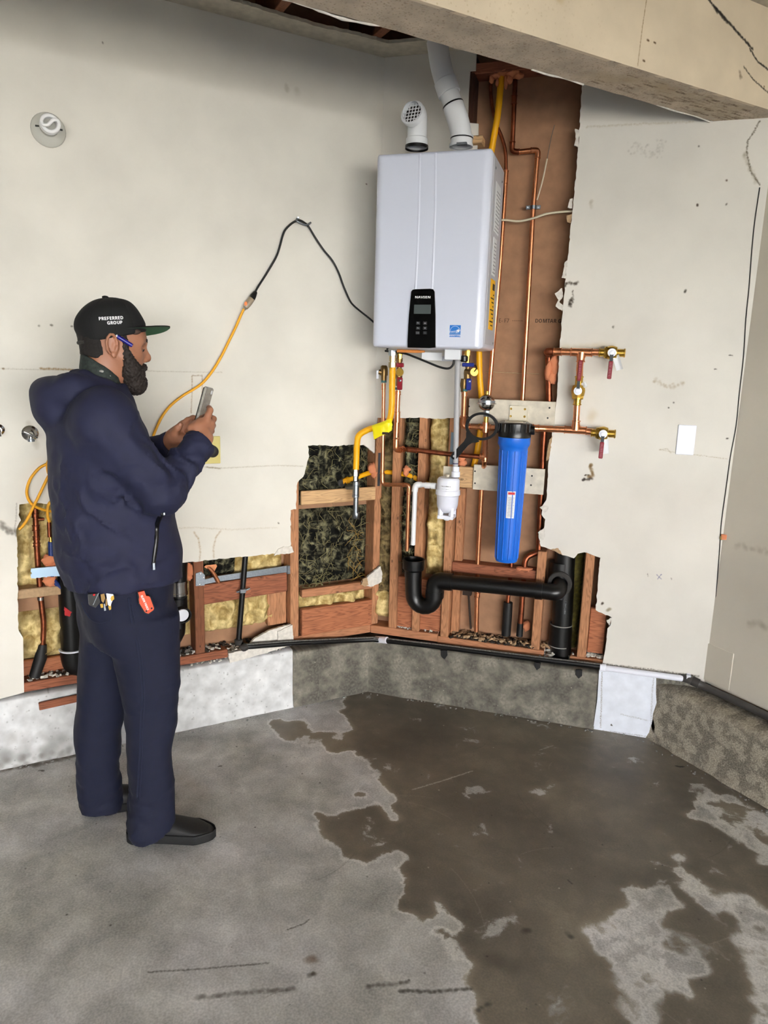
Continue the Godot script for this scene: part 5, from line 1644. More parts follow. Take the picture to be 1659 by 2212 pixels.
	fine_print(o, "bowl_print", Vector3(.3881, 1.093, .1808) - o.get_meta("base"), .040, .0045, M.print_dark, Basis(), 3)
	fine_print(o, "bowl_print", Vector3(.3886, 1.0809, .1808) - o.get_meta("base"), .036, .0032, M.print_grey, Basis(), 4)
	o = thing("drain_tube", "white PVC drain tube leaving the canister and dropping open-ended beside the copper relief pipe", "pipe", "R", Vector3(.2318, .9683, .12))
	part(o, "pipe", MB.new().tube([Vector3(.2363, 1.0739, .12), Vector3(.236, .8037, .12)], .0108, 14), M.pvc)
	part(o, "elbow", MB.new().tube(fillet([Vector3(.2352, 1.0487, .12), Vector3(.2382, 1.0804, .12), Vector3(.2637, 1.0823, .12)], .014), .0138, 14), M.pvc)
	part(o, "pipe", MB.new().tube([Vector3(.2594, 1.082, .12), Vector3(.3113, 1.0847, .125)], .0108, 14), M.pvc)
	part(o, "coupling", MB.new().lathe(Vector3(.2811, 1.0819, .122), Vector3(1, 0, .02), [[0, .011], [0, .0138], [.026, .0138], [.026, .0108], [.03, .0108], [.03, .0145], [.05, .0145], [.05, .010]], 14), M.pvc)


func build_filter() -> void:
	var c := Vector3(.657, 1.345, .10)
	var o := thing("water_filter", "tall blue water filter housing with a black cap under the upper backing strip", "water filter", "R", c)
	part(o, "cap", MB.new().lathe(c + Vector3(0, .032, 0), Vector3(0, -1, 0), [[0, .0], [0, .060], [.004, .066], [.036, .068], [.040, .0695], [.060, .0695], [.064, .066]], 32), M.abs)
	for k in 18:
		var a := TAU * k / 18
		part(o, "cap_rib", MB.new().box(c + Vector3(cos(a) * .068 - .002, -.006, sin(a) * .068 - .002), c + Vector3(cos(a) * .068 + .002, .028, sin(a) * .068 + .002), .001, Basis(Vector3.UP, -a)), M.abs)
	part(o, "port", MB.new().rod(c + Vector3(-.083, .002, 0), c + Vector3(-.06, .002, 0), .019, -1, 16, .002), M.abs)
	part(o, "port", MB.new().rod(c + Vector3(.06, .002, 0), c + Vector3(.083, .002, 0), .019, -1, 16, .002), M.abs)
	part(o, "mounting_bracket", MB.new().box(c + Vector3(-.045, .030, -.092), c + Vector3(.045, .034, .02), .001).box(c + Vector3(-.045, .030, -.095), c + Vector3(.045, .09, -.091), .001), M.plastic_cream)
	for x in [-.04, .04]:
		part(o, "bolt", MB.new().lathe(c + Vector3(x, .030, .01), Vector3.UP, [[0, .007], [.006, .007], [.008, .004], [.008, 0]], 6, 1.0, 1), M.chrome)
	var sump := part(o, "sump", MB.new().lathe(c + Vector3(0, -.030, 0), Vector3(0, -1, 0), [[0, .060], [.0, .068], [.030, .068], [.036, .064], [.046, .0595], [.060, .058], [.30, .0535], [.50, .0495], [.538, .0485], [.543, .046], [.545, .0]], 36), M.blue_plastic)
	for k in 12:
		var a := TAU * (k + .5) / 12
		var d := Vector3(cos(a), 0, sin(a))
		var rb := MB.new().tube([c + d * .0585 + Vector3(0, -.085, 0), c + d * .0540 + Vector3(0, -.32, 0), c + d * .0495 + Vector3(0, -.560, 0)], .0028, 6)
		sub(sump, "sump_rib", rb, M.blue_plastic)
	# label, following the round of the sump, turned a little to the right
	var rows := []
	for j in 2:
		var row := []
		for i in 7:
			var a := PI / 2 - .18 + (3 - i) * .105
			var y: float = [-.255, -.372][j]
			var rr: float = [.0573, .0550][j]
			row.append(c + Vector3(cos(a) * rr, y, sin(a) * rr))
		rows.append(row)
	var lb := part(o, "label", MB.new().smooth_grid(rows, false, c - Vector3(0, .3, 0)), M.paper_white)
	var lp := MB.new()
	for i in 13:
		var a := PI / 2 - .18
		var y := -.283 - i * .0065
		var w := .013 - .003 * absf(sin(i * 1.9))
		var q := c + Vector3(cos(a) * .0572, y, sin(a) * .0572)
		lp.box(q - Vector3(w, .0009, .0014), q + Vector3(w, .0009, .0006), 0, Basis(Vector3.UP, .18))
	sub(lb, "label_print", lp, M.print_grey)
	var q2 := c + Vector3(cos(PI / 2 - .18) * .0574, -.264, sin(PI / 2 - .18) * .0574)
	sub(lb, "label_heading", MB.new().box(q2 - Vector3(.014, .005, .0014), q2 + Vector3(.014, .005, .0006), 0, Basis(Vector3.UP, .18)), M.red_print)
	# plastic housing wrench hung over the pipe
	o = thing("filter_wrench", "black plastic ring spanner hanging on the pipe left of the blue filter", "wrench", "R", Vector3(.5221, 1.3534, .135))
	var cc: Vector3 = Vector3(.522, 1.3554, .135)
	var ux := Vector3(1, 0, 0)
	var hd: Vector3 = (Vector3(.4118, 1.2215, .15) - cc).normalized()
	var sd := hd.cross(Vector3(0, 0, 1)).normalized()
	var mb := MB.new()
	var rin := .057
	var rout := .069
	var n := 40
	for i in n:
		var a0 := TAU * i / n
		var a1 := TAU * (i + 1) / n
		var p := func(a: float, r: float, z: float): return cc + Vector3(cos(a) * r * 1.02, sin(a) * r * .86, z)
		mb.quad(p.call(a0, rin, .007), p.call(a1, rin, .007), p.call(a1, rout, .007), p.call(a0, rout, .007), Vector3(0, 0, 1))
		mb.quad(p.call(a0, rin, -.007), p.call(a1, rin, -.007), p.call(a1, rout, -.007), p.call(a0, rout, -.007), Vector3(0, 0, -1))
		var m2 := Vector3(cos((a0 + a1) / 2), sin((a0 + a1) / 2), 0)
		mb.quad(p.call(a0, rout, .007), p.call(a1, rout, .007), p.call(a1, rout, -.007), p.call(a0, rout, -.007), m2)
		mb.quad(p.call(a0, rin, .007), p.call(a1, rin, .007), p.call(a1, rin, -.007), p.call(a0, rin, -.007), -m2)
	part(o, "ring", mb, M.abs)
	var hp := PackedVector2Array()
	var tip := Vector2(Vector3(.4098, 1.2214, .15).x, Vector3(.4098, 1.2214, .15).y)
	var c2 := Vector2(cc.x, cc.y)
	var h2 := (tip - c2).normalized()
	var s2 := Vector2(-h2.y, h2.x)
	for q in [[.054, -.036], [.066, -.030], [.080, -.017], [.10, -.0125]]:
		hp.append(c2 + h2 * q[0] + s2 * q[1])
	for i in 9:
		var a := -PI / 2 + PI * i / 8.0
		hp.append(tip + h2 * cos(a) * .0145 + s2 * sin(a) * .0145)
	for q in [[.10, .0125], [.080, .017], [.066, .030], [.054, .036]]:
		hp.append(c2 + h2 * q[0] + s2 * q[1])
	var hz: float = cc.z
	part(o, "handle", MB.new().prism(hp, hz + .006, hz - .006), M.abs)
	part(o, "hang_hole", MB.new().lathe(Vector3(tip.x, tip.y, hz + .0055), Vector3(0, 0, 1), [[0, .0055], [.001, .0055], [.001, 0]], 14), M.pvc_grey)


func build_manifold() -> void:
	var r := .0136
	var o := thing("valve_manifold", "copper bypass manifold with three red-handled brass valves on the right of the open bay", "pipework", "R", Vector3(.9025, 1.5059, .06))
	var d := .06
	var t1: Vector3 = Vector3(.9018, 1.6727, .06)
	var t2: Vector3 = Vector3(.9035, 1.3546, .06)
	var z := Vector3(0, 0, 1)
	var x := Vector3(1, -.003, 0)
	elbow(o, Vector3(.7905, 1.672, .06), Vector3(.7641, 1.6733, .06), Vector3(.7645, 1.6687, .015), r, M.copper_old)
	run(o, [Vector3(.7867, 1.6719, .06), t1 - Vector3(.03, 0, 0)], r, M.copper)
	sleeve(o, "coupling", Vector3(.7886, 1.672, .06), Vector3(.8241, 1.6728, .06), r, M.copper)
	tee(o, t1, x, Vector3.DOWN, .044, .040, r, M.copper)
	run(o, [t1, Vector3(.9855, 1.6746, .06)], r, M.copper)
	ball_valve(o, Vector3(1.0215, 1.6735, .06), Vector3(1, 0, 0), z, Vector3(-.02, -1, .12), .052, .0132, .105, M.red_handle)
	paper_tag(o, Vector3(1.0368, 1.6626, .075), .026, .060, .35, M.paper_white, 2)
	run(o, [t1, t1 - Vector3(.002, .075, 0)], r, M.copper)
	var vc: Vector3 = Vector3(.9016, 1.5172, .06)
	run(o, [t1 - Vector3(.002, .05, 0), vc + Vector3(.002, .03, 0)], r, M.copper)
	ball_valve(o, vc, Vector3(.0, 1, 0), z, Vector3(.02, 1, .12), .060, .0132, .125, M.red_handle)
	paper_tag(o, Vector3(.9197, 1.552, .075), .02, .022, .4, M.paper_white, 4)
	run(o, [vc - Vector3(0, .05, 0), t2 + Vector3(0, .03, 0)], r, M.copper)
	tee(o, t2, x, Vector3.UP, .046, .040, r, M.copper)
	run(o, [Vector3(.7276, 1.3545, .08), Vector3(.7685, 1.3533, .062), t2], r, M.copper, .02)
	sleeve(o, "coupling", Vector3(.7276, 1.3545, .08), Vector3(.7519, 1.3531, .07), r, M.copper)
	part(o, "solder_ring", MB.new().lathe(Vector3(.8125, 1.3536, .06), x, [[0, r], [0, r * 1.06], [.006, r * 1.06], [.006, r]], 14), M.solder)
	run(o, [t2, Vector3(.9823, 1.3493, .06)], r, M.copper)
	ball_valve(o, Vector3(1.0158, 1.3473, .06), Vector3(1, -.004, 0), z, Vector3(-.02, -1, .12), .050, .0132, .100, M.red_handle)
	paper_tag(o, Vector3(1.0226, 1.3334, .072), .030, .070, .12, M.paper_white, 7)
	# hot line inside the bay below that elbow
	o = thing("bay_pipe", "dark copper pipe at the right edge of the open bay below the top valve", "pipe", "R", Vector3(.7868, 1.196, -.04))
	run(o, [Vector3(.7649, 1.6686, .02), Vector3(.7625, 1.666, -.035), Vector3(.7791, 1.4625, -.04)], r, M.copper_old, .02)
	run(o, [Vector3(.7791, 1.4625, -.04), Vector3(.7674, 1.3254, -.04), Vector3(.7789, .8998, -.05), Vector3(.7825, .7923, -.05)], r, M.copper_old, .01)
	run(o, [Vector3(.7975, .789, -.07), Vector3(.7733, .7777, -.07), Vector3(.7343, .7597, -.055), Vector3(.7238, .7379, -.05), Vector3(.7238, .7071, -.05), Vector3(.7234, .429, -.05)], r * .95, M.copper_old, .03)
	foam_thing("orange foam round the copper pipe at the bay's right edge", "R", Vector3(.7817, 1.5966, -.03), [[Vector3(.7876, 1.6162, -.035), Vector3(.026, .045, .018)], [Vector3(.7696, 1.5962, -.035), Vector3(.018, .045, .022)], [Vector3(.7835, 1.5673, -.035), Vector3(.022, .03, .02)]], 3)
	foam_thing("flattened orange foam ring on the brown block below the blue filter", "R", Vector3(.7222, .7003, -.05), [[Vector3(.7225, .7039, -.045), Vector3(.036, .008, .022)], [Vector3(.7018, .6993, -.045), Vector3(.016, .010, .018)], [Vector3(.7437, .6997, -.045), Vector3(.014, .008, .018)]], 6)
	foam_thing("small orange foam lump on the bay floor behind the right stud", "R", Vector3(.7474, .4208, -.07), [[Vector3(.7491, .4192, -.075), Vector3(.018, .024, .015)]], 8)
	# risers in the bay
	r = .0098
	o = thing("riser_pipe", "copper riser at the heater's right side going up behind it to a dark curved tube", "pipe", "R", Vector3(.5122, 1.981, -.055))
	run(o, [Vector3(.5317, 2.3988, -.055), Vector3(.5295, 2.0569, -.055), Vector3(.5131, 1.4505, -.055)], r, M.copper, .001)
	sleeve(o, "coupling", Vector3(.5304, 2.3571, -.055), Vector3(.5309, 2.4114, -.055), r, M.copper)
	part(o, "tube", MB.new().tube(spline(P3([.5314, 2.4042, -.055, .5246, 2.48, -.055, .5078, 2.5344, -.055, .4813, 2.5892, -.055, .4601, 2.6523, -.055, .4482, 2.7232, -.055, .4493, 2.77, -.055]), 7), .0075, 10), M.copper_old)
	o = thing("riser_pipe", "copper riser with a double bend clamped to the brown board in the tall bay", "pipe", "R", Vector3(.65, 1.9807, -.06))
	run(o, [Vector3(.5462, 2.7572, -.06), Vector3(.5505, 2.5156, -.06)], r, M.copper_old)
	sleeve(o, "coupling", Vector3(.5465, 2.6654, -.06), Vector3(.5462, 2.6985, -.06), r, M.copper_old)
	elbow(o, Vector3(.5501, 2.5227, -.06), Vector3(.5506, 2.4853, -.06), Vector3(.5814, 2.4819, -.06), r, M.copper_old)
	run(o, [Vector3(.5776, 2.4821, -.06), Vector3(.6306, 2.4846, -.06)], r, M.copper)
	elbow(o, Vector3(.6268, 2.4848, -.06), Vector3(.6588, 2.4848, -.06), Vector3(.6573, 2.4531, -.06), r, M.copper)
	run(o, [Vector3(.6571, 2.4566, -.06), Vector3(.6539, 2.259, -.06), Vector3(.6565, 2.0559, -.06), Vector3(.6634, 1.4628, -.06)], r, M.copper, .001)
	var pc := thing("pipe_clamp", "small galvanised clamp with a ground wire on the double-bend riser", "clamp", "R", Vector3(.6537, 2.2627, -.06))
	part(pc, "strap", MB.new().lathe(Vector3(.6542, 2.2554, -.06), Vector3.UP, [[0, r], [0, .0135], [.014, .0135], [.014, r]], 14).box(Vector3(.6229, 2.2556, -.065), Vector3(.6836, 2.2708, -.06), .001), M.zinc)
	part(pc, "screw", MB.new().rod(Vector3(.63, 2.2645, -.065), Vector3(.6325, 2.2604, -.045), .003, -1, 8), M.zinc)
	part(pc, "screw", MB.new().rod(Vector3(.6742, 2.263, -.065), Vector3(.6764, 2.2589, -.045), .003, -1, 8), M.zinc)
	o = thing("ground_wire", "thin grey and white wire standing up from the pipe clamp", "wire", "R", Vector3(.6673, 2.2859, -.06))
	part(o, "wire", MB.new().tube(spline(P3([.7164, 2.5789, -.07, .7054, 2.5272, -.07, .696, 2.4519, -.07]), 6), .0014, 6), M.wire)
	part(o, "insulated_wire", MB.new().tube(spline(P3([.6965, 2.4506, -.065, .6838, 2.3674, -.065, .6664, 2.2924, -.065]), 6), .0032, 8), M.cable_white)
	o = thing("white_cable", "white electric cable crossing the tall bay from the heater to the cut drywall", "cable", "R", Vector3(.6573, 2.2148, -.02))
	part(o, "cable", MB.new().tube(spline([Vector3(.4828, 2.2071, -.03), Vector3(.5412, 2.2109, -.03), Vector3(.6003, 2.2029, -.025), Vector3(.6576, 2.2112, -.02), Vector3(.7131, 2.2272, -.018), Vector3(.7685, 2.2326, -.018), Vector3(.8228, 2.2369, -.03)], 6), .0045, 8), M.cable_white)
	# yellow gas tubing in the bay
	o = thing("gas_tubing", "yellow gas tubing coming down the bay from the ceiling behind the heater", "hose", "R", Vector3(.4784, 1.5875, -.03))
	part(o, "tubing", MB.new().tube(spline(P3([.4903, 2.796, -.05, .4881, 2.7099, -.05, .4824, 2.6141, -.05, .4666, 2.4925, -.05, .4533, 2.3189, -.05, .4483, 2.0573, -.05, .4503, 1.8059, -.05, .4598, 1.6733, -.05, .4679, 1.567, -.05, .4819, 1.4658, -.05, .4907, 1.3839, -.05, .4829, 1.3004, -.05, .4749, 1.2159, -.05, .4635, 1.1515, -.05, .4564, 1.0867, -.05]), 6), .0135, 12), M.yellow_pipe)
	foam_thing("orange foam hanging in lumps round the yellow tubing at the top of the bay", "R", Vector3(.5028, 2.7778, -.05), [[Vector3(.5034, 2.7794, -.045), Vector3(.035, .012, .03)], [Vector3(.467, 2.7686, -.04), Vector3(.022, .010, .02)], [Vector3(.4542, 2.754, -.03), Vector3(.010, .014, .014)], [Vector3(.5384, 2.7714, -.04), Vector3(.028, .014, .03)], [Vector3(.5651, 2.7625, -.04), Vector3(.020, .010, .02)], [Vector3(.5137, 2.7391, -.03), Vector3(.008, .026, .01)], [Vector3(.4777, 2.7419, -.03), Vector3(.007, .016, .01)], [Vector3(.5254, 2.7502, -.035), Vector3(.014, .018, .016)]], 11)
	# black wrapped stubs
	o = thing("wrapped_stub", "copper stub wrapped in black foam behind the drain pipe", "pipe", "R", Vector3(.6622, .4433, -.05))
	run(o, [Vector3(.6631, .7441, -.06), Vector3(.6586, .5339, -.05), Vector3(.6595, .3833, -.05)], r, M.copper_old, .001)
	part(o, "wrap", MB.new().tube([Vector3(.6609, .5319, -.05), Vector3(.661, .4667, -.048), Vector3(.6604, .3696, -.05)], [.021, .0225, .0215], 10), M.abs_dusty)
	o = thing("wrapped_stub", "short black wrap at the foot of the pipe beside the right stud", "pipe", "R", Vector3(.7228, .4061, -.05))
	part(o, "wrap", MB.new().tube([Vector3(.7228, .438, -.05), Vector3(.7228, .374, -.05)], [.014, .016], 10), M.abs_dusty)
	o = thing("steel_rod", "thin rusty steel rod with a bent plate standing in the bay floor", "rod", "R", Vector3(.4772, .4609, -.06))
	part(o, "rod", MB.new().rod(Vector3(.47, .5524, -.06), Vector3(.4908, .3742, -.06), .005, -1, 8), M.rust_iron)
	part(o, "plate", MB.new().box(Vector3(.445, .5431, -.065), Vector3(.4863, .5673, -.04), .001), M.rust_iron)


func build_drains() -> void:
	var o := thing("drain_trap", "black plastic drain trap with an open cup and a long pipe to the right", "drain", "R", Vector3(.2241, .6792, .05))
	var d := .05
	var r := .0385
	var cup: Vector3 = Vector3(.2246, .6658, .05)
	part(o, "cup", MB.new().lathe(cup, Vector3.UP, [[0, .0], [-.002, .043], [.006, .050], [.050, .0525], [.052, .0525], [.052, .046], [.012, .043], [.010, .0]], 28), M.abs)
	var tp: Array = [cup + Vector3(0, .005, 0), cup + Vector3(.001, -.06, 0)]
	var bc: Vector3 = Vector3(.2805, .553, .05)
	for i in 11:
		var a := PI + PI * i / 10.0
		tp.append(Vector3(bc.x + cos(a) * .051, bc.y + sin(a) * .058 + .0, .05))
	var x2: float = bc.x + .051
	var trap := part(o, "trap", MB.new().tube(tp, r, 22), M.abs)
	part(o, "trap_collar", MB.new().lathe(cup + Vector3(0, -.03, 0), Vector3.UP, [[0, r], [0, r * 1.06], [.03, r * 1.06], [.03, r]], 22), M.abs)
	var top: Vector3 = Vector3(.3788, .628, .05)
	part(o, "elbow", MB.new().tube(fillet([Vector3(x2, bc.y - .01, .05), Vector3(x2, top.y, .05), Vector3(x2 + .07, top.y + .0, .05)], .055, 10), r * 1.06, 22), M.abs)
	part(o, "coupling", MB.new().lathe(Vector3(x2, bc.y - .005, .05), Vector3.UP, [[0, r], [0, r * 1.12], [.03, r * 1.12], [.03, r]], 22), M.abs)
	var e0 := Vector3(x2 + .065, top.y, .05)
	var e1: Vector3 = Vector3(.8071, .6365, .05)
	part(o, "pipe", MB.new().tube([e0, e1], .0345, 24), M.abs)
	part(o, "coupling", MB.new().lathe(e0 - Vector3(.01, 0, 0), e1 - e0, [[0, .035], [0, .0405], [.025, .0405], [.025, .035]], 22), M.abs)
	var hub: Vector3 = Vector3(.8882, .6618, 0)
	part(o, "elbow", MB.new().tube(fillet([e1 - Vector3(.012, 0, 0), Vector3(hub.x - .002, e1.y, .05), hub], .05, 9), .0365, 22), M.abs)
	part(o, "coupling", MB.new().lathe(e1 - Vector3(.018, 0, 0), e1 - e0, [[0, .035], [0, .0405], [.03, .0405], [.03, .036]], 22), M.abs)
	fine_print(o, "pipe_print", Vector3(.901, .6349, .0415) - o.get_meta("base"), .022, .008, M.print_white, Basis(Vector3(0, 0, 1), 1.3), 5)
	var s := thing("drain_stack", "thick black vertical drain stack with a grey rubber hub at the right", "drain", "R", Vector3(.9052, .4768, -.05))
	var s0: Vector3 = Vector3(.8847, .8449, -.055)
	var s1: Vector3 = Vector3(.9175, .2845, -.055)
	var rs := .0455
	part(s, "stack_pipe", MB.new().tube([s0 + Vector3(0, .3, 0), s1], rs, 28), M.abs)
	part(s, "tee_hub", MB.new().tube([Vector3(s0.x - .002, hub.y + .09, -.055), Vector3(s0.x - .002, hub.y - .075, -.055)], rs * 1.12, 28), M.abs)
	part(s, "branch_hub", MB.new().lathe(Vector3(hub.x, hub.y + .006, -.055), Vector3(0, 0, 1), [[0, .048], [.04, .050], [.06, .054], [.066, .054], [.066, .040]], 28), M.abs_dusty)
	part(s, "rubber_seal", MB.new().lathe(Vector3(hub.x, hub.y + .006, .008), Vector3(0, 0, 1), [[0, .054], [.004, .0545], [.008, .051], [.008, .036]], 28), M.rubber_grey)
	var c0: Vector3 = Vector3(.9063, .4033, -.055)
	part(s, "coupling", MB.new().lathe(c0 + Vector3(0, .055, 0), Vector3(0, -1, 0), [[0, rs], [0, rs * 1.10], [.10, rs * 1.10], [.10, rs]], 28), M.abs)
	for q in [c0 + Vector3(0, .057, 0), c0 - Vector3(0, .044, 0)]:
		part(s, "glue_ring", MB.new().lathe(q, Vector3(0, -1, 0), [[0, rs], [0, rs * 1.115], [.004, rs * 1.115], [.004, rs]], 28), M.rubber_light)
	fine_print(s, "pipe_print", Vector3(.9204, .553, -.0068) - s.get_meta("base"), .060, .007, M.print_grey, Basis(Vector3(0, 0, 1), -PI / 2), 6)


# ---------------------------------------------------------------- left wall fittings, cords and the pipes behind the man
func build_left_side() -> void:
	# bare porcelain lamp holder with a spiral lamp
	var c: Vector3 = Vector3(-1.3144, 2.3622, 0)
	var o := thing("lamp_holder", "round white porcelain lamp holder with a spiral lamp high on the left wall", "light fixture", "L", c)
	var ax := Vector3(0, 0, 1)
	part(o, "base", MB.new().lathe(c, ax, [[0, .055], [.006, .0565], [.016, .054], [.030, .044], [.040, .030], [.052, .028], [.060, .030], [.062, .026], [.050, .0]], 32), M.porcelain)
	var cf := []
	for i in 61:
		var f := i / 60.0
		var a := f * TAU * 2.0
		cf.append(c + Vector3(cos(a) * .0265, sin(a) * .0265, .062 + .036 * f))
	var tip := cf[60] as Vector3
	part(o, "lamp_tube", MB.new().tube(cf, .0064, 10), M.lamp_glass)
	part(o, "lamp_bridge", MB.new().tube(spline([tip, c + Vector3(.022, .010, .1015), c + Vector3(.009, .009, .1025), c + Vector3(0, 0, .1025), c + Vector3(-.009, -.009, .1025), c + Vector3(-.022, -.010, .100), c + Vector3(-.0265, 0, .094)], 7), .0060, 10), M.lamp_glass)
	part(o, "lamp_base", MB.new().lathe(c + ax * .048, ax, [[0, .021], [.010, .020], [.011, .0]], 20), M.porcelain)
	for s in [-1, 1]:
		part(o, "screw_slot", MB.new().box(c + Vector3(s * .036 - .007, -.003, .032), c + Vector3(s * .036 + .007, .002, .0395), .001), M.black)
	part(o, "pull_hole", MB.new().lathe(c + Vector3(.004, -.036, .030), Vector3(0, -.5, 1), [[0, .003], [.002, .003], [.002, 0]], 8), M.black)

	# hose tap
	c = Vector3(-1.4377, 1.3143, 0)
	o = thing("wall_tap", "small chrome tap on a round flange on the left wall behind the man", "tap", "L", c)
	part(o, "flange", MB.new().lathe(c, ax, [[0, .029], [.003, .029], [.008, .024], [.014, .014], [.016, 0]], 26), M.chrome)
	part(o, "body", MB.new().tube(fillet([c + Vector3(0, 0, .01), c + Vector3(0, 0, .04), c + Vector3(0, -.022, .042)], .012), .0095, 14), M.chrome)
	part(o, "spout", MB.new().lathe(c + Vector3(0, -.014, .042), Vector3.DOWN, [[0, .009], [.002, .0115], [.012, .0115], [.012, .008]], 16), M.zinc)
	part(o, "stem", MB.new().lathe(c + Vector3(0, .0, .036), ax, [[0, .008], [.014, .007], [.018, .004], [.018, 0]], 14), M.chrome)
	part(o, "handle", MB.new().tube([c + Vector3(-.021, .011, .05), c + Vector3(-.004, .002, .053), c + Vector3(.021, -.012, .05)], [.0035, .005, .0035], 10), M.chrome)
	c = Vector3(-1.5391, 1.3297, 0)
	o = thing("wall_tap", "chrome tap flange cut by the left edge of the picture", "tap", "L", c)
	part(o, "flange", MB.new().lathe(c, ax, [[0, .020], [.003, .020], [.010, .012], [.03, .010], [.03, 0]], 22), M.chrome)
	part(o, "spout", MB.new().tube(fillet([c + Vector3(0, 0, .03), c + Vector3(0, 0, .045), c + Vector3(0, -.02, .045)], .01), .008, 12), M.chrome)

	# yellow outlet plate with a black plug
	c = Vector3(-.7628, 1.2299, 0)
	o = thing("outlet_plate", "yellowish outlet cover plate with a round black receptacle beside the man's hands", "outlet", "L", c)
	part(o, "plate", MB.new().box(Vector3(-.7988, 1.1751, 0), Vector3(-.7286, 1.2888, 0) + Vector3(0, 0, .005), .002), M.plate_yellow)
	part(o, "receptacle", MB.new().lathe(Vector3(-.764, 1.2265, .004), ax, [[0, .026], [.012, .025], [.020, .022], [.022, .014], [.022, 0]], 24), M.black)
	part(o, "screw", MB.new().lathe(Vector3(-.7633, 1.2785, .005), ax, [[0, .003], [.001, .003], [.0015, 0]], 10), M.zinc)

	# blank plate on the diagonal wall
	o = thing("blank_plate", "plain white blank cover plate on the wall right of the valves", "cover plate", "R", Vector3(1.3438, 1.3342, 0))
	var bp := MB.new().box(Vector3(1.3068, 1.2728, 0), Vector3(1.3759, 1.3945, 0) + Vector3(0, 0, .006), .0025)
	part(o, "plate", bp, M.plate_white)
	for q in [Vector3(1.3436, 1.38, .0062), Vector3(1.3445, 1.2892, .0062)]:
		part(o, "screw", MB.new().lathe(q, ax, [[0, .003], [.0008, .003], [.0012, 0]], 10), M.plate_white)

	# black power cord over a bent clip, plugged into a yellow extension cord
	o = thing("power_cord", "black power cord looped over a clip from the heater to the extension cord", "cord", "L", Vector3(-.3759, 2.1598, .01))
	var pts: Array = P3([-.5984, 1.8382, .02, -.5846, 1.8609, .02, -.5673, 1.8914, .016, -.528, 1.9492, .012, -.486, 2.018, .012, -.4699, 2.0593, .012, -.4538, 2.1131, .012, -.4377, 2.1382, .012, -.4102, 2.1625, .014, -.3866, 2.1721, .016, -.3661, 2.1672, .016, -.3436, 2.154, .012, -.3055, 2.105, .012, -.2711, 2.0658, .012, -.2318, 2.0283, .012, -.2004, 1.9799, .012, -.1774, 1.9281, .012, -.1472, 1.8721, .012, -.1264, 1.85, .012, -.0981, 1.8278, .02])
	for q in P3([.0194, 1.7809, .12, .0992, 1.7129, .14, .094, 1.6621, .145]):
		pts.append(wall_frame["R"] * q)
	part(o, "cord", MB.new().tube(spline(pts, 4), .0042, 8), M.black_cord)
	part(o, "plug", MB.new().lathe(Vector3(-.574, 1.8781, .018), Vector3(-.5984, 1.8382, .02) - Vector3(-.574, 1.8781, .018), [[0, .004], [.004, .008], [.022, .0125], [.034, .0135], [.036, .0]], 12), M.black)
	o = thing("cord_clip", "bent grey metal clip holding the black cord on the wall", "clip", "L", Vector3(-.3615, 2.1646, 0))
	part(o, "strap", MB.new().tube(spline([Vector3(-.3839, 2.1832, .004), Vector3(-.4004, 2.1699, .02), Vector3(-.3906, 2.163, .026), Vector3(-.3611, 2.1558, .024), Vector3(-.3433, 2.1625, .016), Vector3(-.3309, 2.1709, .006)], 5), .0042, 6), M.zinc)
	part(o, "nail", MB.new().rod(Vector3(-.3843, 2.1856, 0), Vector3(-.3891, 2.1832, .012), .004, -1, 8), M.zinc)
	o = thing("extension_cord", "yellow extension cord hanging across the wall behind the man and looping at the left", "cord", "L", Vector3(-.8155, 1.5012, .02))
	part(o, "connector", MB.new().lathe(Vector3(-.5925, 1.8476, .02), Vector3(-.6319, 1.7962, .02) - Vector3(-.5925, 1.8476, .02), [[0, .0], [0, .0125], [.02, .0135], [.034, .0125], [.046, .011], [.050, .007], [.056, .007]], 14), M.clear_plastic)
	part(o, "power_light", MB.new().blob(Vector3(-.6213, 1.8253, .03), Vector3(.006, .008, .004), 0, 1, 1, 10, 6), M.indicator)
	var ye: Array = P3([-.6254, 1.8057, .018, -.6392, 1.7777, .018, -.6591, 1.7347, .018, -.6947, 1.6655, .018, -.7223, 1.6132, .018, -.7575, 1.5572, .018, -.7961, 1.5105, .018, -.8341, 1.4825, .018, -.8808, 1.4547, .018, -.9274, 1.4181, .018, -.961, 1.3781, .018, -.9839, 1.3364, .018, -.9994, 1.3001, .018, -1.023, 1.2364, .018, -1.0782, 1.174, .018, -1.1651, 1.1596, .018, -1.2634, 1.1998, .018, -1.3266, 1.2286, .018, -1.3615, 1.2298, .018, -1.385, 1.2046, .018, -1.4175, 1.1851, .018, -1.4477, 1.1483, .018, -1.4626, 1.1074, .018, -1.4615, 1.0776, .018, -1.4506, 1.0541, .018, -1.4268, 1.0348, .018, -1.3928, 1.0217, .018, -1.3627, 1.0177, .018])
	part(o, "cord", MB.new().tube(spline(ye, 5), .0052, 9), M.yellow_cord)
	var y2: Array = P3([-1.3121, 1.2208, .03, -1.3612, 1.1965, .03, -1.3854, 1.161, .03, -1.4066, 1.1201, .03, -1.428, 1.0776, .03, -1.4456, 1.0437, .03, -1.4669, 1.0013, .03, -1.484, .9762, .03, -1.4988, .9616, .03])
	part(o, "cord", MB.new().tube(spline(y2, 5), .0052, 9), M.yellow_cord)
	var y3: Array = P3([-1.3476, 1.1515, .026, -1.382, 1.1602, .026, -1.3886, 1.1815, .026, -1.3871, 1.2057, .026, -1.3746, 1.2313, .026])
	part(o, "cord", MB.new().tube(spline(y3, 5), .0052, 9), M.yellow_cord)
	var y4: Array = P3([-1.352, 1.0817, .03, -1.3884, 1.0574, .03, -1.3978, 1.0315, .03, -1.3994, 1.0049, .03, -1.3945, .9813, .03])
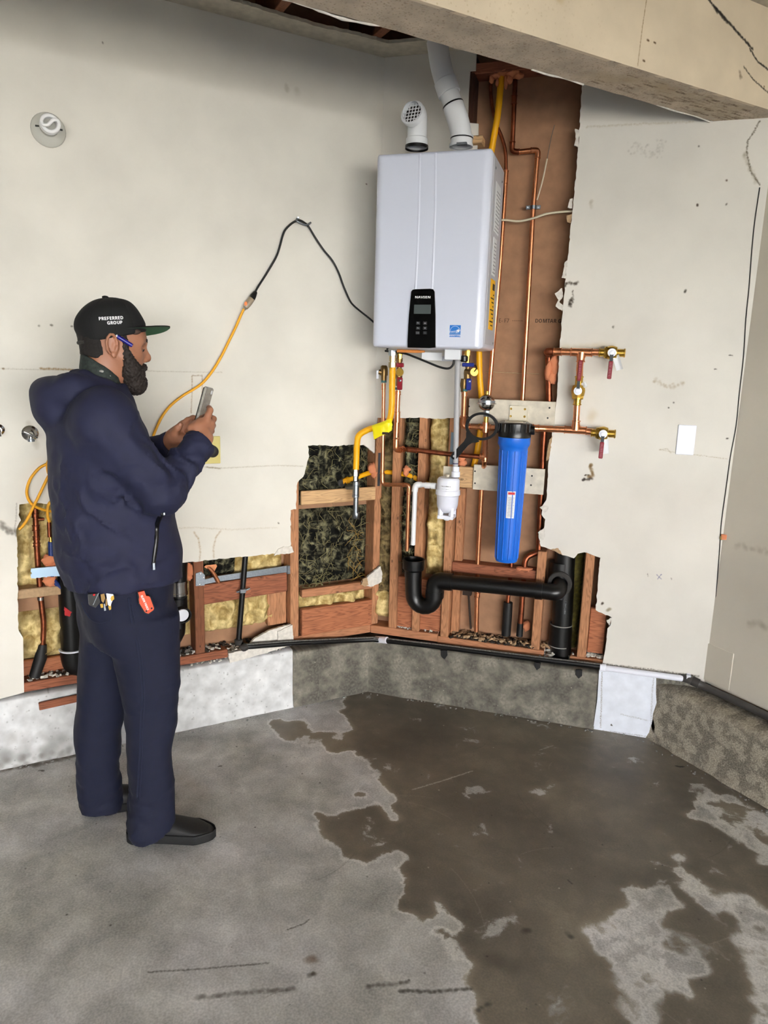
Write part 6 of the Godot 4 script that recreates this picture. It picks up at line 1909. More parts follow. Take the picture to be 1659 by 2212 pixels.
	part(o, "cord", MB.new().tube(spline(y4, 5), .0052, 9), M.yellow_cord)

	# pipes in the opening left of the man
	o = thing("old_pipe", "tarnished copper pipe with coupling rings in the wall opening left of the man", "pipe", "L", Vector3(-1.4402, .7479, -.03))
	var r := .0105
	run(o, [Vector3(-1.437, 1.0254, -.035), Vector3(-1.442, .8176, -.035), Vector3(-1.4403, .7357, -.04), Vector3(-1.4386, .6313, -.04), Vector3(-1.435, .5539, -.04), Vector3(-1.4452, .4682, -.04)], r, M.copper_old, .04)
	for q in [[1108, 1118], [1134, 1146], [1158, 1166], [1172, 1180]]:
		sleeve(o, "coupling", Vector3(-1.4382, 1.0075, -.035) + Vector3(.0, 0, 0) + (Vector3(-1.442, .8176, -.035) - Vector3(-1.4382, 1.0075, -.035)) * ((q[0] - 1108) / 104.0), Vector3(-1.4382, 1.0075, -.035) + (Vector3(-1.442, .8176, -.035) - Vector3(-1.4382, 1.0075, -.035)) * ((q[1] - 1108) / 104.0), r, M.copper_old)
	run(o, [Vector3(-1.4366, .9821, -.035), Vector3(-1.3948, .9806, -.035)], .006, M.copper_old)
	part(o, "wrap", MB.new().tube([Vector3(-1.4449, .474, -.04), Vector3(-1.455, .4229, -.035), Vector3(-1.4832, .3477, -.03)], [.016, .024, .021], 10), M.abs_dusty)
	part(o, "solder_ring", MB.new().lathe(Vector3(-1.4402, .6582, -.04), Vector3.UP, [[0, r], [0, r * 1.1], [.012, r * 1.1], [.012, r]], 12), M.solder)
	o = thing("old_pipe", "copper stub with a blue plastic sleeve at the edge of the man's jacket", "pipe", "L", Vector3(-1.3918, .873, -.03))
	run(o, [Vector3(-1.3926, .9687, -.03), Vector3(-1.3945, .9102, -.03)], .0075, M.copper_old)
	part(o, "nipple", MB.new().rod(Vector3(-1.391, .9135, -.03), Vector3(-1.3907, .8914, -.03), .005, .007, 12), M.brass)
	part(o, "sleeve", MB.new().rod(Vector3(-1.3907, .8914, -.03), Vector3(-1.393, .8248, -.03), .011, -1, 14, .001), M.blue_tube)
	o = thing("blue_tube", "blue plastic water tube curving down behind the man's jacket hem", "tube", "L", Vector3(-1.381, .7341, -.02))
	part(o, "tube", MB.new().tube(spline(P3([-1.3952, .7613, -.03, -1.3916, .7383, -.03, -1.3764, .7137, -.03, -1.3528, .6878, -.03, -1.3207, .6566, -.03]), 5), .011, 12), M.blue_tube)
	foam_thing("orange foam lumps above and below the pale plate left of the man", "L", Vector3(-1.4019, .8145, -.03), [[Vector3(-1.4016, .8182, -.03), Vector3(.026, .022, .018)], [Vector3(-1.3964, .7952, -.03), Vector3(.022, .014, .016)]], 21)
	foam_thing("round orange foam lump hanging under the pale plate left of the man", "L", Vector3(-1.4033, .7359, -.03), [[Vector3(-1.4033, .7359, -.03), Vector3(.026, .024, .018)]], 24)
	o = thing("nail_plate", "pale blue-white plate with a torn end nailed across the left wall opening", "plate", "L", Vector3(-1.4158, .7743, -.005))
	part(o, "plate", MB.new().prism(fray(P2([-1.4674, .8001, -1.3788, .7994, -1.3588, .7747, -1.3613, .76, -1.4683, .7616, -1.4706, .7748, -1.4654, .7815, -1.4697, .7894]), 3, 7, .006, .002, 4), .004, -.004), mat(Color(.72, .84, .94), .45))
	o = thing("drain_stack", "black drain stack behind the man's hip with a white glue ring and bend", "drain", "L", Vector3(-1.332, .4751, -.05))
	var s0: Vector3 = Vector3(-1.3277, .7493, -.045)
	var s1: Vector3 = Vector3(-1.3362, .4378, -.045)
	part(o, "stack_pipe", MB.new().tube([s0 + Vector3(0, .3, 0), s1], .044, 24), M.abs)
	part(o, "glue_ring", MB.new().lathe(s1 + Vector3(0, .003, 0), Vector3.DOWN, [[0, .044], [0, .0525], [.006, .0525], [.006, .044]], 24), M.plate_white)
	part(o, "bend", MB.new().tube(fillet([s1, s1 + Vector3(.004, -.075, 0), s1 + Vector3(.12, -.11, 0)], .06, 8), .0495, 22), M.abs)
	part(o, "paint_mark", MB.new().prism(fray(P2([-1.3604, .629, -1.3331, .6059, -1.3442, .5883, -1.3606, .5946]), 0, 4, .005, .002, 4), .0, -.02), M.red_print)
	# right of the man
	o = thing("cleanout_stack", "black drain with a steel band coupling and a white cleanout plug right of the man", "drain", "L", Vector3(-.9053, .5768, -.04))
	var k0: Vector3 = Vector3(-.8972, .7792, -.05)
	var k1: Vector3 = Vector3(-.9147, .4821, -.045)
	part(o, "stack_pipe", MB.new().tube(spline([k0 + Vector3(0, .1, -.004), k0, k1, Vector3(-.9273, .4365, -.03), Vector3(-.9682, .38, -.03), Vector3(-1.0177, .3464, -.03)], 6), .0335, 22), M.abs)
	part(o, "band_coupling", MB.new().lathe(Vector3(-.9066, .6701, -.048), Vector3.DOWN, [[0, .034], [0, .0385], [.012, .0385], [.013, .0370], [.05, .0370], [.051, .0385], [.062, .0385], [.062, .034]], 22), M.chrome)
	part(o, "hub", MB.new().lathe(Vector3(-.9112, .5966, -.046), Vector3.DOWN, [[0, .034], [0, .040], [.09, .040], [.09, .034]], 22), M.abs)
	var cp: Vector3 = Vector3(-.9116, .5406, 0)
	part(o, "cleanout_hub", MB.new().lathe(Vector3(-.9087, .5387, -.03), Vector3(.1, -.1, 1), [[0, .03], [.045, .034], [.055, .034], [.055, .028]], 22), M.abs_dusty)
	part(o, "cleanout_plug", MB.new().lathe(Vector3(-.911, .5395, .022), Vector3(.1, -.1, 1), [[0, .027], [.008, .027], [.010, .024], [.010, 0]], 22), M.plate_white)
	foam_thing("orange foam lump with a blue wire beside the stud right of the man", "L", Vector3(-.856, .7048, -.05), [[Vector3(-.8559, .709, -.05), Vector3(.020, .034, .02)], [Vector3(-.8625, .6849, -.05), Vector3(.016, .02, .016)]], 27)
	o = thing("strap_plate", "galvanised nail plate on the stud right of the man", "plate", "L", Vector3(-.8197, .6749, -.008))
	part(o, "plate", MB.new().prism(P2([-.8409, .7044, -.8171, .7098, -.8016, .6915, -.8045, .6464, -.8422, .649]), -.008, -.0125), M.zinc)
	for q in P3([-.8193, .6998, -.0075, -.8243, .6529, -.0075, -.8078, .6819, -.0075]):
		part(o, "nail", MB.new().lathe(q, ax, [[0, .004], [.0015, .003], [.002, 0]], 8), M.chrome)
	o = thing("strut_strip", "long galvanised strip running level through the opening above the wooden block", "strip", "L", Vector3(-.5866, .668, -.055))
	part(o, "strip", MB.new().prism(P2([-.7982, .6661, -.733, .675, -.4193, .6862, -.4193, .6554, -.7334, .6498, -.7986, .6452]), -.030, -.034), M.zinc)
	part(o, "bracket", MB.new().box(Vector3(-.4222, .6486, -.04), Vector3(-.3951, .6875, -.04) + Vector3(0, 0, .022), .002), M.zinc)
	o = thing("copper_stub", "flattened bright copper stub bent over the wooden block right of the man", "pipe", "L", Vector3(-.7613, .6868, -.03))
	part(o, "pipe", MB.new().tube(spline(P3([-.7849, .7228, -.03, -.7691, .7044, -.03, -.7553, .6819, -.03, -.7376, .6461, -.03]), 5), [.004, .006, .008, .009, .0095, .0095, .0095, .0095, .0095, .0095, .0095, .0095, .0095, .0095, .0095, .0095], 12), M.copper)
	part(o, "crimped_end", MB.new().prism(P2([-.7996, .723, -.7914, .7304, -.7471, .7296, -.7432, .7208, -.76, .6894, -.7719, .7033]), -.028, -.032), M.copper)
	o = thing("iron_pipe", "black vertical iron pipe strapped to the wooden block in the left opening", "pipe", "L", Vector3(-.6377, .5462, -.02))
	run(o, [Vector3(-.6168, .7791, -.018), Vector3(-.6574, .3597, -.012)], .0122, M.iron, .01)
	part(o, "collar", MB.new().lathe(Vector3(-.6572, .3772, -.012), Vector3.DOWN, [[0, .012], [.004, .018], [.024, .018], [.028, .013]], 14), M.rubber_grey)
	part(o, "strap", MB.new().tube(spline(P3([-.6619, .5962, -.015, -.6472, .5975, -.015, -.6366, .5993, -.015, -.6153, .6009, -.015, -.6004, .6054, -.015]), 4), .0042, 6).box(Vector3(-.6509, .5919, -.01), Vector3(-.6229, .6112, .002), .002), M.zinc)
	# gas line threaded through the studs behind the drip leg
	o = thing("gas_branch", "old yellow gas pipe threaded through the corner studs behind the drip leg", "pipe", "O", Vector3(-.05, 1.08, -.04))
	var gb := []
	for q in P3([-.1384, 1.0611, -.035, -.0713, 1.0774, -.035, .0216, 1.0996, -.035]):
		gb.append(q)
	for q in P3([.0543, 1.1, -.055, .0971, 1.0993, -.05, .165, 1.0953, -.035, .2328, 1.0683, -.045, .3079, 1.0477, -.06]):
		gb.append(wall_frame["R"] * q)
	part(o, "pipe", MB.new().tube(spline(gb, 5), .0115, 12), M.yellow_pipe)
	part(o, "union", MB.new().lathe(gb[0] + (gb[0] - gb[1]) * .1, gb[1] - gb[0], [[0, 0], [0, .014], [.02, .014], [.02, .0165], [.034, .0165], [.034, .011]], 8), M.yellow_cord)
	o = thing("pipe_stub", "dark grey capped pipe stub poking out of the black batt beside the gas pipe", "pipe", "L", Vector3(-.1527, 1.0573, -.05))
	part(o, "stub", MB.new().lathe(Vector3(-.1312, 1.0493, -.08), Vector3(-.35, .1, 1), [[0, .016], [.04, .016], [.04, .0185], [.055, .0185], [.057, .014], [.050, 0]], 16), M.rubber_grey)
	foam_thing("orange foam round the yellow gas pipe at the left face of the corner stud", "L", Vector3(.0114, 1.103, -.03), [[Vector3(.0061, 1.1165, -.03), Vector3(.020, .030, .02)], [Vector3(.0193, 1.0893, -.03), Vector3(.016, .024, .02)]], 31)
	foam_thing("orange foam round the yellow gas pipe at the right face of the corner stud", "R", Vector3(.1525, 1.106, -.03), [[Vector3(.1513, 1.1153, -.025), Vector3(.014, .026, .018)], [Vector3(.1599, 1.1247, -.025), Vector3(.016, .010, .016)]], 34)
	foam_thing("dark orange foam behind the white drain pipe near the spanner's tip", "R", Vector3(.4104, 1.181, -.04), [[Vector3(.4071, 1.202, -.04), Vector3(.018, .030, .02)], [Vector3(.4132, 1.1684, -.04), Vector3(.020, .020, .02)]], 37)
	o = thing("guard_plate", "bluish steel guard plate on the stud behind the grey-white condensate pipe", "plate", "R", Vector3(.3666, 1.2385, -.01))
	part(o, "plate", MB.new().box(Vector3(.3587, 1.1637, -.0135), Vector3(.373, 1.3098, -.0135) + Vector3(.012, 0, .002), .0005), mat(Color(.50, .57, .62), .4, .7))
	o = thing("guard_plate", "grey steel guard plate on the corner stud beside the copper relief pipe", "plate", "L", Vector3(.0378, 1.1113, -.01))
	part(o, "plate", MB.new().box(Vector3(.0297, 1.0334, -.0135), Vector3(.0422, 1.1922, -.0135) + Vector3(0, 0, .0025), .0005), mat(Color(.30, .31, .34), .4, .7))
	# pipe along the top of the footing
	o = thing("footing_conduit", "black and white pipe running along the top of the concrete footing round the corner", "pipe", "O", Vector3(-.1, .29, .02))
	var line: Array = P3([-.6448, .3513, -.005, -.6374, .3453, .012, -.6023, .343, .016, -.4073, .326, .017, -.1533, .295, .017, .0133, .2744, .017])
	var wl := []
	for q in line:
		wl.append(q)
	for q in P3([.1185, .2846, .017, .3602, .2922, .017, .6891, .2984, .017, 1.0997, .309, .017]):
		wl.append(wall_frame["R"] * q)
	part(o, "pipe", MB.new().tube(wl, .0128, 14), M.iron)
	part(o, "elbow", MB.new().blob(Vector3(-.6368, .3423, .01), Vector3(.022, .018, .02), .1, 3, 2.0, 14, 9), M.rubber_grey)
	# worn white paint left on the upper side of the pipe
	var wp := MB.new()
	for i in wl.size() - 2:
		var a: Vector3 = wl[i + 1] + Vector3(0, .0058, 0)
		var b: Vector3 = wl[i + 2] + Vector3(0, .0058, 0)
		wp.tube([a, b], .0088, 10)
	part(o, "paint_skin", wp, M.chipped)
	part(o, "coupling", MB.new().tube([Vector3(.0283, .2723, .018), wall_frame["R"] * Vector3(.0975, .2867, .018)], .0165, 16), M.plate_white)
	o = thing("painted_conduit", "white painted pipe along the footing under the right-hand drywall", "pipe", "R", Vector3(1.294, .3144, .018))
	run(o, [Vector3(1.0921, .3051, .016), Vector3(1.2565, .3053, .016), Vector3(1.4569, .3079, .016)], .0135, M.plate_white, .01)
	part(o, "coupling", MB.new().lathe(Vector3(1.0921, .3051, .016), Vector3(1, 0, 0), [[0, .0], [0, .0175], [.024, .0175], [.026, .014]], 16), M.plate_white)
	part(o, "clip", MB.new().lathe(Vector3(1.4494, .3088, .016), Vector3(1, 0, 0), [[0, .013], [0, .018], [.018, .018], [.018, .013]], 14).box(Vector3(1.4497, .2846, 0), Vector3(1.4668, .3288, .006), .002), M.plate_white)
	o = thing("ledge_pipe", "dark grey pipe lying on the concrete ledge against the right wall", "pipe", "W", Vector3(.4, .29, -.11))
	var e0: Vector3 = wall_frame["W"].affine_inverse() * (wall_frame["R"] * Vector3(1.4645, .307, .016))
	part(o, "pipe", MB.new().tube(fillet([e0 - Vector3(.03, 0, -.02), e0 + Vector3(.02, 0, .0), Vector3(.16, .292, -.112), Vector3(1.0, .288, -.112), Vector3(3.0, .285, -.112)], .03), .0158, 16), mat(Color(.27, .26, .25), .5))
	part(o, "coupling", MB.new().lathe(e0 + Vector3(.01, 0, 0), Vector3(.16, .292, -.112) - e0, [[0, .016], [0, .020], [.03, .020], [.03, .016]], 14), M.rubber_grey)
	# dark spots of sealant on the footing under the conduit
	var k := 0
	for q in [P2([.3632, .2696, .3945, .2768, .398, .2514, .3833, .2279, .3667, .2442]), P2([.8034, .2799, .8327, .28, .8323, .2572, .8186, .2436, .8071, .2577]), P2([.9899, .2734, 1.0181, .2757, 1.0185, .2467, 1.0054, .2333, .9897, .2509])]:
		k += 1
		var sp := thing("sealant_spot", ["black sealant blob on the footing below the drain trap", "black sealant blob on the footing left of the drain stack foot", "black sealant blob on the footing nearest the white panel"][k - 1], "sealant", "R", Vector3(q[0].x, q[0].y, .006))
		part(sp, "blob", MB.new().prism(fray(q, 0, q.size(), .005, .0012, k), .011, .002), M.abs_dusty)
	# orange anchor in the crack of the right-hand corner
	o = thing("wall_anchor", "small orange plastic anchor poking out of the right-hand corner crack", "anchor", "R", Vector3(1.5243, .9449, .01))
	part(o, "anchor", MB.new().box(Vector3(1.5167, .9335, -.002), Vector3(1.5438, .9551, .012), .002), M.foam)
	part(o, "lint", MB.new().blob(Vector3(1.5185, .9394, .006), Vector3(.006, .010, .006), .3, 4, 2.0, 8, 6), M.insulation)
	var cr := MB.new()
	for i in 2:
		cr.tube(spline(P3([1.4978, 2.2931, .0005, 1.4953, 2.17, .0005, 1.4978, 2.0698, .0005, 1.5044, 1.9338, .0005, 1.5075, 1.8128, .0005, 1.516, 1.672, .0005, 1.5179, 1.5283, .0005, 1.5212, 1.4002, .0005, 1.5149, 1.2787, .0005, 1.5137, 1.1553, .0005, 1.5123, 1.0004, .0005, 1.5181, .9026, .0005, 1.5255, .7433, .0005, 1.5331, .5808, .0005, 1.5408, .4149, .0005]), 4), .0016 + .0006 * i, 5)
	var wr: Node3D = get_node("wall_diagonal")
	part(wr, "corner_crack", cr, M.rubber_grey)
	# flecks of rubble swept against the footing
	var fl: Node3D = get_node("floor")
	var rg := RandomNumberGenerator.new()
	rg.seed = 91
	var mb := MB.new()
	for i in 130:
		var f := rg.randf()
		var p := Vector3.ZERO
		if i % 3 == 0:
			p = wall_frame["R"] * Vector3(f * 1.3, .002, rg.randf_range(.014, .05))
		elif i % 3 == 1:
			p = wall_frame["W"] * Vector3(f * 1.2, .002, rg.randf_range(.025, .07))
		else:
			p = Vector3(-1.9 + f * 1.9, .002, rg.randf_range(.014, .05))
		var h := Vector3(rg.randf_range(.001, .005), rg.randf_range(.001, .003), rg.randf_range(.001, .004))
		mb.box(p - h, p + h, .0004, Basis(Vector3.UP, rg.randf() * TAU))
	var q := part(fl, "rubble", mb, M.rubber_light)
	q.set_meta("kind", "stuff")


# ---------------------------------------------------------------- soft bodies: a signed distance field meshed as surface nets
class Field:
	var prims := []          # [kind, a, b, ra, rb, k, op]; kind 0 tapered capsule, 1 ellipsoid, 2 capsule with a flat far end, 3 column of ellipse sections
	var amp := 0.0
	var freq := 1.0
	var fn := FastNoiseLite.new()
	var folds := []          # [from, to, radius, waves, depth]: ripples along a limb
	func _init() -> void:
		fn.frequency = 1.0

	var planes := []         # [point, normal]: keep the side that the normal points away from

	func cap(a: Vector3, b: Vector3, ra: float, rb := -1.0, k := .02, op := 0, flat := false) -> Field:
		prims.append([2 if flat else 0, a, b, ra, ra if rb < 0.0 else rb, k, op])
		return self

	func ell(c: Vector3, r: Vector3, k := .02, op := 0, turn := 0.0) -> Field:
		prims.append([1, c, r, cos(turn), sin(turn), k, op])
		return self

	# rows: [[y, cx, cz, rx, rz], ...] from low to high
	func column(rows: Array, k := .02, op := 0, open := false) -> Field:
		prims.append([3, rows, open, 0.0, 0.0, k, op])
		return self

	func at(p: Vector3) -> float:
		var d := 9.0
		for q in prims:
			var e := 0.0
			match q[0]:
				1:
					var v: Vector3 = p - q[1]
					v = Vector3(v.x * q[3] + v.y * q[4], v.y * q[3] - v.x * q[4], v.z)
					var r: Vector3 = q[2]
					var s := (v / r).length()
					var s2 := (v / (r * r)).length()
					e = s * (s - 1.0) / maxf(s2, 1e-6)
				3:
					var rows: Array = q[1]
					var i := 0
					while i < rows.size() - 2 and p.y > rows[i + 1][0]:
						i += 1
					var a: Array = rows[i]
					var b: Array = rows[i + 1]
					var t := clampf((p.y - a[0]) / (b[0] - a[0]), 0.0, 1.0)
					t = t * t * (3.0 - 2.0 * t) * .5 + t * .5
					var rx: float = lerpf(a[3], b[3], t)
					var rz: float = lerpf(a[4], b[4], t)
					var x: float = (p.x - lerpf(a[1], b[1], t)) / rx
					var z: float = (p.z - lerpf(a[2], b[2], t)) / rz
					var l := pow(pow(absf(x), 2.4) + pow(absf(z), 2.4), 1.0 / 2.4)
					e = (l - 1.0) * minf(rx, rz)
					var lo: float = rows[0][0]
					var hi: float = rows[rows.size() - 1][0]
					e = maxf(e, lo - p.y)
					e = maxf(e, p.y - hi)
				_:
					var pa: Vector3 = p - q[1]
					var ba: Vector3 = q[2] - q[1]
					var bb := ba.length_squared()
					var t := pa.dot(ba) / bb
					var tc := clampf(t, 0.0, 1.0)
					e = (pa - ba * tc).length() - lerpf(q[3], q[4], tc)
					if q[0] == 2:
						e = maxf(e, (t - 1.0) * sqrt(bb))
			var k: float = q[5]
			if q[6] == 0:
				var h := maxf(k - absf(d - e), 0.0) / k
				d = minf(d, e) - h * h * k * .25
			elif q[6] == 1:      # carve
				e = -e
				var h := maxf(k - absf(d - e), 0.0) / k
				d = maxf(d, e) + h * h * k * .25
			else:                # keep only what lies inside
				d = maxf(d, e)
		for q in planes:
			d = maxf(d, (p - q[0]).dot(q[1]))
		if absf(d) < .03:
			if amp > 0.0:
				d += amp * fn.get_noise_3dv(p * freq)
			for f in folds:
				var ba: Vector3 = f[1] - f[0]
				var t: float = (p - f[0]).dot(ba) / ba.length_squared()
				if t > -.1 and t < 1.1:
					var o: Vector3 = (p - f[0]) - ba * t
					var w: float = clampf(1.0 - o.length() / f[2], 0.0, 1.0) * clampf((t + .1) * 5.0, 0, 1) * clampf((1.1 - t) * 5.0, 0, 1)
					d -= f[4] * w * (1.0 - 1.8 * pow(absf(sin(t * f[3] * PI + o.x * 9.0 + 5.0 * fn.get_noise_3dv(p * 4.0))), .7))
		return d

	func mesh_into(mb: MB, lo: Vector3, hi: Vector3, h: float) -> void:
		var nb := 5
		var bx := int(ceil((hi.x - lo.x) / h / nb))
		var by := int(ceil((hi.y - lo.y) / h / nb))
		var bz := int(ceil((hi.z - lo.z) / h / nb))
		var nx := bx * nb + 1
		var ny := by * nb + 1
		var nz := bz * nb + 1
		var g := PackedFloat32Array()
		g.resize(nx * ny * nz)
		g.fill(99.0)
		var act := []
		var lim := nb * h * .87 * 1.35 + .012
		for k in bz:
			for j in by:
				for i in bx:
					var c := lo + Vector3(i + .5, j + .5, k + .5) * (nb * h)
					if absf(at(c)) < lim:
						act.append(Vector3i(i, j, k) * nb)
		for b in act:
			for k in nb + 1:
				for j in nb + 1:
					for i in nb + 1:
						var id: int = ((b.z + k) * ny + b.y + j) * nx + b.x + i
						if g[id] > 90.0:
							g[id] = at(lo + Vector3(b.x + i, b.y + j, b.z + k) * h)
		var vid := {}
		var pts := PackedVector3Array()
		var nrm := PackedVector3Array()
		var sxy := nx * ny
		var off := [0, 1, nx, nx + 1, sxy, sxy + 1, sxy + nx, sxy + nx + 1]
		var edges := [[0, 1], [2, 3], [4, 5], [6, 7], [0, 2], [1, 3], [4, 6], [5, 7], [0, 4], [1, 5], [2, 6], [3, 7]]
		var cor := [Vector3(0, 0, 0), Vector3(1, 0, 0), Vector3(0, 1, 0), Vector3(1, 1, 0), Vector3(0, 0, 1), Vector3(1, 0, 1), Vector3(0, 1, 1), Vector3(1, 1, 1)]
		for b in act:
			for k in nb:
				for j in nb:
					for i in nb:
						var id: int = ((b.z + k) * ny + b.y + j) * nx + b.x + i
						var v := [0.0, 0.0, 0.0, 0.0, 0.0, 0.0, 0.0, 0.0]
						var neg := 0
						for c in 8:
							v[c] = g[id + off[c]]
							if v[c] < 0.0:
								neg += 1
						if neg == 0 or neg == 8:
							continue
						var s := Vector3.ZERO
						var cnt := 0
						for e in edges:
							var va: float = v[e[0]]
							var vb: float = v[e[1]]
							if (va < 0.0) != (vb < 0.0):
								s += cor[e[0]].lerp(cor[e[1]], va / (va - vb))
								cnt += 1
						s /= cnt
						vid[id] = pts.size()
						pts.append(lo + (Vector3(b.x + i, b.y + j, b.z + k) + s) * h)
						nrm.append(Vector3(v[1] + v[3] + v[5] + v[7] - v[0] - v[2] - v[4] - v[6], v[2] + v[3] + v[6] + v[7] - v[0] - v[1] - v[4] - v[5], v[4] + v[5] + v[6] + v[7] - v[0] - v[1] - v[2] - v[3]).normalized())
		var step := [1, nx, sxy]
		for id in vid.keys():
			var d0: float = g[id]
			for ax in 3:
				var d1: float = g[id + step[ax]]
				if (d0 < 0.0) == (d1 < 0.0):
					continue
				var p: int = step[(ax + 1) % 3]
				var q: int = step[(ax + 2) % 3]
				var a = vid.get(id)
				var b = vid.get(id - p)
				var c = vid.get(id - p - q)
				var d = vid.get(id - q)
				if b == null or c == null or d == null:
					continue
				mb.qn(pts[a], pts[b], pts[c], pts[d], nrm[a], nrm[b], nrm[c], nrm[d])

	# where a line along z from the camera's side first meets the surface
	func face_z(x: float, y: float, z0 := .4) -> Vector3:
		var z := z0
		for i in 60:
			var d := at(Vector3(x, y, z))
			if d < .0006:
				break
			z -= d * .8
		return Vector3(x, y, z)


func hug(f: Field, pts: Array, proud: float) -> Array:
	var r := []
	for p in pts:
		r.append(f.face_z(p.x, p.y) + Vector3(0, 0, proud))
	return r


func finger(f: Field, pts: Array, r0: float, r1: float, k := .005) -> void:
	for i in pts.size() - 1:
		f.cap(pts[i], pts[i + 1], lerpf(r0, r1, float(i) / (pts.size() - 1)), lerpf(r0, r1, float(i + 1) / (pts.size() - 1)), k)


func build_person() -> void:
	M.skin = mat(Color(.60, .405, .305), .5)
	M.skin.subsurf_scatter_enabled = true
	M.skin.subsurf_scatter_strength = .04
	M.hair = mat(Color(.10, .075, .06), .8, 0, "speck", 26.0)
	M.hair_fade = mat(Color(.30, .21, .165), .8, 0, "speck", 26.0)
	M.beard = mat(Color(.15, .105, .08), .75, 0, "speck", 26.0)
	M.jacket = mat(Color(.088, .104, .225), .8, 0, "mottle", 3.0)
	M.denim = mat(Color(.012, .045, .165), .85, 0, "mottle", 7.0)
	M.denim_seam = mat(Color(.065, .10, .20), .85)
	M.cap_cloth = mat(Color(.022, .023, .030), .85, 0, "fine", 30.0)
	M.cap_green = mat(Color(.05, .36, .20), .8)
	M.camo = mat(Color(.20, .25, .23), .8, 0, "strong", 9.0)
	M.shoe = mat(Color(.055, .055, .06), .6, 0, "mottle", 14.0)
	M.shoe_sole = mat(Color(.09, .095, .10), .75, 0, "strong", 9.0)
	M.eye = mat(Color(.85, .82, .78), .2)
	var at := Vector3(-.02, 0, .02)
	var o := thing("person", "bearded man in navy jacket, jeans and black cap standing in profile holding a phone", "person", "M", at)

	# ---- skin: head, neck and arms in one mesh
	var skin := MB.new()
	var hd := Field.new()
	hd.fn.seed = 3
	hd.ell(Vector3(-.026, 1.672, 0), Vector3(.094, .094, .0755), .02)
	hd.ell(Vector3(.012, 1.617, 0), Vector3(.056, .085, .058), .03)
	hd.ell(Vector3(.028, 1.658, 0), Vector3(.042, .05, .060), .02)
	hd.cap(Vector3(-.005, 1.60, .052), Vector3(.03, 1.535, .026), .016, .018, .03)
	hd.cap(Vector3(-.005, 1.60, -.052), Vector3(.03, 1.535, -.026), .016, .018, .03)
	hd.ell(Vector3(.040, 1.530, 0), Vector3(.024, .022, .026), .02)
	hd.cap(Vector3(.0625, 1.646, .012), Vector3(.050, 1.648, .044), .012, .010, .012)
	hd.cap(Vector3(.0625, 1.646, -.012), Vector3(.050, 1.648, -.044), .012, .010, .012)
	hd.cap(Vector3(.040, 1.612, .040), Vector3(.018, 1.612, .058), .012, .010, .02)
	hd.cap(Vector3(.040, 1.612, -.040), Vector3(.018, 1.612, -.058), .012, .010, .02)
	hd.ell(Vector3(.062, 1.628, .031), Vector3(.014, .011, .016), .012, 1)
	hd.ell(Vector3(.062, 1.628, -.031), Vector3(.014, .011, .016), .012, 1)
	hd.ell(Vector3(.0495, 1.6275, .031), Vector3(.0125, .0115, .015), .004)
	hd.ell(Vector3(.0495, 1.6275, -.031), Vector3(.0125, .0115, .015), .004)
	hd.cap(Vector3(.060, 1.636, 0), Vector3(.0790, 1.603, 0), .0085, .0092, .012)
	hd.ell(Vector3(.0755, 1.5955, 0), Vector3(.0120, .0100, .0105), .008)
	hd.ell(Vector3(.066, 1.592, .0105), Vector3(.0105, .0075, .0065), .006)
	hd.ell(Vector3(.066, 1.592, -.0105), Vector3(.0105, .0075, .0065), .006)
	hd.ell(Vector3(.056, 1.560, 0), Vector3(.012, .007, .020), .006)
	hd.ell(Vector3(.054, 1.549, 0), Vector3(.012, .0065, .017), .006)
	hd.ell(Vector3(.071, 1.5555, 0), Vector3(.012, .0018, .026), .003, 1)
	hd.cap(Vector3(-.045, 1.60, 0), Vector3(-.075, 1.46, 0), .056, .066, .03)
	for s in [1.0, -1.0]:
		# ear: cupped plate, rolled rim, lobe
		var ec := Vector3(-.033, 1.632, .071 * s)
		hd.ell(ec, Vector3(.0145, .027, .006), .008)
		var rim := []
		for i in 10:
			var a := lerpf(-1.0, 4.2, i / 9.0)
			rim.append(ec + Vector3(-.003 + cos(a) * .0155, .003 + sin(a) * .029, s * (.008 + .004 * sin(a) - .004 * cos(a))))
		finger(hd, rim, .0036, .0044, .003)
		hd.ell(ec + Vector3(.002, -.028, .004 * s), Vector3(.007, .009, .0055), .006)
		hd.ell(ec + Vector3(.003, -.002, .010 * s), Vector3(.0075, .012, .006), .004, 1)
		hd.cap(ec + Vector3(.012, -.004, .004 * s), ec + Vector3(.009, -.012, .005 * s), .004, .004, .004)
	hd.mesh_into(skin, Vector3(-.16, 1.44, -.10), Vector3(.10, 1.78, .10), .0038)

	# right arm (near), raised to the phone; left arm (far)
	var sh_r := Vector3(-.095, 1.43, .19)
	var el_r := Vector3(.055, 1.222, .235)
	var wr_r: Vector3 = Vector3(.2118, 1.362, .135)
	var sh_l := Vector3(-.08, 1.43, -.19)
	var el_l := Vector3(.02, 1.235, -.21)
	var wr_l: Vector3 = Vector3(.1406, 1.3313, -.02)
	var arms := Field.new()
	arms.cap(sh_r, el_r, .045, .038, .02).cap(el_r, wr_r, .038, .027, .02)
	arms.cap(sh_l, el_l, .045, .038, .02).cap(el_l, wr_l, .038, .027, .02)
	arms.cap(sh_r, sh_l, .06, .06, .03).cap(Vector3(-.075, 1.47, 0), Vector3(-.03, .95, 0), .065, .10, .04)
	arms.cap(Vector3(-.02, .95, .075), Vector3(.030, .50, .088), .08, .048, .03).cap(Vector3(.030, .50, .088), Vector3(.012, .10, .085), .048, .036, .03)
	arms.cap(Vector3(-.02, .95, -.075), Vector3(-.085, .50, -.112), .08, .048, .03).cap(Vector3(-.085, .50, -.112), Vector3(-.115, .10, -.150), .048, .036, .03)
	arms.mesh_into(skin, Vector3(-.2, .05, -.3), Vector3(.30, 1.52, .32), .014)

	# right hand: back of the hand towards the camera, fingers closing round the far side of the phone
	var hr := Field.new()
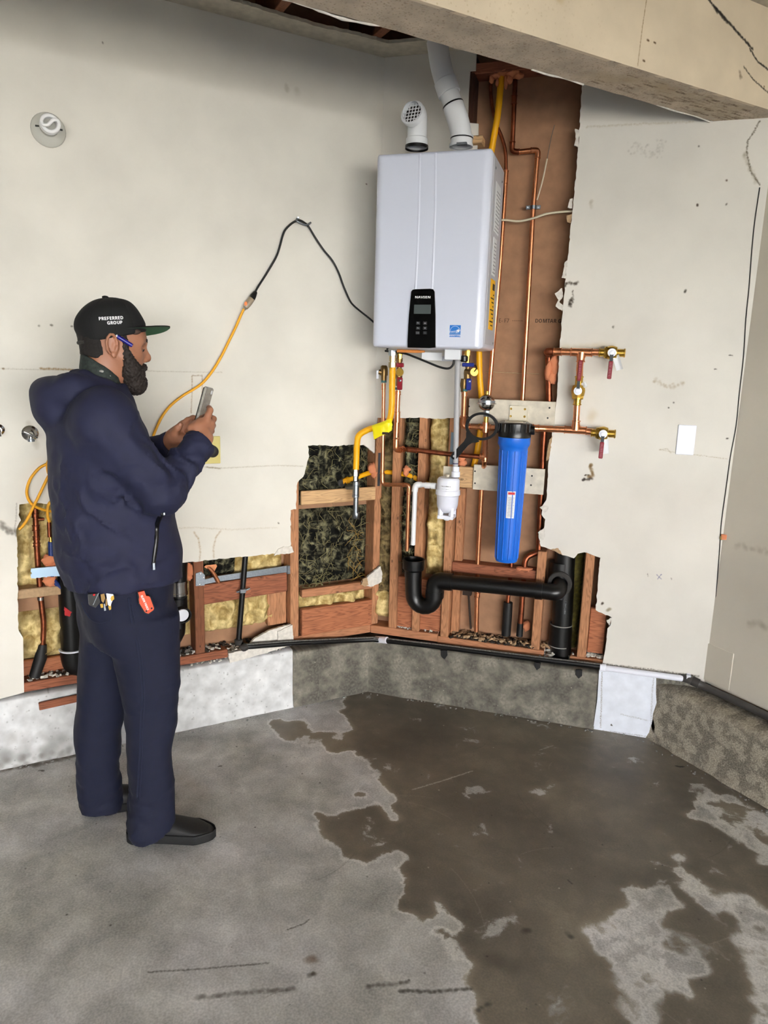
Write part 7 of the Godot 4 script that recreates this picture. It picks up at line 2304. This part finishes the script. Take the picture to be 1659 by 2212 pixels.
	var k_i: Vector3 = Vector3(.226, 1.4131, .118)
	var k_m: Vector3 = Vector3(.2405, 1.4053, .112)
	var k_r: Vector3 = Vector3(.2408, 1.3907, .11)
	var k_p: Vector3 = Vector3(.2355, 1.3736, .112)
	hr.cap(wr_r + (el_r - wr_r).normalized() * .04, wr_r, .028, .026, .012)
	hr.cap(wr_r, Vector3(.2115, 1.3908, .122), .026, .021, .014)
	hr.cap(Vector3(.2033, 1.3812, .125), k_i, .018, .013, .008)
	hr.cap(Vector3(.1929, 1.3911, .122), Vector3(.1804, 1.3907, .115), .020, .014, .016)
	hr.cap(Vector3(.2148, 1.3781, .125), k_m, .017, .012, .006)
	hr.cap(Vector3(.2189, 1.3694, .125), k_r, .016, .0115, .006)
	hr.cap(wr_r, k_p, .016, .0105, .006)
	hr.cap(Vector3(.1862, 1.3948, .115), Vector3(.2084, 1.4082, .108), .014, .014, .012)
	finger(hr, [k_i, Vector3(.2333, 1.4314, .114), Vector3(.241, 1.4452, .108), Vector3(.2425, 1.4513, .092)], .0112, .0090, .004)
	finger(hr, [k_m + Vector3(.001, -.002, 0), Vector3(.2542, 1.4168, .095), Vector3(.2553, 1.4181, .075), Vector3(.2455, 1.4142, .062)], .0105, .0082)
	finger(hr, [k_r, Vector3(.2525, 1.3962, .092), Vector3(.2528, 1.3974, .072), Vector3(.2427, 1.3965, .06)], .0100, .0078)
	finger(hr, [k_p, Vector3(.2479, 1.3789, .094), Vector3(.2463, 1.3789, .078), Vector3(.2392, 1.3809, .066)], .0092, .0072)
	finger(hr, [Vector3(.2059, 1.4052, .106), Vector3(.2181, 1.4146, .082), Vector3(.231, 1.4223, .05), Vector3(.2395, 1.4325, .03)], .0125, .0088, .006)
	hr.mesh_into(skin, wr_r + Vector3(-.10, -.07, -.11), wr_r + Vector3(.075, .13, .05), .0036)
	# left hand: palm half towards the camera, index and thumb running up to the phone's foot
	var hl := Field.new()
	hl.cap(wr_l + (el_l - wr_l).normalized() * .04, wr_l, .027, .025, .012)
	hl.cap(wr_l, Vector3(.1605, 1.3583, 0), .025, .022, .014)
	hl.cap(Vector3(.143, 1.3587, 0), Vector3(.1798, 1.3931, .01), .018, .013, .014)
	hl.cap(Vector3(.1548, 1.3416, .01), Vector3(.1691, 1.3458, .025), .020, .0185, .014)
	finger(hl, [Vector3(.1739, 1.3917, .01), Vector3(.1925, 1.407, .02), Vector3(.2052, 1.4155, .035), Vector3(.2147, 1.4165, .05)], .0110, .0082)
	finger(hl, [Vector3(.1765, 1.3798, .01), Vector3(.1939, 1.3942, .025), Vector3(.2038, 1.4001, .045), Vector3(.2088, 1.3984, .06)], .0108, .0082)
	finger(hl, [Vector3(.1802, 1.3673, .005), Vector3(.1934, 1.3749, .025), Vector3(.1973, 1.3767, .045), Vector3(.1964, 1.3723, .06)], .0102, .0078)
	finger(hl, [Vector3(.1768, 1.3495, .005), Vector3(.1861, 1.3525, .022), Vector3(.1847, 1.35, .04), Vector3(.1768, 1.3451, .048)], .0098, .0074)
	finger(hl, [Vector3(.1476, 1.3679, .02), Vector3(.1564, 1.3837, .034), Vector3(.165, 1.3955, .036)], .0125, .0085, .007)
	hl.mesh_into(skin, wr_l + Vector3(-.05, -.07, -.07), wr_l + Vector3(.14, .13, .11), .0036)
	part(o, "body", skin, M.skin)
	# thumb nail of the left hand
	part(o, "thumb_nail", MB.new().blob(Vector3(.1625, 1.3954, .0435), Vector3(.0042, .0058, .0022), 0, 1, 1, 10, 6), mat(Color(.66, .47, .39), .35))

	# ---- face details
	for s in [1.0, -1.0]:
		part(o, "eye", MB.new().blob(Vector3(.0515, 1.6265, .031 * s), Vector3(.0115, .0105, .0125), 0, 1, 1, 18, 12), M.eye)
		part(o, "iris", MB.new().blob(Vector3(.0585, 1.6225, .0315 * s), Vector3(.0050, .0056, .0056), 0, 1, 1, 12, 8), M.hair)
		part(o, "eyelid", MB.new().blob(Vector3(.0514, 1.6288, .031 * s), Vector3(.0132, .0098, .0144), 0, 1, 1, 18, 12), M.skin)
		part(o, "eyelash", MB.new().tube(spline([Vector3(.046, 1.6232, .0445 * s), Vector3(.0575, 1.6225, .040 * s), Vector3(.0640, 1.6235, .030 * s), Vector3(.0600, 1.625, .020 * s)], 5), .0012, 5), M.hair)
		var br := Field.new()
		br.fn.seed = 9
		br.amp = .002
		br.freq = 220.0
		br.cap(Vector3(.0735, 1.6455, .011 * s), Vector3(.0685, 1.651, .030 * s), .0052, .0052, .004).cap(Vector3(.0685, 1.651, .030 * s), Vector3(.053, 1.6475, .050 * s), .0052, .0032, .004)
		var bm := MB.new()
		br.mesh_into(bm, Vector3(.02, 1.63, -.07), Vector3(.09, 1.67, .07), .0026)
		part(o, "eyebrow", bm, M.hair)
		part(o, "nostril", MB.new().blob(Vector3(.0715, 1.5868, .0065 * s), Vector3(.0045, .0022, .0030), 0, 1, 1, 8, 6), M.hair)
	part(o, "lips", MB.new().blob(Vector3(.0590, 1.5520, 0), Vector3(.0095, .0062, .019), .05, 2, 1, 14, 8), mat(Color(.42, .22, .20), .5))
	# beard
	var bd := Field.new()
	bd.fn.seed = 5
	bd.fn.fractal_octaves = 3
	bd.amp = .006
	bd.freq = 105.0
	for s in [1.0, -1.0]:
		bd.cap(Vector3(.000, 1.660, .0675 * s), Vector3(.008, 1.60, .0630 * s), .0085, .0125, .012)
		bd.cap(Vector3(.016, 1.588, .0565 * s), Vector3(.044, 1.566, .0385 * s), .011, .0105, .014)
		bd.cap(Vector3(.010, 1.60, .0615 * s), Vector3(.018, 1.560, .050 * s), .0125, .019, .02)
		bd.cap(Vector3(.018, 1.560, .050 * s), Vector3(.030, 1.522, .030 * s), .021, .030, .025)
		bd.cap(Vector3(.0655, 1.5705, .004 * s), Vector3(.049, 1.556, .029 * s), .0105, .0105, .008)
		bd.cap(Vector3(.050, 1.556, .030 * s), Vector3(.042, 1.535, .030 * s), .0105, .016, .012)
	bd.ell(Vector3(.034, 1.520, 0), Vector3(.036, .031, .036), .02)
	bd.ell(Vector3(.043, 1.522, 0), Vector3(.027, .032, .030), .015)
	bd.cap(Vector3(.050, 1.540, 0), Vector3(.048, 1.528, 0), .0165, .021, .012)
	bd.ell(Vector3(.068, 1.5535, 0), Vector3(.016, .0042, .016), .005, 1)
	var bmesh := MB.new()
	bd.mesh_into(bmesh, Vector3(-.03, 1.47, -.09), Vector3(.095, 1.66, .09), .0034)
	part(o, "beard", bmesh, M.beard)
	# close-cropped hair below the cap
	var hf := Field.new()
	hf.fn.seed = 8
	hf.amp = .003
	hf.freq = 140.0
	hf.ell(Vector3(-.027, 1.671, 0), Vector3(.0955, .0945, .0775), .02)
	hf.cap(Vector3(-.048, 1.63, 0), Vector3(-.066, 1.56, 0), .0605, .0585, .02)
	hf.planes.append([Vector3(-.055, 1.60, 0), Vector3(1, .22, 0).normalized()])
	hf.planes.append([Vector3(-.09, 1.597, 0), Vector3(-.25, -1, 0).normalized()])
	hf.planes.append([Vector3(-.066, 1.60, 0), Vector3(.75, -1, 0).normalized()])
	var hm := MB.new()
	hf.mesh_into(hm, Vector3(-.14, 1.55, -.10), Vector3(-.03, 1.76, .10), .0042)
	part(o, "hair", hm, M.hair)
	for s in [1.0, -1.0]:
		part(o, "temple_hair", MB.new().blob(Vector3(.020, 1.674, .064 * s), Vector3(.030, .010, .006), .06, 4, 3.0, 14, 8), M.hair_fade)

	# ---- cap
	var rows := []
	var prof := [[-.108, 1.637, .0735, 1.677, .0770], [-.114, 1.640, .0765, 1.681, .0800], [-.1275, 1.675, .0745, 1.702, .0825], [-.1245, 1.705, .0630, 1.726, .0800], [-.1050, 1.735, .0480, 1.7485, .0700], [-.0790, 1.7565, .0310, 1.7635, .0500], [-.0550, 1.7670, .0080, 1.7705, .0260], [-.034, 1.7705, -.028, 1.7712, .004]]
	var fine := []
	for i in prof.size() - 1:
		for k in 4:
			var q := []
			for c in 5:
				q.append(cubic_interpolate(prof[i][c], prof[i + 1][c], prof[maxi(i - 1, 1 if i > 1 else 0)][c], prof[mini(i + 2, prof.size() - 1)][c], k / 4.0) if i > 1 else lerpf(prof[i][c], prof[i + 1][c], k / 4.0))
			fine.append(q)
	fine.append(prof[prof.size() - 1])
	for q in fine:
		var b := Vector3(q[0], q[1], 0)
		var f := Vector3(q[2], q[3], 0)
		var row := []
		for i in 48:
			var a := TAU * i / 48
			var ce := cos(a)
			var sq := pow(absf(ce), .9) * signf(ce)
			row.append((b + f) / 2 + (f - b) / 2 * sq + Vector3(0, 0, sin(a) * q[4]))
		rows.append(row)
	var crown := part(o, "cap", MB.new().smooth_grid(rows, true, Vector3(-.03, 1.68, 0)), M.cap_cloth, "black flat-brimmed cap with white lettering")
	sub(crown, "button", MB.new().blob(Vector3(-.037, 1.772, 0), Vector3(.010, .005, .010), 0, 1, 1, 12, 6), M.cap_cloth)
	for a in [PI / 2, -PI / 2, PI / 3.2, -PI / 3.2, PI * .72, -PI * .72]:
		var sp := []
		for r in range(4, rows.size(), 3):
			var i := int(round((a + TAU) / TAU * 48)) % 48
			sp.append(rows[r][i] + (rows[r][i] - Vector3(-.03, 1.66, 0)).normalized() * .0004)
		sub(crown, "seam", MB.new().tube(spline(sp, 3), .0009, 5), M.cap_cloth)
	# brim: stiff, nearly flat, green below
	var up := []
	var dn := []
	for j in 9:
		var f := j / 8.0
		var ru := []
		var rd := []
		for i in 15:
			var z := lerpf(-.079, .079, i / 14.0)
			var in_x := -.020 + .094 * sqrt(maxf(0.0, 1.0 - pow(z / .0815, 2.0)))
			var out_x := .070 + .076 * pow(maxf(0.0, 1.0 - pow(absf(z) / .082, 2.8)), .55)
			var x := lerpf(in_x, maxf(out_x, in_x + .002), f)
			var y := 1.6825 + (x - .07) * .10 + .15 * z - .004 * pow(absf(z) / .08, 2.0)
			ru.append(Vector3(x, y + .002, z))
			rd.append(Vector3(x, y - .0015, z))
		up.append(ru)
		dn.append(rd)
	var bt := MB.new().smooth_grid(up, false, Vector3(.08, 1.0, 0))
	for i in 14:
		bt.quad(up[8][i], up[8][i + 1], dn[8][i + 1], dn[8][i], Vector3(1, 0, 0))
	sub(crown, "brim", bt, M.cap_cloth)
	sub(crown, "brim_underside", MB.new().smooth_grid(dn, false, Vector3(.08, 3.0, 0)), M.cap_green)
	sub(crown, "strap", MB.new().tube(spline([Vector3(-.104, 1.640, .035), Vector3(-.114, 1.638, .018), Vector3(-.117, 1.637, 0), Vector3(-.114, 1.638, -.018), Vector3(-.104, 1.640, -.035)], 5), .006, 8), M.rubber_grey)
	var tb := Basis(Vector3(0, 0, 1), .10) * Basis(Vector3(1, 0, 0), -.06)
	lettering(crown, "cap_print", "PREFERRED", Vector3(-.036, 1.7085, .0835), .0095, M.print_white, tb, "Droid Sans", .0008, true)
	lettering(crown, "cap_print", "GROUP", Vector3(-.026, 1.6965, .0842), .0095, M.print_white, tb, "Droid Sans", .0008, true)

	# ---- neck gaiter: patterned cloth, high at the nape
	var gr := []
	var gn := FastNoiseLite.new()
	gn.seed = 6
	gn.frequency = 22.0
	for q in [[.074, .0, -.035], [.072, .0, -.012], [.069, .0, .008], [.067, .0, .022], [.063, .0, .026], [.058, .0, .018]]:
		var row := []
		for i in 40:
			var a := TAU * i / 40
			var c := Vector3(-.058, 1.545, 0)
			var p := c + Vector3(cos(a) * (q[0] * .86), -cos(a) * .036 + q[2], sin(a) * q[0])
			p += (p - c).normalized() * .006 * gn.get_noise_3dv(p)
			row.append(p)
		gr.append(row)
	part(o, "neck_gaiter", MB.new().smooth_grid(gr, true, Vector3(-.06, 1.53, 0)), M.camo, "dark camouflage neck gaiter")
	var sp2 := MB.new()
	for q in [Vector3(-.066, 1.557, .067), Vector3(-.030, 1.518, .068), Vector3(-.044, 1.545, .064), Vector3(-.085, 1.553, .060), Vector3(-.016, 1.517, .058)]:
		sp2.blob(q, Vector3(.007, .004, .0035), .3, int(q.x * -1000), 4.0, 9, 6)
	part(o, "gaiter_print", sp2, M.rubber_light)

	# ---- jacket with hood and sleeves
	var jk := Field.new()
	jk.fn.seed = 12
	jk.fn.fractal_octaves = 3
	jk.amp = .011
	jk.freq = 4.2
	jk.column([[.86, -.028, .005, .170, .205], [.90, -.026, .005, .178, .215], [1.0, -.034, .005, .186, .220], [1.12, -.042, .005, .182, .220], [1.26, -.064, .005, .160, .222], [1.38, -.078, .005, .140, .215], [1.46, -.076, .0, .112, .155], [1.52, -.070, 0, .085, .085]], .02)
	jk.ell(Vector3(-.075, 1.435, .165), Vector3(.085, .070, .080), .05)
	jk.ell(Vector3(-.075, 1.435, -.165), Vector3(.085, .070, .080), .05)
	var cuff_r: Vector3 = Vector3(.1987, 1.3485, .14)
	var cuff_l: Vector3 = Vector3(.1492, 1.3235, -.02)
	jk.cap(sh_r + Vector3(.01, -.01, -.005), el_r, .086, .070, .03)
	jk.cap(el_r, cuff_r, .068, .047, .02, 0, true)
	jk.cap(sh_l + Vector3(.01, -.01, 0), el_l, .084, .070, .03)
	jk.cap(el_l, cuff_l, .066, .046, .02, 0, true)
	# hood lying back over the shoulders, standing collar
	jk.ell(Vector3(-.170, 1.482, 0), Vector3(.088, .060, .128), .010, 0, -.25)
	jk.ell(Vector3(-.205, 1.450, 0), Vector3(.052, .072, .105), .022, 0, .2)
	jk.cap(Vector3(-.15, 1.50, .09), Vector3(-.045, 1.482, .085), .052, .038, .016)
	jk.cap(Vector3(-.15, 1.50, -.09), Vector3(-.045, 1.482, -.085), .052, .038, .016)
	for s in [1.0, -1.0]:
		finger(jk, [Vector3(-.132, 1.535, .020 * s), Vector3(-.118, 1.533, .062 * s), Vector3(-.062, 1.508, .080 * s), Vector3(-.006, 1.470, .060 * s), Vector3(.012, 1.445, .012 * s)], .024, .022, .014)
	jk.folds.append([el_r + Vector3(-.06, .06, 0), el_r + Vector3(.10, .06, -.04), .13, 2.6, .013])
	jk.folds.append([el_r + Vector3(.02, -.02, 0), cuff_r, .10, 3.2, .009])
	jk.folds.append([sh_r + Vector3(.02, -.02, .02), el_r, .14, 2.4, .008])
	jk.folds.append([Vector3(-.16, 1.05, .15), Vector3(.05, 1.30, .22), .18, 3.0, .009])
	jk.folds.append([Vector3(-.19, 1.32, .12), Vector3(-.17, .98, .17), .10, 2.2, .007])
	jk.folds.append([Vector3(-.10, .88, .18), Vector3(-.10, 1.05, .20), .22, 2.0, .007])
	jk.planes.append([Vector3(0, .893, 0), Vector3(.02, -1, .12).normalized()])
	var jm := MB.new()
	jk.mesh_into(jm, Vector3(-.30, .84, -.31), Vector3(.27, 1.60, .34), .0084)
	var jacket := part(o, "jacket", jm, M.jacket, "navy hooded jacket")
	var zp := hug(jk, P3([.0527, 1.1651, .2, .0534, 1.1468, .2, .0482, 1.112, .2, .0443, 1.0769, .2, .0393, 1.0489, .2, .0343, 1.0209, .2, .0309, .9997, .2]), -.0015)
	sub(jacket, "pocket_zip", MB.new().tube(spline(zp, 4), .0072, 8), M.black)
	sub(jacket, "zip_pull", MB.new().box(zp[6] - Vector3(.004, .016, -.004), zp[6] + Vector3(.004, .006, .011), .001), M.zinc)
	sub(jacket, "zip_stop", MB.new().box(zp[0] - Vector3(.003, .004, -.004), zp[0] + Vector3(.003, .004, .010), .001), M.zinc)
	for q in [[el_r, cuff_r, .0470], [el_l, cuff_l, .0460]]:
		var d: Vector3 = (q[1] - q[0]).normalized()
		sub(jacket, "cuff", MB.new().lathe(q[1] - d * .018, d, [[0, q[2] - .003], [0.0, q[2] + .002], [.014, q[2] + .0025], [.019, q[2]], [.019, q[2] - .010], [.004, q[2] - .012]], 26), M.jacket)

	# ---- jeans
	var pn := Field.new()
	pn.fn.seed = 15
	pn.fn.fractal_octaves = 3
	pn.amp = .010
	pn.freq = 4.5
	pn.column([[.70, -.020, 0, .120, .150], [.78, -.020, 0, .135, .168], [.88, -.022, 0, .150, .178], [.95, -.02, 0, .140, .170]], .05)
	var near_leg := [[.012, .020, .085, .072, .072], [.05, .016, .085, .082, .076], [.10, .020, .085, .076, .074], [.20, .022, .086, .072, .076], [.34, .016, .088, .070, .080], [.45, .030, .088, .082, .085], [.60, .030, .088, .096, .094], [.74, .018, .086, .110, .094], [.80, .010, .084, .112, .09]]
	var far_leg := [[.010, -.112, -.150, .074, .066], [.06, -.114, -.148, .078, .070], [.15, -.118, -.142, .074, .074], [.30, -.112, -.130, .076, .078], [.45, -.092, -.118, .084, .084], [.60, -.066, -.104, .094, .092], [.74, -.044, -.090, .110, .094], [.80, -.034, -.086, .112, .09]]
	pn.column(near_leg, .04)
	pn.column(far_leg, .04)
	pn.folds.append([Vector3(.02, .02, .085), Vector3(.02, .22, .085), .16, 2.6, .006])
	pn.folds.append([Vector3(-.11, .02, -.15), Vector3(-.11, .25, -.14), .16, 2.4, .006])
	pn.folds.append([Vector3(.02, .38, .09), Vector3(.02, .62, .09), .16, 2.5, .004])
	pn.planes.append([Vector3(.02, .032, .085), Vector3(.36, -1, 0).normalized()])
	var pm := MB.new()
	pn.mesh_into(pm, Vector3(-.22, 0, -.25), Vector3(.16, .97, .22), .0105)
	var jeans := part(o, "jeans", pm, M.denim, "dark blue jeans")
	var seam := hug(pn, P3([-.0376, .8908, .17, -.0299, .816, .17, -.0173, .724, .17, -.0107, .6465, .17, -.0095, .5688, .17, -.0145, .4755, .17, -.0209, .3812, .17, -.0274, .2855, .17, -.0323, .1963, .17]), .0006)
	sub(jeans, "side_seam", MB.new().tube(spline(seam, 6), .0026, 6), M.denim_seam)
	var seam2 := hug(pn, P3([-.0309, .8899, .17, -.0219, .8148, .17, -.0091, .7226, .17, -.0038, .6451, .17, -.0026, .5673, .17, -.0075, .4739, .17, -.0139, .3794, .17, -.0204, .2836, .17, -.0252, .1942, .17]), .0004)
	sub(jeans, "side_seam", MB.new().tube(spline(seam2, 6), .0014, 6), M.denim_seam)
	var pk := hug(pn, P3([-.1608, .8674, .17, -.1521, .8374, .17, -.1391, .8181, .17, -.1213, .8124, .17, -.0989, .8177, .17, -.0868, .8232, .17, -.0869, .851, .17, -.0867, .8829, .17]), .0006)
	sub(jeans, "pocket_seam", MB.new().tube(spline(pk, 5), .0016, 6), M.denim_seam)

	# ---- slip-on shoes
	for q in [[Vector3(-.055, 0, .050), Vector3(.86, 0, .40).normalized(), 1.0], [Vector3(-.165, 0, -.165), Vector3(1, 0, .05).normalized(), -1.0]]:
		var heel: Vector3 = q[0]
		var f: Vector3 = q[1]
		var s: Vector3 = f.cross(Vector3.UP) * -q[2]
		var ur := []
		var sr := []
		var sb := []
		for i in 41:
			var t := i / 40.0
			var w := .036 + .012 * sin(clampf((t - .25) / .75, 0, 1) * PI * .8) + .002 * cos(t * 6.0)
			w *= pow(clampf(t / .10, 0.0, 1.0), .45) * pow(clampf((1.0 - t) / .22, 0.0, 1.0), .48) + .0001
			var hh := lerpf(.105, .085, clampf(t / .35, 0, 1)) if t < .35 else lerpf(.085, .036, clampf((t - .35) / .55, 0, 1))
			hh *= pow(clampf((1.0 - t) / .06, 0.0, 1.0), .4)
			var bend := .010 * sin(t * PI)
			var row := []
			var rs := []
			for k in 13:
				var a := PI * k / 12.0
				row.append(heel + f * (t * .292) + s * (cos(a) * w + bend) + Vector3(0, .022 + maxf(hh - .022, .004) * pow(sin(a), .75), 0))
			for e in [[1.0, .0], [1.10, .0], [1.13, .004], [1.12, .024], [1.06, .030], [.95, .030]]:
				rs.append([w * e[0] + .002, e[1]])
			ur.append(row)
			var ring := []
			for e in rs:
				ring.append(heel + f * (t * .300 - .004) + s * (e[0] + bend) + Vector3(0, e[1] + .001, 0))
			var ring2 := []
			for e in rs:
				ring2.append(heel + f * (t * .300 - .004) + s * (-e[0] + bend) + Vector3(0, e[1] + .001, 0))
			ring2.reverse()
			sr.append(ring2 + ring)
		var shoe := part(o, "shoe", MB.new().smooth_grid(ur, false, heel + f * .14 + Vector3(0, .03, 0)), M.shoe, "black slip-on shoe")
		sub(shoe, "sole", MB.new().smooth_grid(sr, false, heel + f * .14 + Vector3(0, .016, 0)), M.shoe_sole)

	# ---- what he holds and carries
	var pc: Vector3 = Vector3(.2322, 1.4508, .062)
	var upv := Vector3(.27, .96, .05).normalized()
	var wv := Vector3(-.58, .08, .81)
	wv = (wv - upv * wv.dot(upv)).normalized()
	var nv := wv.cross(upv).normalized()
	if nv.x < 0.0:
		nv = -nv
	var ph := thing("phone", "grey smartphone held up in both of the man's hands", "phone", "M", pc)
	var pb := Basis(wv, upv, nv)
	if pb.determinant() < 0:
		pb = Basis(-wv, upv, nv)
	part(ph, "case", MB.new().box(pc - Vector3(.0355, .072, .0045), pc + Vector3(.0355, .066, .0045), .004, pb), mat(Color(.66, .65, .62), .35, .2, "blotch", 20.0))
	part(ph, "back_label", MB.new().box(pc + pb * Vector3(-.001, -.008, .0048) - Vector3(.026, .042, .0004), pc + pb * Vector3(-.001, -.008, .0048) + Vector3(.026, .042, .0004), 0, pb), mat(Color(.80, .80, .79), .5, 0, "strong", 30.0))
	part(ph, "camera_lens", MB.new().lathe(pc + pb * Vector3(-.020 if (pb.x.z > 0) else .020, .052, .004), pb.z, [[0, .007], [.002, .007], [.003, .005], [.003, 0]], 14), M.paper_white)
	part(ph, "screen", MB.new().box(pc + pb * Vector3(0, -.003, -.0048) - Vector3(.032, .064, .0004), pc + pb * Vector3(0, -.003, -.0048) + Vector3(.032, .064, .0004), 0, pb), M.black_gloss)
	var pe := thing("pen", "violet-blue pen tucked behind the man's ear under the cap", "pen", "M", Vector3(.0004, 1.6453, .082))
	part(pe, "barrel", MB.new().rod(Vector3(-.0203, 1.6584, .078), Vector3(.0207, 1.6328, .082), .0062, .0058, 14, .001), mat(Color(.13, .12, .50), .25))
	part(pe, "end_cap", MB.new().rod(Vector3(-.024, 1.6602, .0775), Vector3(-.0198, 1.658, .078), .0046, .0052, 12, .001), M.paper_white)
	# orange folding knife in the pocket
	var kz := pn.face_z(-.012, .86).z + .012
	var kp := P2([-.0133, .9142, .0041, .9163, .0088, .8997, .0181, .897, .0207, .8922, .0303, .8586, .0287, .853, .0135, .8434, .0042, .8491, -.0107, .879, -.0116, .8893, -.01, .8964])
	var kn := thing("pocket_knife", "orange folding utility knife clipped to the man's hip pocket", "knife", "M", Vector3(kp[0].x, kp[7].y, .205))
	part(kn, "handle", MB.new().prism(kp, .208, .196), M.knife_orange)
	part(kn, "frame", MB.new().prism(P2([-.0145, .9116, .007, .9146, .0118, .898, .0211, .8953, .025, .8889, .0347, .8551, .0317, .8481, .015, .8373, .0043, .8432, -.0119, .8749, -.0129, .8853]), .200, .188), M.black)
	lettering(kn, "handle_print", "KLEIN TOOLS", Vector3(.0047, .8794, .2085) - kn.get_meta("base"), .0062, M.print_white, Basis(Vector3(0, 0, 1), -1.22), "Droid Sans", .0004, true)
	for q in P3([.0235, .8592, .2085, .0078, .8527, .2085]):
		part(kn, "lanyard_hole", MB.new().lathe(q - Vector3(0, 0, .002), Vector3(0, 0, 1), [[0, .003], [.0024, .003], [.0024, 0]], 10), M.black)
	# keys hanging at the back pocket
	var ks := thing("key_bunch", "bunch of brass and white keys with a black fob on the man's belt", "keys", "M", Vector3(-.1153, .8978, .205))
	part(ks, "fob", MB.new().prism(P2([-.1511, .9251, -.1235, .9243, -.1198, .8969, -.1332, .8817, -.1503, .8926]), .205, .190), M.black)
	part(ks, "fob_light", MB.new().blob(Vector3(-.1358, .9224, .207), Vector3(.0035, .0035, .002), 0, 1, 1, 8, 6), M.red_print)
	part(ks, "fob_trim", MB.new().rod(Vector3(-.1231, .9263, .207), Vector3(-.1399, .892, .207), .0012, -1, 6), M.zinc)
	for q in [[P2([-.1186, .9224, -.1084, .9239, -.1065, .9095, -.1123, .8961, -.117, .9024]), M.bronze, .212], [P2([-.1033, .9246, -.0844, .9193, -.0823, .9091, -.0893, .8958, -.0937, .8836, -.0999, .8887, -.1017, .9046]), M.plate_white, .214], [P2([-.0897, .9143, -.0832, .9163, -.0825, .9048, -.0904, .8988, -.0926, .9076]), M.brass, .216], [P2([-.1213, .8931, -.1137, .8935, -.1129, .882, -.1193, .8815]), M.brass, .211], [P2([-.0969, .8968, -.0908, .8917, -.0916, .8733, -.0968, .8712, -.099, .8801]), M.brass, .211], [P2([-.1111, .8931, -.1086, .8928, -.1057, .8725, -.1109, .8718]), M.zinc, .213], [P2([-.1042, .9063, -.1003, .9072, -.1013, .8861, -.1065, .884]), M.bronze, .209]]:
		part(ks, "key", MB.new().prism(q[0], q[2], q[2] - .0022), q[1])


func build_things() -> void:
	M.zinc_dark = mat(Color(.25, .26, .27), .5, .8)
	M.zinc_warm = mat(Color(.62, .56, .42), .35, 1.0)
	M.grip_print = mat(Color(.62, .35, .40), .6)
	M.bowl = mat(Color(.86, .87, .92), .3)
	M.rust_iron = mat(Color(.20, .15, .12), .8, .3)
	M.rubber_light = mat(Color(.55, .55, .53), .8)
	build_water_heater()
	build_vents()
	build_under_heater()
	build_filter()
	build_manifold()
	build_drains()
	M.lamp_glass = mat(Color(.90, .90, .90), .18)
	M.clear_plastic = mat(Color(.58, .52, .44), .25)
	M.indicator = mat(Color(.95, .45, .25), .4)
	M.indicator.emission_enabled = true
	M.indicator.emission = Color(1.0, .45, .25)
	M.indicator.emission_energy_multiplier = .25
	M.blue_tube = mat(Color(.02, .16, .42), .4)
	M.iron = mat(Color(.035, .035, .037), .4, .2)
	M.chipped = mat(Color(.62, .62, .60), .7, 0, "strong", 10.0)
	build_left_side()
	M.knife_orange = mat(Color(.88, .28, .12), .45)
	build_person()
